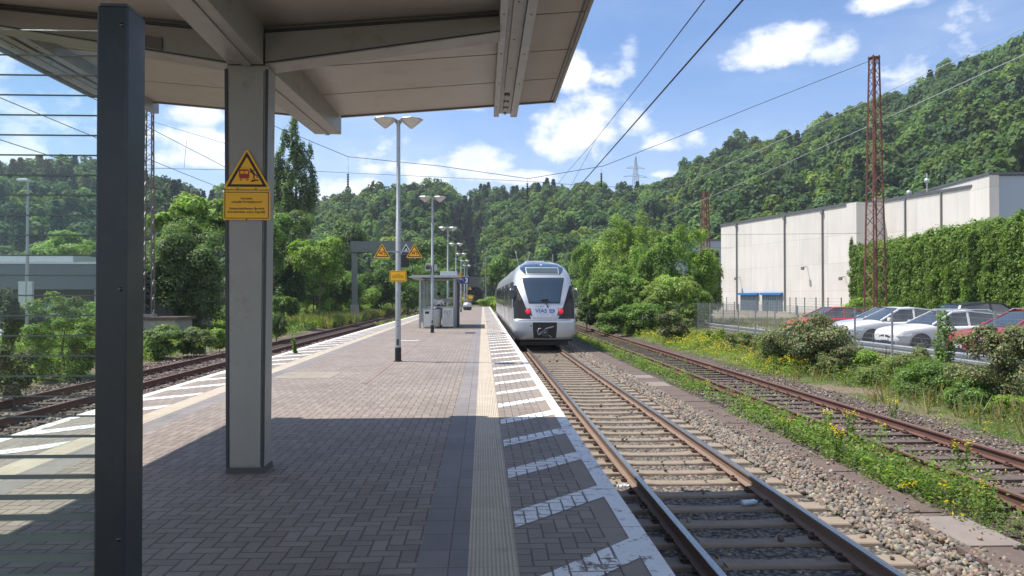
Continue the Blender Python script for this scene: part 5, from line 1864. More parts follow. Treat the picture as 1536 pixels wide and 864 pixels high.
# slim catenary poles, far
for (px, yt, yb, Y, lab) in ((729, 385, 452, 130, 'slim pale catenary pole left of the train before the tunnel'), (829, 381, 452, 118, 'slim catenary pole rising just behind the train roof'), (571, 395, 462, 96, 'thin dark pole under the left warning triangle'),
                             (612, 392, 458, 110, 'thin pole in the trees right of the nearest lamp')):
    a = at(px, yt, Y); b = at(px, yb, Y)
    e = empty('catenary_pole', (a.x, Y, -.8), 0, lab, 'pole')
    m = MB(); m.tube([(0, 0, 0), (0, 0, a.z + .8)], [.14, .09], 8); m.build('pole', M['galv'], e)
    m = MB(); m.bar((0, 0, a.z - .2), (-2.2, 0, a.z - .6), .06); m.bar((0, 0, a.z - 1.6), (-2.2, 0, a.z - .7), .05); m.build('cantilever', M['galv'], e)
# the far cross arm seen above the signal
# ================================================================== tunnel portal
T = empty('tunnel_portal', (at(712, 440, 232).x, 232, -1), 0, 'grey masonry tunnel portal with a dark round arch at the foot of the hill', 'tunnel portal')
m = MB()
hw, hh = 2.6, 5.6
arch = [(-hw, 0)] + [(hw * -math.cos(R(a)), 3.2 + 2.4 * math.sin(R(a))) for a in range(0, 181, 15)] + [(hw, 0)]
outer = [(6.2, 0), (6.2, 8.2), (-6.2, 8.2), (-6.2, 0)]
for y in (0,):
    # front wall as quads between the arch and the frame
    n_ = len(arch)
    top = [(-6.2, 0)] + [(-6.2 + 12.4 * i / (n_ - 3), 8.2) for i in range(n_ - 2)] + [(6.2, 0)]
    for i in range(n_ - 1):
        m.add([(arch[i][0], 0, arch[i][1]), (arch[i + 1][0], 0, arch[i + 1][1]), (top[i + 1][0], 0, top[i + 1][1]), (top[i][0], 0, top[i][1])], [(0, 1, 2, 3)])
m.box(-6.4, 6.4, -.3, 1.5, 8.2, 8.7)
m.build('wall', M['concrete'], T)
m = MB()
m.grid([[(x, y, z) for x, z in arch] for y in (0.01, 40)], 0, True); m.add([(x, 40, z) for x, z in arch], [tuple(range(n_))])
m.build('bore', M['train_under'], T)

# ================================================================== pylon on the hill
M['pylon'] = pmat('pale_pylon_steel', (.50, .54, .58), .6, .0, .05)
P0 = at(953.5, 290, 420)
PT = at(953.5, 235, 420)
hP = PT.z - P0.z + 3
root = empty('power_pylon', (P0.x, 420, P0.z - 3), R(10), 'distant steel power pylon with two cross arms standing on the ridge', 'pylon')
m = MB()
for sx in (-1, 1):
    for sy in (-1, 1): m.bar((sx * 2.2, sy * 2.2, 0), (sx * .25, sy * .25, hP), .28)
for i in range(9):
    t0, t1 = i / 9, (i + 1) / 9
    for sy in (-1, 1):
        w0, w1 = 2.2 - 1.95 * t0, 2.2 - 1.95 * t1
        m.bar((-w0, sy * w0, hP * t0), (w1, sy * w1, hP * t1), .14); m.bar((w0, sy * w0, hP * t0), (-w1, sy * w1, hP * t1), .14)
m.build('tower', M['pylon'], root)
for z, w in ((hP * .72, 5.6), (hP * .52, 7.2)):
    m = MB()
    for s in (-1, 1):
        m.bar((0, 0, z), (s * w, 0, z - .2), .2); m.bar((0, 0, z + 1.5), (s * w, 0, z), .16)
        for k in (.35, .7): m.bar((s * w * k, 0, z - .1), (s * w * k, 0, z + 1.5 * (1 - k)), .12)
    m.build('cross_arm', M['pylon'], root)
# ================================================================== WHITE HALL
def wall_mat():
    m_ = bpy.data.materials.new('white_panel_wall'); m_.use_nodes = True
    nt = m_.node_tree; nt.nodes.clear(); n = NG(nt)
    out = n.node('ShaderNodeOutputMaterial'); b = n.node('ShaderNodeBsdfPrincipled')
    co = n.node('ShaderNodeTexCoord').outputs['Object']; s = n.sep(co)
    drip = n.noise(n.vm('MULTIPLY', co, (1.2, 1.2, .12)), 1.0, 6, .7)
    blot = n.noise(co, .35, 5, .6)
    px_ = n.m('FLOOR', n.m('DIVIDE', n.m('ADD', s[0], 100.0), 5.4)); pz_ = n.m('FLOOR', n.m('DIVIDE', n.m('ADD', s[2], .6), 3.4))
    wn = n.node('ShaderNodeTexWhiteNoise', noise_dimensions='3D'); n.link(n.xyz(px_, pz_, 1.0), wn.inputs['Vector'])
    fx = n.m('PINGPONG', n.m('ADD', s[0], 100.0), 2.7); fz = n.m('PINGPONG', n.m('ADD', s[2], .6), 1.7)
    line = n.m('MINIMUM', fx, fz)
    k = n.m('ADD', n.m('MULTIPLY', drip, .40), n.m('ADD', n.m('MULTIPLY', blot, .20), .66))
    k = n.m('ADD', k, n.m('MULTIPLY', wn.outputs['Value'], .10))
    k = n.m('MULTIPLY', k, n.m('ADD', n.m('MULTIPLY', n.smooth(line, .02, .06), .14), .86))
    n.put(b.inputs['Base Color'], n.mix(1.0, (.63, .59, .53), n.xyz(k, k, k), 'MULTIPLY'))
    b.inputs['Roughness'].default_value = .9
    n.link(b.outputs[0], out.inputs[0]); return m_


M['hall'] = wall_mat()
M['hall_shade'] = pmat('grey_blue_cladding', (.33, .38, .44), .6, 0, .06, .4)  # shade of the hall's end block put into the colour; plain grey on the shed
M['roof_edge'] = pmat('roof_edge_trim', (.10, .105, .11), .5)
M['downpipe'] = pmat('downpipe_grey', (.17, .165, .155), .5)
M['door_blue'] = pmat('blue_lintel', (.03, .17, .42), .5)
M['door_dark'] = pmat('blue_grey_door', (.10, .15, .20), .35, .1, .2, 2)
Pa = at(1081.5, 339.5, 114); Pb = at(1277, 308, 86.5)
A2 = Vector((Pa.x, 114)); B2 = Vector((Pb.x, 86.5))
ang = math.atan2((B2 - A2).y, (B2 - A2).x)
Lh = (B2 - A2).length
ZG = -.53
H = empty('white_hall', (A2.x, A2.y, ZG), ang, 'long white windowless panel hall with dark downpipes and two blue topped doors', 'hall')
hh = Pa.z - ZG
m = MB(); m.box(0, Lh, 0, 14, 0, hh); m.build('wall', M['hall'], H)
m = MB(); m.box(-.1, Lh + .05, -.12, 14.1, hh, hh + .32); m.build('roof_edge', M['roof_edge'], H)
m = MB(); m.box(Lh, Lh + 1.6, -.7, 12, 0, hh + .1); m.build('corner_pier', M['hall'], H)
def hx(px):   # local x on the facade for a photograph column
    d = px_dir(px, 444)
    # intersect the ray (in plan) with the facade line
    D2 = Vector((d.x, d.y)); F = (B2 - A2).normalized()
    det = D2.x * (-F.y) - D2.y * (-F.x)
    t = (A2.x * (-F.y) - A2.y * (-F.x)) / det
    return (D2 * t - A2).dot(F)
for px in (1106, 1178, 1235):
    x = hx(px)
    m = MB(); m.tube([(x, -.14, .1), (x, -.14, hh - .1)], .095, 8); m.box(x - .18, x + .18, -.3, -.01, hh - .55, hh - .1); m.build('downpipe', M['downpipe'], H)
for a, b in ((1111, 1138), (1143.5, 1174)):
    xa, xb = hx(a), hx(b)
    m = MB(); m.box(xa, xb, -.06, 0, 0, 2.3); d = m.build('door', M['door_dark'], H)
    m = MB()
    n_ = 9
    for i in range(n_): x = xa + (xb - xa) * (i + .5) / n_; m.box(x - .04, x + .04, -.10, -.06, .05, 2.3)
    m.build('door_slats', M['galv'], d)
    m = MB(); m.box(xa - .1, xb + .1, -.4, 0, 2.3, 2.62); m.build('lintel', M['door_blue'], d)
for px, zz in ((1110, 5.0), (1211, 6.0), (1268, 4.5)):
    x = hx(px)
    m = MB(); m.bar((x, -.05, zz), (x + .2, -.9, zz - .1), .08); m.box(x + .0, x + .4, -1.0, -.75, zz - .45, zz - .05); m.build('wall_lamp', M['downpipe'], H)
# second section
Pc = at(1296, 304, 88.5); Pd = at(1482, 277.5, 72)
A3 = Vector((Pc.x, 88.5)); B3 = Vector((Pd.x, 72)); a3 = math.atan2((B3 - A3).y, (B3 - A3).x); L3 = (B3 - A3).length
h3 = Pd.z - ZG
e3 = empty('white_hall_wing', (A3.x, A3.y, ZG), a3, 'white panel wing of the hall behind the rust mast and hedge', 'hall')
m = MB(); m.box(0, L3, 0, 14, 0, h3); m.build('wall', M['hall'], e3)
m = MB(); m.box(0, L3, -.12, 14.1, h3, h3 + .3); m.build('roof_edge', M['roof_edge'], e3)
for f in (.38, .67):
    m = MB(); m.tube([(L3 * f, -.1, 0), (L3 * f, -.1, h3)], .09, 8); m.build('downpipe', M['downpipe'], e3)
for f, h_ in ((.35, .9), (.5, 2.6), (.04, .5)):
    m = MB(); m.tube([(L3 * f, 1, h3), (L3 * f, 1, h3 + h_)], .06, 6); m.lathe([(0, .5), (.28, .4), (.28, 0), (.0, -.05)], (L3 * f, 1, h3 + h_ * .6), 10)
    m.build('roof_vent', M['galv_bright'], e3)
Pe = at(1482, 263.5, 71); Pf = at(1497, 263, 71)
zE = at(1490, 263.5, 71).z - ZG
e4 = empty('stair_tower', (Pe.x, 71, ZG), R(-4), 'blue grey clad block with a white edge at the right end of the white hall', 'hall')
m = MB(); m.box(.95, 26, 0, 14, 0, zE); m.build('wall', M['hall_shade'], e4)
m = MB(); m.box(0, .945, -.2, 14, 0, zE + .05); m.build('white_corner', M['hall'], e4)
m = MB(); m.box(-.1, 26.1, -.3, 14.1, zE + .06, zE + .3); m.build('roof_edge', M['roof_edge'], e4)
# lower grey building left of the hall
Pg = at(1060, 362, 122)
e5 = empty('grey_shed', (at(1050, 444, 122).x, 122, ZG), R(-12), 'lower pale grey building between the birch trees and the white hall', 'shed')
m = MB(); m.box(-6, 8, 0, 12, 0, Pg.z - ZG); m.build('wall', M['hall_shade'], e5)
m = MB(); m.box(-6.1, 8.1, -.1, 12.1, Pg.z - ZG, Pg.z - ZG + .3); m.build('roof_edge', M['roof_edge'], e5)

# ================================================================== HEDGE
def hedge():
    r = np.random.default_rng(31)
    root = empty('thuja_hedge', (27.2, 40, ZG), 0, 'tall dense evergreen hedge behind the rust mast and the parked cars', 'hedge')
    a = np.array([29.9, 58.0]); b = np.array([25.6, 30.0])
    L = np.linalg.norm(b - a); F = (b - a) / L; Nn = np.array([F[1], -F[0]])   # towards the tracks
    if Nn[0] > 0: Nn = -Nn
    n = 190000
    nt_ = 3600      # tufts on the clipped face, the top and the left end
    tt = r.uniform(0, 1, nt_); th = r.uniform(0, 1, nt_) ** .9
    ktop = r.uniform(0, 1, nt_) < .14
    tb = r.uniform(0, 2.0, nt_)
    kend = r.uniform(0, 1, nt_) < .05
    ht = 5.95 + .28 * np.sin(tt * L * 4.3) * np.sin(tt * L * 1.7 + 1) + .16 * np.sin(tt * L * 9)
    th = np.where(ktop, 1.0, th)
    dep = .11 * np.sin(tt * L * 3.1 + .5 * np.sin(th * 5)) - np.clip((th - .85) / .15, 0, 1) ** 2 * .7 + r.normal(0, .10, nt_)
    dep = np.where(ktop | kend, dep - tb, dep)
    tt = np.where(kend, -.008, tt)
    trd = r.uniform(.16, .34, nt_)
    k = r.integers(0, nt_, n)
    dd = rand_dirs(n, r)
    t = tt[k]; d = dep[k]
    P = np.empty((n, 3))
    P[:, 0] = a[0] + F[0] * t * L + Nn[0] * d - 27.2
    P[:, 1] = a[1] + F[1] * t * L + Nn[1] * d - 40
    P[:, 2] = (th * ht)[k]
    P += dd * (trd[k] * (1 - np.abs(r.normal(0, .2, n))))[:, None] * np.array([1, 1, 1.25])
    hz_ = th[k]
    N = np.zeros((n, 3)); N[:, 0] = Nn[0]; N[:, 1] = Nn[1]; N[:, 2] = .55 + .7 * (hz_ > .9)
    N = N * .55 + dd * .8
    N += rand_dirs(n, r) * .75; N /= np.linalg.norm(N, axis=1, keepdims=True)
    V, Fq = leaf_quads(P, N, r.uniform(.10, .22, n), r, .6)
    c = palette([(.125, .20, .035), (.155, .235, .04), (.10, .165, .03), (.19, .27, .045)], n, r, .16) * (1 + r.normal(0, .1, nt_))[k][:, None]
    np_mesh('foliage', V, Fq, M['leaf'], root, c)
    m = MB()
    for i in range(24):
        q = a + F * L * (i + .5) / 24 - Nn * .9
        m.tube([(q[0] - 27.2, q[1] - 40, 0), (q[0] - 27.2, q[1] - 40, 5.2)], [.09, .03], 6)
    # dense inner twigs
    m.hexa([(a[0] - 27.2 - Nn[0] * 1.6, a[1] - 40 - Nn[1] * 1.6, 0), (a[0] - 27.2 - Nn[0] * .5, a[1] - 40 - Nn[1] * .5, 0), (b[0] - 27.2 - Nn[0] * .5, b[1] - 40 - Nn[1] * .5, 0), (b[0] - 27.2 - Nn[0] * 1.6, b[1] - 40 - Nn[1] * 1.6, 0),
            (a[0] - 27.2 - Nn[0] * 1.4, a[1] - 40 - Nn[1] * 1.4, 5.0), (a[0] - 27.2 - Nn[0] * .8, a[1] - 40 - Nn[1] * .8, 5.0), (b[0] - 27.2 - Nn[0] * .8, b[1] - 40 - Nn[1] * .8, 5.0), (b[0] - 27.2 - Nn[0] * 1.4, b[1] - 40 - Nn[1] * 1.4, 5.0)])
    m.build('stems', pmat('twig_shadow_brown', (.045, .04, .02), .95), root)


hedge()

# ================================================================== FENCE (double wire mesh)
FX = 14.0
fe = empty('mesh_fence', (FX, 30, -.7), 0, 'grey double wire mesh fence with square posts in front of the parked cars', 'fence')
FH = 1.85
m = MB(); m.box(-.03, .03, -.02, .02, 0, FH + .02); fp = m.build('post', M['galv'], fe)
mp = MB()
S = 2.52
for i in range(11):
    z = .05 + i * .18
    for dx in (-.009, .009): mp.bar((dx, .02, z), (dx, S - .02, z), .006)
for i in range(50):
    y = .03 + i * .05
    mp.bar((0, y, .03), (0, y, FH), .0042)
fpan = mp.build('mesh_panel', M['galv'], fe)
ys = [-13 + S * i for i in range(0, 15)]     # relative to 30
for i, y in enumerate(ys):
    if i: 
        c = fp.copy(); COL.objects.link(c); c.location = (0, y, 0)
        c = fpan.copy(); COL.objects.link(c); c.location = (-.045, y, 0)
    else:
        fp.location = (0, y, 0); fpan.location = (-.045, y, 0)
endy = ys[-1] + S
c = fp.copy(); COL.objects.link(c); c.location = (0, endy, 0)
# return panel going right at the far end, with a small notice
for k in range(3):
    c = fpan.copy(); COL.objects.link(c); c.location = (k * S + .02, endy, 0); c.rotation_euler = (0, 0, R(-90))
    c = fp.copy(); COL.objects.link(c); c.location = ((k + 1) * S, endy, 0)
e = empty('notice_plate', (FX + .75, 30 + endy - .03, 0), 0, 'small white upright notice on the far corner of the mesh fence', 'sign')
m = MB(); m.box(-.18, .18, -.01, .0, .1, .95); m.build('plate', M['sign_white'], e)

# crash barrier behind the fence
gb = empty('crash_barrier', (14.66, 30, -.76), 0, 'low silver crash barrier running behind the mesh fence', 'crash barrier')
m = MB()
prof = [(-.0, .28), (-.05, .33), (-.05, .38), (0, .43), (0, .47), (-.05, .52), (-.05, .57), (0, .62)]
m.grid([[(x, y, z) for x, z in prof] for y in (-13, 20)], 0, False)
m.grid([[(x + .006, y, z) for x, z in prof[::-1]] for y in (-13, 20)], 0, False)
m.build('rail', M['galv_bright'], gb)
for i in range(17):
    m = MB(); m.box(.01, .10, -13 + i * 2 - .05, -13 + i * 2 + .05, 0, .6); m.build('post', M['galv'], gb)
e = empty('low_kerb_wall', (14.36, 30, -.68), 0, 'low grey concrete kerb at the foot of the crash barrier', 'kerb')
m = MB(); m.box(-.10, .10, -14, 21, 0, .18); m.build('kerb', M['concrete'], e)

# yard fence posts in front of the hall
e = empty('yard_fence', (0, 0, ZG), 0, 'thin mesh fence with dark posts across the yard before the white hall', 'fence')
pl = [(at(px, 465, Y).x, Y) for px, Y in ((1090, 100), (1106, 97), (1135, 92), (1165, 88), (1185, 84), (1194, 80), (1207, 76), (1224, 72), (1242, 69), (1262, 66))]
for x, y in pl:
    m = MB(); m.box(x - .04, x + .04, y - .04, y + .04, 0, 2.0); m.build('post', M['downpipe'], e)
m = MB()
for (xa, ya), (xb, yb) in zip(pl, pl[1:]):
    for i in range(7): m.bar((xa, ya, .2 + i * .28), (xb, yb, .2 + i * .28), .02)
m.build('wire_mesh', M['downpipe'], e)


# ================================================================== CARS
def car(name, x, y, rz_, paint, label, kind='suv', L=4.4, Wd=1.80, Ht=1.6, lights=True, group='cars parked behind the mesh fence', rack=False, z=-.50):
    """nose towards local +x, origin on the ground under the middle"""
    root = empty(name, (x + (.35 if x > 10 else 0), y, z), rz_, label, 'car', group)
    P = pmat('paint_' + label[:10], paint, .35, .0, .02, 2, coat=.4)
    h = L / 2
    bl = .655 * Ht          # belt line
    hood = .655 * Ht
    # (x, half width, sill z, top z) sections of the lower body
    secs = [(-h, .62, .42, .62), (-h + .04, .78, .33, bl - .10), (-h + .14, .86, .27, bl - .02), (-h + .55, .90, .22, bl + .02), (-.9, .905, .20, bl + .02), (0, .905, .20, bl), (.55, .905, .20, bl - .02),
            (.80, .90, .20, hood + .04), (h - 1.0, .90, .21, hood - .02), (h - .45, .885, .22, hood - .08), (h - .16, .84, .25, hood - .15), (h - .05, .78, .28, hood - .23), (h, .66, .36, hood - .36)]
    m = MB(); rows = []
    for (sx, w, zb, zt) in secs:
        w = w * Wd / 1.81
        zm = zb + (zt - zb) * .55
        prof = [(w * .80, zb), (w * .97, zb + .08), (w, zm), (w * .975, zt - .07), (w * .90, zt - .015), (w * .55, zt + .02), (0, zt + .03)]
        rows.append([(sx, -a, b) for a, b in prof] + [(sx, a, b) for a, b in prof[::-1][1:]])
    m.grid(rows, 0, True)
    for rr_, fl in ((rows[0], 1), (rows[-1], 0)):
        m.add(rr_, [tuple(range(len(rr_)))], 0, True)
    body = m.build('body', P, root)
    s = body.modifiers.new('sub', 'SUBSURF'); s.levels = 1; s.render_levels = 2
    # greenhouse
    if kind == 'sedan': g_ = [(-1.55, bl - .03, .05), (-.95, Ht - .07, .9), (-.35, Ht - .01, 1), (.10, Ht - .03, 1), (.98, hood + .02, .1)]
    elif kind == 'hatch': g_ = [(-h + .25, bl - .02, .05), (-h + .70, Ht - .10, .9), (-.5, Ht, 1), (.05, Ht - .03, 1), (1.0, hood + .03, .1)]
    else: g_ = [(-h + .20, bl, .05), (-h + .52, Ht - .13, .9), (-.6, Ht, 1), (.12, Ht - .04, 1), (.98, hood + .04, .1)]
    wb, wt = .80 * Wd / 1.81, .60 * Wd / 1.81
    m = MB()
    base = []
    for (gx, gz_, k) in g_:
        zb = bl - .06 if gx < .6 else hood - .0
        wtop = wb + (wt - wb) * k
        base.append([(gx, -wb, min(zb, gz_)), (gx, -wtop, gz_), (gx, -wtop * .5, gz_ + .02 * k), (gx, 0, gz_ + .03 * k), (gx, wtop * .5, gz_ + .02 * k), (gx, wtop, gz_), (gx, wb, min(zb, gz_))])
    m.grid(base, 0, False)
    gh = m.build('windows', M['car_glass'], root)
    # painted roof skin and pillars stand proud of the glass
    m = MB()
    off = .018
    rr_ = [[(p[0], p[1] * 1.03, p[2] + off) for p in r_[1:-1]] for r_ in base[1:4]]
    m.grid(rr_, 0, True)
    m.grid([[(p[0], p[1], p[2] - .05) for p in (r_[0], r_[-1])] for r_ in rr_], 0, False)
    for side_ in (0, -1):
        e_ = 1 if side_ == 0 else -2
        for (i0, i1, w) in ((0, 1, .10), (1, 2, .06), (2, 3, .06), (3, 4, .075)):
            a = Vector(base[i0][e_]); b = Vector(base[i1][e_]); a.y *= 1.02; b.y *= 1.02
            m.bar(a, b, w, .05)
        for gx in (-.45, ):
            sgn = -1 if side_ == 0 else 1
            m.bar((gx, sgn * wb * 1.0, bl - .03), (gx - .02, sgn * wt * 1.03, Ht - .03), .07, .03, up=(0, 1, 0))
    m.build('roof', P, root)
    if rack:
        m = MB()
        for sgn in (-1, 1): m.tube([(-1.5, sgn * wt * .95, Ht + .0), (-1.35, sgn * wt * .95, Ht + .06), (.0, sgn * wt * .95, Ht + .06), (.15, sgn * wt * .95, Ht)], .018, 6)
        m.build('roof_rail', M['galv_bright'], root)
    # wheels with arches
    for sgn in (-1, 1):
        for wx in (h - .86, -h + .82):
            yo = sgn * .90 * Wd / 1.81
            m = MB()
            arch = [(wx + .40 * math.cos(R(a)), .33 + .40 * math.sin(R(a))) for a in range(-10, 191, 20)]
            m.prism(arch, yo - sgn * .10, yo + sgn * .015)
            m.build('wheel_arch', M['black_rubber'], root)
            m = MB()
            prof = [(.20, .03), (.30, .035), (.325, .0), (.325, -.18), (.2, -.2)]
            m.lathe([(r_, sgn * a) for r_, a in prof], (wx, yo, .325), 24, axis='y')
            wh = m.build('wheel', M['tyre'], root)
            m = MB()
            m.lathe([(.205, sgn * .03), (.19, sgn * .0), (.17, -sgn * .02)], (wx, yo, .325), 20, axis='y')
            m.lathe([(0, sgn * .03), (.05, sgn * .03), (.055, -sgn * .01)], (wx, yo, .325), 12, axis='y')
            for k in range(5):
                a = R(72 * k + 10); m.bar((wx, yo + sgn * .015, .325), (wx + .195 * math.cos(a), yo + sgn * .015, .325 + .195 * math.sin(a)), .045, .03, up=(0, 1, 0))
            m.build('rim', M['rim'], wh)
            
        m = MB(); m.box(-.0, .0, 0, 0, 0, 0) if False else None
        m = MB(); mx = .72; yo = sgn * (.90 * Wd / 1.81 + .06)
        m.box(mx - .09, mx + .06, yo - .10, yo + .10, bl + .02, bl + .16, top=(.02, .02)); m.build('mirror', P, root, bevel=.02)
        # lamps
        m = MB(); yo = sgn * .62 * Wd / 1.81
        wk = Wd / 1.81
        lo = [(h - .48, .84), (h - .48, .895), (h - .15, .865), (h - .02, .76), (h + .018, .50), (h - .1, .50)]
        hi = [(h - .56, .80), (h - .56, .865), (h - .24, .825), (h - .13, .73), (h - .08, .52), (h - .2, .50)]
        m.add([(a, sgn * b * wk, hood - .40) for a, b in lo] + [(a, sgn * b * wk, hood - .24) for a, b in hi], [(5, 4, 3, 2, 1, 0), (6, 7, 8, 9, 10, 11)] + [(i, (i + 1) % 6, 6 + (i + 1) % 6, 6 + i) for i in range(6)])
        m.build('headlight', M['headlamp'], root, bevel=.01)
        m = MB(); m.hexa([(-h - .00, yo - sgn * .05, bl - .32), (-h + .18, yo + sgn * .22, bl - .32), (-h + .22, yo + sgn * .2, bl - .32), (-h + .06, yo - sgn * .05, bl - .32),
                          (-h + .02, yo - sgn * .05, bl - .10), (-h + .20, yo + sgn * .20, bl - .08), (-h + .26, yo + sgn * .18, bl - .08), (-h + .1, yo - sgn * .05, bl - .1)])
        m.build('tail_light', M['car_tail'], root)
        m = MB(); m.box(-.98, .60, sgn * .906 * Wd / 1.81, sgn * .914 * Wd / 1.81, .34, .38); m.box(-.25, -.13, sgn * .906 * Wd / 1.81, sgn * .925 * Wd / 1.81, bl - .17, bl - .14); m.box(-1.2, -1.08, sgn * .906 * Wd / 1.81, sgn * .925 * Wd / 1.81, bl - .17, bl - .14)
        m.build('door_trim', M['dark_frame'], root)
    m = MB()
    for sgn in (-1, 1):
        m.hexa([(h - .10, sgn * .04, hood - .46), (h - .12, sgn * .38, hood - .46), (h + .012, sgn * .38, hood - .46), (h + .025, sgn * .04, hood - .46),
                (h - .14, sgn * .04, hood - .32), (h - .16, sgn * .40, hood - .32), (h - .035, sgn * .40, hood - .32), (h - .01, sgn * .04, hood - .32)])
    m.box(h - .06, h + .01, -.55, .55, .26, .36)
    m.build('grille', M['black_gloss'], root, bevel=.01)
    m = MB(); m.box(h + .035, h + .045, -.26, .26, .44, .55); m.box(-h - .02, -h - .01, -.26, .26, .5, .61); m.build('number_plate', M['sign_white'], root)
    m = MB(); m.box(h - .01, h + .012, -.62, .62, .37, .40); m.build('bumper_line', M['dark_frame'], root)
    return root


M['headlamp'] = pmat('headlamp_glass', (.55, .58, .60), .12, .3, .2, 20, coat=.8)
M['car_tail'] = pmat('car_tail_lamp', (.30, .01, .01), .2, 0, 0, coat=.6)
WHT, SIL, BLK, MAR, RED = (.86, .86, .84), (.50, .56, .63), (.02, .025, .035), (.42, .018, .045), (.60, .02, .03)
PI = math.pi
car('parked_car', 17.5, 37.2, PI + .02, RED, 'red hatchback farthest left in the row behind the dark leaved shrub', 'hatch', 4.0, 1.72, 1.52)
car('parked_car', 18.4, 33.6, PI, SIL, 'pale blue silver car between the red hatchback and the white one', 'hatch', 4.4, 1.78, 1.56)
car('parked_car', 17.35, 30.9, PI - .03, WHT, 'white family car right of the silver one, with a large front wheel arch', 'suv', 4.5, 1.82, 1.58)
car('parked_car', 22.5, 32.2, .05, BLK, 'black van like car facing away, its dark roof the highest in the row', 'suv', 4.8, 1.85, 1.80)
car('parked_car', 17.25, 27.35, PI + .03, WHT, 'white estate car with a black twin grille and number plate, middle of the row', 'suv', 4.7, 1.86, 1.52, rack=True)
car('parked_car', 17.15, 22.95, PI - .02, MAR, 'dark red car with large pale headlight, right of the white estate', 'suv', 4.5, 1.82, 1.62, rack=True)
car('parked_car', 17.2, 20.1, PI, (.62, .05, .02), 'bright orange red car cut off by the right edge of the picture', 'hatch', 4.2, 1.78, 1.45)
car('parked_car', 24.6, 29.6, PI, WHT, 'white car in the second row seen only as a roof above the white estate', 'suv', 4.5, 1.8, 1.62, rack=True)
car('parked_car', 24.2, 26.2, .03, BLK, 'black car in the second row seen only as a roof above the dark red car', 'suv', 4.6, 1.8, 1.64)
car('parked_car', 15.3 + 9.8, 23.4, PI, SIL, 'silver car in the second row near the right edge', 'suv', 4.5, 1.8, 1.6)

# ================================================================== LEFT: grey building, car, street lamp
gp = at(139, 396, 40); g0 = at(0, 432, 40)
bx1 = at(165, 400, 40).x
e = empty('grey_office_building', (bx1, 40, -.45), R(2), 'grey flat roofed building on columns seen through the striped glass', 'building')
zt, zb = at(60, 396, 40).z + .45, at(60, 434, 40).z + .45
gm = pmat('slate_cladding', (.12, .14, .165), .55, 0, .06, .6)
m = MB(); m.box(-16, 0, 0, 10, zb, zt); m.build('fascia', gm, e)
m = MB(); m.box(-16.1, .1, -.06, 10, zt, zt + .12); m.box(-16, -2.4, 1, 6, zt + .12, zt + .55); m.build('roof_edge', M['galv_bright'], e)
m = MB(); m.box(-15.8, -.2, 2.2, 9.8, 0, zb); m.build('recessed_wall', M['roof_edge'], e)
for x in (-8.3, -5.9, -5.3, -.75):
    m = MB(); m.box(x - .18, x + .18, .3, .7, 0, zb); m.build('column', M['galv'], e)
for i in range(3):
    x = -5.0 + i * 1.45
    m = MB(); m.hexa([(x + .1, 2.1, .95), (x + 1.3, 2.1, .95), (x + 1.3, 2.19, .95), (x + .1, 2.19, .95), (x + .28, 2.1, 1.65), (x + 1.3, 2.1, 1.65), (x + 1.3, 2.19, 1.65), (x + .28, 2.19, 1.65)])
    w_ = m.build('window', pmat('pale_blue_window', (.45, .52, .70), .2, 0, .1), e)
    m = MB(); m.box(x, x + 1.42, 2.06, 2.1, .82, .93); m.box(x, x + .08, 2.06, 2.1, .93, 1.7); m.build('frame', M['sign_blue'], w_)
p = at(42, 272, 35)
e = empty('street_lamp', (p.x, 35, -.6), 0, 'single headed grey street lamp before the grey building at the far left', 'street lamp')
m = MB(); m.tube([(0, 0, 0), (0, 0, 3), (0, 0, p.z + .6)], [.09, .08, .05], 10); m.build('pole', M['galv'], e)
m = MB(); m.box(-.50, .06, -.10, .10, p.z + .62, p.z + .72, top=(.06, .02)); m.build('lamp_head', M['galv_bright'], e, bevel=.02)
m = MB(); zz = at(42, 442, 35).z + .6
m.box(-.36, -.03, -.08, .08, zz - .62, zz + .62); m.box(.04, .26, -.08, .08, zz - .62, zz + .62); m.build('equipment_box', M['galv_bright'], e)
p = at(22, 497, 36.5)
car('parked_car', p.x - 1.0, 36.5, .12, WHT, 'white car parked under the grey building, seen through the striped glass', 'sedan', 4.4, 1.8, 1.45, group=None, z=p.z - 1.05)

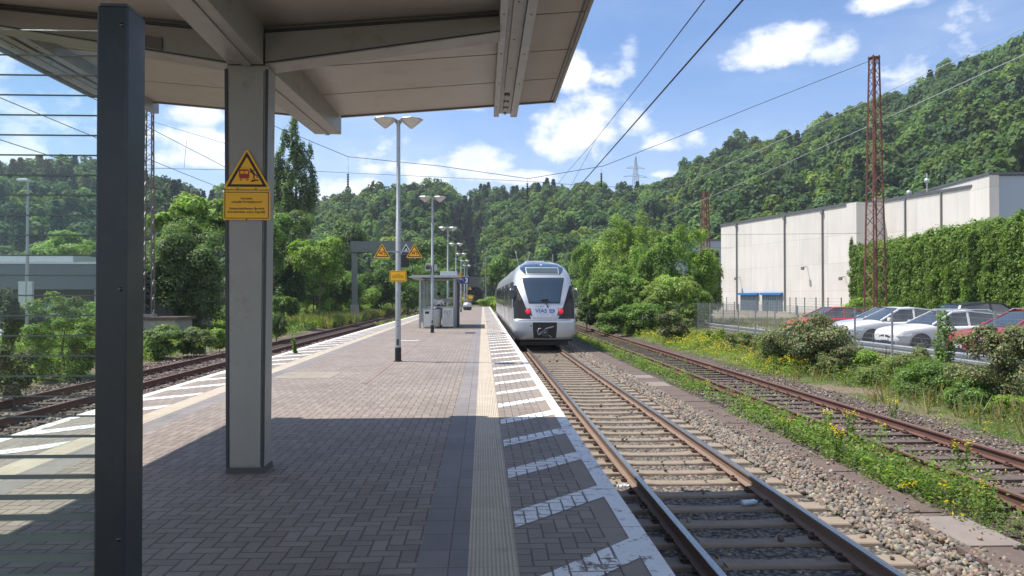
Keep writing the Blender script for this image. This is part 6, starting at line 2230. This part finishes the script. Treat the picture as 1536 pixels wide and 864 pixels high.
# small litter on the ballast
e = empty('plastic_bottle', (at(1113, 757, 8.0).x, at(1113, 757, 8.0).y, -.955), R(-78), 'clear crushed plastic bottle lying between the shaded rails', 'bottle')
gpt = EYE + px_dir(1125, 757) * ((-.93 - 1.58) / px_dir(1125, 757).z)
e.location = gpt + Vector((0, 0, .03))
m = MB(); m.lathe([(0, -.11), (.03, -.108), (.034, -.09), (.03, 0), (.034, .05), (.015, .09), (.013, .105), (0, .106)], (0, 0, 0), 14, axis='y'); m.build('bottle', pmat('bluish_plastic', (.55, .66, .72), .15, 0, .1, coat=.5), e)
m = MB(); m.lathe([(0, .102), (.016, .102), (.016, .122), (0, .123)], (0, 0, 0), 12, axis='y'); m.build('cap', M['sign_blue'], e)
for (px, py, s, lab) in ((935, 733, .085, 'crumpled white paper beside the left rail at the shadow edge'), (1168, 532, .10, 'white litter scrap between the rusty rails near the flowering weeds'), (1384, 711, .07, 'small white litter scrap on the weeds by the rusty rail'), (1475, 623, .10, 'white litter scrap under the right shrub'), (930, 505, .12, 'pale scrap beside the far rusty rail')):
    gpt = EYE + px_dir(px, py) * ((-.94 - 1.58) / px_dir(px, py).z)
    m = MB(); rs = random.Random(px)
    n_ = 7
    m.grid([[(s * (i / n_ - .5) * 1.6 + rs.uniform(-.01, .01), s * (j / n_ - .5) * 1.3, abs(s * .55 * math.sin(i * 1.7 + j)) + rs.uniform(0, .02)) for i in range(n_ + 1)] for j in range(n_ + 1)], 0, False)
    o = m.build('litter_scrap', M['white_plastic']); o.location = gpt; o.rotation_euler = (0, 0, rs.uniform(0, 3))
    tag(o, lab, 'litter')
# ================================================================== TREES AND SHRUBS
def px_plant(px, py, Y, rx_px, rz_px, ground=-.85, **k):
    """crown centred at a photograph point, at depth Y; radii in photograph pixels"""
    c = at(px, py, Y)
    return dict(x=c.x, y=Y, z0=ground, rx=rx_px * Y / FPX, rz=rz_px * Y / FPX, cz=c.z - ground, **k)


def P(name, px, py, Y, rx, rz, n, leaf, cols, label, cat='tree', **k):
    k.pop('ground', None)
    x_ = at(px, py, Y).x
    g0 = gz(x_) + (.05 if -12 < x_ < 9 else 0)
    d = px_plant(px, py, Y, rx, rz, g0)
    if cat in ('bush', 'shrub') or k.get('zmin') == -1:
        top = d['cz'] + d['rz']           # low plants reach down to the ground
        if d['cz'] - d['rz'] > .05 and (cat != 'tree' or d['cz'] < 1.6 * d['rz']): d['rz'] = d['cz'] = top / 2
        k.setdefault('zmin', -1)
    return plant(name, n=n, leaf=leaf, cols=cols, label=label, cat=cat, **d, **k)


MID = [(.12, .19, .055), (.10, .165, .05)]
# poplar
P('poplar_tree', 442, 290, 76, 32, 100, 24000, .25, [(.10, .155, .06), (.12, .18, .08), (.075, .12, .05), (.18, .23, .12)], 'tall slender poplar rising right of the canopy column', seed=40, nclump=110, cr=(.13, .22), rmax=.90, zmin=-1, trunk=.3, nlimb=14, taper=.18)
P('poplar_tree', 425, 330, 78, 20, 70, 9000, .34, [(.07, .115, .045), (.09, .14, .06), (.055, .09, .04)], 'lower second poplar stem close left of the tall poplar', seed=41, nclump=60, cr=(.16, .26), rmax=.88, zmin=-.95, trunk=.25, taper=.4)
# left side
P('leafy_tree', 296, 342, 58, 60, 54, 26000, .30, LIME, 'bright yellow green tree behind the dark bushy one between post and column', seed=42, nclump=26, cr=(.18, .32), rmax=.8)
P('leafy_tree', 280, 410, 46, 68, 66, 44000, .17, [(.10, .16, .05), (.13, .20, .065), (.08, .13, .045), (.17, .22, .09)], 'large round green tree between the anthracite post and the canopy column', seed=43, nclump=60, cr=(.18, .30), rmax=.82, zmin=-1)
P('dark_tree', 437, 408, 66, 31, 56, 24000, .20, DARK, 'dark dense round tree right of the canopy column', seed=44, nclump=40, cr=(.22, .34), zmin=-1)
P('leafy_tree', 478, 392, 62, 40, 38, 13000, .22, LIME, 'bright lime tree behind the dark round tree, below the left rust mast', seed=45, nclump=18)
P('leafy_tree', 396, 380, 56, 34, 60, 12000, .2, GREEN, 'green tree half hidden behind the canopy column', seed=46)
P('leafy_tree', 440, 352, 70, 44, 40, 10000, .26, [(.12, .19, .06), (.15, .23, .07)], 'mid green tree below the poplar', seed=47)
P('bush', 505, 436, 80, 36, 34, 17000, .20, GREEN, 'rounded green bush left of the gantry post', 'bush', seed=48, nclump=26, zmin=-1)
P('bush', 470, 440, 78, 30, 30, 13000, .20, LIME, 'lighter green bush between the dark tree and the rounded bush', 'bush', seed=49, nclump=24, zmin=-1)
P('bush', 566, 434, 92, 34, 36, 16000, .24, [(.09, .15, .045), (.12, .19, .05)], 'deep green bush right of the gantry post', 'bush', seed=50, nclump=26, zmin=-1)
P('bush', 540, 450, 84, 30, 20, 9000, .2, LIME, 'bright bush directly behind the gantry post', 'bush', seed=124, nclump=20, zmin=-1)
P('bush', 612, 436, 92, 34, 34, 11000, .26, GREEN, 'green bush behind the nearest lamp pole', 'bush', seed=51, nclump=22, zmin=-1)
P('bush', 428, 462, 62, 20, 22, 8000, .16, GREEN, 'green bush against the right side of the canopy column', 'bush', seed=125, nclump=20, zmin=-1)
P('leafy_tree', 640, 430, 100, 30, 34, 9000, .30, MID, 'mid green tree left of the shelter roof', seed=127, zmin=-1)
P('leafy_tree', 520, 385, 98, 42, 50, 12000, .36, [(.08, .135, .045), (.11, .17, .05)], 'green tree behind the gantry post', seed=52)
P('leafy_tree', 640, 400, 122, 46, 40, 11000, .42, [(.11, .18, .05), (.13, .20, .06)], 'round green tree at the hill foot above the shelter roof', seed=53)
P('leafy_tree', 590, 425, 110, 34, 34, 8000, .36, GREEN, 'green tree below the yellow plate on the nearest lamp', seed=54)
P('leafy_tree', 757, 420, 128, 26, 34, 8000, .42, GREEN, 'green tree just left of the train roof', seed=55)
P('leafy_tree', 671, 428, 135, 26, 26, 6000, .4, [(.11, .18, .05)], 'low green tree behind the shelter', seed=56)
P('bush', 690, 448, 108, 22, 9, 3500, .22, DRY, 'straw coloured low bush at the end of the platform', 'bush', seed=57)
P('bush', 738, 450, 122, 20, 11, 3500, .25, LIME, 'light green bush before the tunnel mouth', 'bush', seed=58)
P('bush', 100, 490, 23, 56, 40, 24000, .075, [(.12, .20, .05), (.17, .25, .07), (.22, .28, .10)], 'leafy green bush behind the striped glass next to the anthracite post', 'bush', seed=59, nclump=50, cr=(.13, .28), rmax=.98)
P('bush', 12, 470, 27, 20, 40, 6000, .10, DARK, 'dark green bush at the far left edge of the picture', 'bush', seed=60)
P('bush', 20, 548, 17, 34, 26, 6000, .07, [(.09, .11, .05), (.14, .14, .08), (.06, .08, .03)], 'low mottled bush at the bottom left behind the glass', 'bush', seed=61)
P('leafy_tree', 95, 378, 60, 44, 26, 9000, .26, LIME, 'bright green tree crowns above the grey building roof', seed=62)
P('leafy_tree', 75, 385, 64, 30, 22, 5000, .26, GREEN, 'darker green tree above the grey building beside the lamp pole', seed=63)
P('bush', 245, 512, 30, 34, 22, 9000, .10, [(.15, .22, .07), (.19, .26, .09), (.10, .15, .05)], 'pale leaved bush below the walled ledge', 'bush', seed=64)
P('bush', 296, 510, 31, 30, 18, 7000, .10, [(.09, .13, .05), (.16, .18, .09), (.12, .17, .06)], 'dark mottled bush left of the canopy column', 'bush', seed=65)
P('bush', 330, 510, 34, 24, 16, 5000, .10, LIME, 'light green bush right against the canopy column', 'bush', seed=66)
P('bush', 414, 488, 40, 18, 26, 7000, .10, [(.09, .14, .05), (.12, .18, .06)], 'dark low bush right of the column near the left track', 'bush', seed=67, ground=-.95)
P('small_shrub', 440, 506, 20.6, 6.5, 12, 500, .07, [(.13, .19, .05), (.10, .16, .04)], 'small lone sapling growing beside the left rail', 'shrub', seed=68, ground=-.97, nclump=7, trunk=.01)
# birches and mixed trees right of the train
BI = [(.19, .27, .06), (.23, .31, .08), (.16, .23, .05), (.29, .34, .11)]
MIX = [(.12, .19, .05), (.15, .235, .06), (.19, .27, .06)]
for i, (px, py, Y, rx, rz, cols, n_, lab) in enumerate((
        (888, 428, 68, 34, 64, MIX, 20000, 'leftmost tree of the group right of the train'),
        (925, 410, 60, 40, 74, BI, 26000, 'slender light green birch second in the group right of the train'),
        (968, 396, 63, 36, 68, BI, 22000, 'tall thin birch in the middle of the group'),
        (985, 420, 55, 42, 66, MIX, 26000, 'darker round tree in front of the middle birches'),
        (1034, 402, 55, 40, 62, LIME, 26000, 'bright yellow green tree at the right end of the group beside the white hall'),
        (1062, 430, 57, 20, 56, BI, 12000, 'thin birch overlapping the left corner of the white hall'),
        (930, 452, 51, 44, 44, MIX, 22000, 'low leafy tree in front of the group'),
        (1005, 455, 49, 44, 42, BI, 22000, 'low light green tree behind the small mottled shrub'),
        (965, 478, 47, 40, 22, GREEN, 12000, 'wide low bushy tree at the feet of the middle birches'),
        (1045, 465, 51, 26, 30, MIX, 9000, 'low bushy tree at the fence corner'))):
    P('birch_tree' if cols is BI else 'leafy_tree', px, py, Y, rx, rz, n_, .15, cols, lab, seed=80 + i, nclump=60, cr=(.16, .27), rmax=.88, zmin=-1.0, group='trees right of the train', bark='birch_bark' if cols is BI else 'bark', trunk=.07, asp=.6)
P('bush', 880, 470, 52, 24, 22, 6000, .14, DARK, 'dark low bush right behind the train side', 'bush', seed=90)
P('bush', 915, 482, 46, 26, 14, 5000, .12, GREEN, 'low green bush at the foot of the leftmost trees', 'bush', seed=91)
# shrubs on the right verge
P('mottled_shrub', 1011, 494, 38, 28, 27, 9000, .11, BROWNISH, 'small mottled dark shrub at the near end of the tree group', 'shrub', seed=92, ground=-.9)
P('mottled_shrub', 1212, 520, 23.6, 64, 46, 26000, .078, BROWNISH, 'large rounded shrub with brown and green leaves in front of the red hatchback', 'shrub', seed=93, nclump=24, mat='leaf_gloss', ground=-.88)
P('mottled_shrub', 1160, 528, 25, 30, 24, 6000, .075, [(.10, .15, .045), (.15, .18, .07)], 'lower green shrub joined to the left of the large mottled shrub', 'shrub', seed=94, ground=-.9)
P('mottled_shrub', 1262, 545, 22, 30, 26, 7000, .07, BROWNISH, 'low skirt of mottled leaves at the right of the large shrub', 'shrub', seed=95, ground=-.88)
P('mottled_shrub', 1497, 552, 15.6, 62, 58, 20000, .062, BROWNISH, 'mottled shrub with tall shoots at the right edge in front of the red cars', 'shrub', seed=96, nclump=26, mat='leaf_gloss', ground=-.88, rmax=.8)
GS = [(.13, .21, .05), (.17, .25, .07), (.10, .16, .045)]
P('green_shrub', 1400, 578, 17.6, 60, 40, 22000, .058, GS, 'leafy green shrub below the dark red car', 'shrub', seed=97, ground=-.9, nclump=30, zmin=-1)
P('green_shrub', 1335, 564, 19.6, 46, 28, 14000, .06, GS + OLIVE, 'green shrub with brownish leaves below the white estate', 'shrub', seed=120, ground=-.9, nclump=26, zmin=-1)
P('green_shrub', 1455, 600, 15.6, 46, 30, 12000, .055, GS, 'low green shrub joined to the left foot of the mottled shrub at the edge', 'shrub', seed=121, ground=-.9, nclump=22, zmin=-1)
P('green_shrub', 1520, 612, 14.6, 34, 22, 8000, .052, LIME, 'bright low growth at the right edge under the mottled shrub', 'shrub', seed=122, ground=-.92, nclump=18, zmin=-1)
P('green_shrub', 1416, 520, 18.5, 14, 46, 1300, .085, GS, 'tall thin green shoots standing in front of the white estate', 'shrub', seed=98, ground=-.9, nclump=30, cr=(.22, .4), rmax=.85)
P('green_shrub', 1372, 545, 19.0, 26, 26, 6000, .06, [(.24, .20, .12), (.17, .22, .07), (.13, .18, .06)], 'low shrub with faded pinkish leaves below the white estate', 'shrub', seed=99, ground=-.92)
P('green_shrub', 1302, 545, 21.5, 24, 24, 5000, .065, LIME, 'light green shrub just right of the large mottled shrub', 'shrub', seed=123, ground=-.9)
P('green_shrub', 1108, 515, 31, 26, 18, 6000, .08, OLIVE, 'low olive bush before the fence left of the large mottled shrub', 'shrub', seed=100, ground=-.92)
P('green_shrub', 1075, 508, 35, 20, 14, 4000, .08, [(.21, .25, .05), (.17, .22, .05)], 'low yellow green bush near the fence corner', 'shrub', seed=101, ground=-.92)
P('green_shrub', 1290, 455, 50, 26, 12, 5000, .14, LIME, 'bright low bush at the foot of the hedge left of the rust mast', 'shrub', seed=102, ground=-.63)
P('thuja_bush', 1283, 410, 58, 10, 46, 7000, .16, [(.15, .215, .03), (.12, .18, .026)], 'slim evergreen at the left end of the hedge', 'bush', seed=103, ground=-.63)


# ================================================================== GROUND COVER
def strip(x0, x1, y0, y1, n, z, seed, dens_near=True):
    r = np.random.default_rng(seed)
    k = 1.6 if dens_near else 1.0
    y = y0 + (y1 - y0) * r.uniform(0, 1, n) ** k
    xa = x0(y) if callable(x0) else x0
    xb = x1(y) if callable(x1) else x1
    x = xa + (xb - xa) * r.beta(1.6, 1.6, n)
    keep = (np.sin(y * 1.3 + seed) + np.sin(y * .47 + 2 * seed) + np.sin(x * 3.1 + y * 2.3) + r.normal(0, .7, n)) > -.9
    x, y = x[keep], y[keep]
    zz = np.array([z if z is not None else gz(float(v)) for v in x])
    return np.stack([x, y, zz], 1)


weeds('track_weeds', strip(5.35, 6.2, 8.0, 46, 800, -.97, 1), .34, .075, 22, GREEN + LIME, 'green weeds growing between the cable trough and the rusty track', seed=1, flower=.02)
weeds('track_weeds', strip(5.3, 6.0, 5.0, 11, 260, -.97, 2), .22, .045, 26, GREEN + OLIVE, 'low fine leaved weeds beside the nearest trough lids', seed=2, flower=.08)
weeds('rail_weeds', strip(6.5, 8.4, 7, 60, 240, -.97, 3), .14, .045, 14, LIME + GREEN, 'scattered small weeds between the rusty rails', seed=3, flower=.15)
weeds('verge_weeds', strip(8.95, 10.6, 10, 60, 1500, None, 4), .16, .045, 16, LIME + OLIVE + GREEN, 'yellow green weeds along the verge right of the rusty track', seed=4, flower=.05)
weeds('verge_weeds', strip(9.9, 13.7, 12, 60, 5600, None, 5), .40, .07, 20, GREEN + OLIVE + [(.15, .19, .05)], 'dense green herbs on the verge before the mesh fence', seed=5, flower=.025)
weeds('verge_grass', strip(9.6, 13.6, 10, 70, 2200, None, 6), .3, .15, 7, LIME + DRY, 'tufts of yellow green grass on the verge', seed=6, blades=True)
weeds('flowering_weeds', strip(8.9, 10.2, 22, 34, 420, None, 7), .55, .06, 26, LIME, 'yellow flowering weeds beside the large mottled shrub', seed=7, flower=.55)
weeds('flowering_weeds', strip(9.0, 12.5, 34, 62, 1400, None, 8), .5, .08, 20, LIME, 'yellow flowering weeds below the tree group', seed=8, flower=.40)
weeds('flowering_weeds', strip(1.6, 8, 118, 150, 1800, -.9, 18, False), 1.6, .3, 16, LIME, 'yellow flowering weeds at the far end of the tracks', seed=18, flower=.45)
weeds('left_ground_cover', strip(lambda y: -13.2 - 6 - y * .07, lambda y: -12.4 + y * 0, 14, 62, 9500, None, 9, True), .5, .11, 20, GREEN + LIME + LIME + OLIVE, 'dense green ground cover left of the left track', seed=9, flower=.02)
weeds('left_ground_cover', strip(-30, -17, 20, 50, 4200, None, 10), .6, .14, 16, GREEN + OLIVE, 'green ground cover before the grey building', seed=10)
weeds('far_grass', strip(-16, -11.8, 58, 125, 5200, -.9, 11, False), 1.0, .75, 12, DRY + DRY + LIME, 'tall dry yellow grass beside the left track in the distance', seed=11, blades=True)
weeds('far_grass', strip(-40, -14, 100, 165, 4500, -.8, 12, False), .9, .45, 10, LIME + GREEN, 'pale green meadow below the distant trees', seed=12)
weeds('left_track_weeds', strip(-9.4, -7.2, 60, 110, 500, -.97, 13, False), .4, .16, 12, LIME + DRY, 'sparse weeds beside the left track in the distance', seed=13)
weeds('yard_grass', strip(14.6, 30, 41, 66, 3000, -.61, 14, False), .22, .3, 7, OLIVE + DRY, 'thin dry grass on the yard before the white hall', seed=14, blades=True)


# individually standing flowering plants
def flower_plant():
    r = np.random.default_rng(77)
    root = empty('flowering_weed', (0, 0, 0), 0, 'x', 'weed', 'tall flowering weeds beside the rusty track')
    m = MB(); n = 5; L = []; Fl = []
    for i in range(n):
        a = r.uniform(0, 6.28); top = np.array([math.cos(a) * .09, math.sin(a) * .09, r.uniform(.38, .62)])
        m.tube([(0, 0, 0), tuple(top * .5 + np.array([0, 0, .02])), tuple(top)], [.006, .005, .003], 5)
        for k in range(34): t = r.uniform(.1, .93); L.append(top * t + r.normal(0, .035, 3) * (1.2 - t))
        for k in range(12): Fl.append(top + r.normal(0, .028, 3))
    m.build('stems', M['stem'], root)
    L = np.array(L); Fl = np.array(Fl)
    N = rand_dirs(len(L), r) + np.array([0, 0, .8]); N /= np.linalg.norm(N, axis=1, keepdims=True)
    V, F = leaf_quads(L, N, r.uniform(.04, .085, len(L)), r, .35)
    c1 = palette(LIME + GREEN, len(L), r)
    N = rand_dirs(len(Fl), r) * .5 + np.array([0, 0, 1.]); N /= np.linalg.norm(N, axis=1, keepdims=True)
    V2, F2 = leaf_quads(Fl, N, r.uniform(.018, .034, len(Fl)), r, .9)
    np_mesh('blossoming_foliage', np.concatenate([V, V2]), np.concatenate([F, F2 + len(V)]), M['leaf'], root, np.concatenate([c1, np.tile(np.array([(.78, .60, .03)]), (len(Fl), 1))]))
    return root


M['stem'] = pmat('green_stem', (.10, .13, .04), .7)
fw = flower_plant()
spots = [(1180, 660, 'first'), (1240, 655, ''), (1275, 670, ''), (1446, 720, ''), (1481, 775, ''), (1340, 640, ''), (1255, 690, '')]
for i, (px, py, _) in enumerate(spots):
    d = px_dir(px, py); g_ = EYE + d * ((-.96 - 1.58) / d.z)
    o = fw if i == 0 else copy_tree(fw)
    o.location = g_; o.rotation_euler = (0, 0, i * 1.3); s = .8 + .12 * (i % 4); o.scale = (s, s, s * (.85 + .1 * (i % 3)))
    o['label'] = 'tall yellow flowering weed standing in or beside the rusty track on the right'
weeds('left_ground_cover', strip(-27, -12.5, 44, 80, 6500, None, 21, False), .55, .17, 16, LIME + GREEN + OLIVE, 'bright green ground cover between the left track and the bushes', seed=21, flower=.02)
weeds('left_ground_cover', strip(-34, -12.5, 76, 112, 5500, None, 22, False), .7, .24, 14, LIME + GREEN + DRY, 'bright green ground cover farther off beyond the signal gantry', seed=22)
weeds('verge_stalks', strip(9.2, 13.5, 11, 45, 700, None, 23), .5, .42, 5, DRY, 'dry pale grass stalks scattered over the right verge', seed=23, blades=True)
weeds('track_weeds', strip(5.4, 6.3, 8, 40, 130, -.97, 24), .62, .06, 30, LIME + OLIVE, 'taller ragged weeds between the trough lids and the rusty track', seed=24, flower=.12, spread=.07)


# ================================================================== HAZE: thin even air in a closed box round the whole place
m = MB(); m.box(-2700, 2700, -150, 3200, -3.5, 190)
hzm = bpy.data.materials.new('thin_haze'); hzm.use_nodes = True
nt = hzm.node_tree; nt.nodes.clear(); n = NG(nt)
out = n.node('ShaderNodeOutputMaterial'); v = n.node('ShaderNodeVolumePrincipled')
v.inputs['Color'].default_value = (.80, .88, 1.0, 1)
v.inputs['Density'].default_value = .00030
v.inputs['Anisotropy'].default_value = .2
n.link(v.outputs[0], out.inputs['Volume'])
tag(m.build('haze', hzm), kind='stuff')
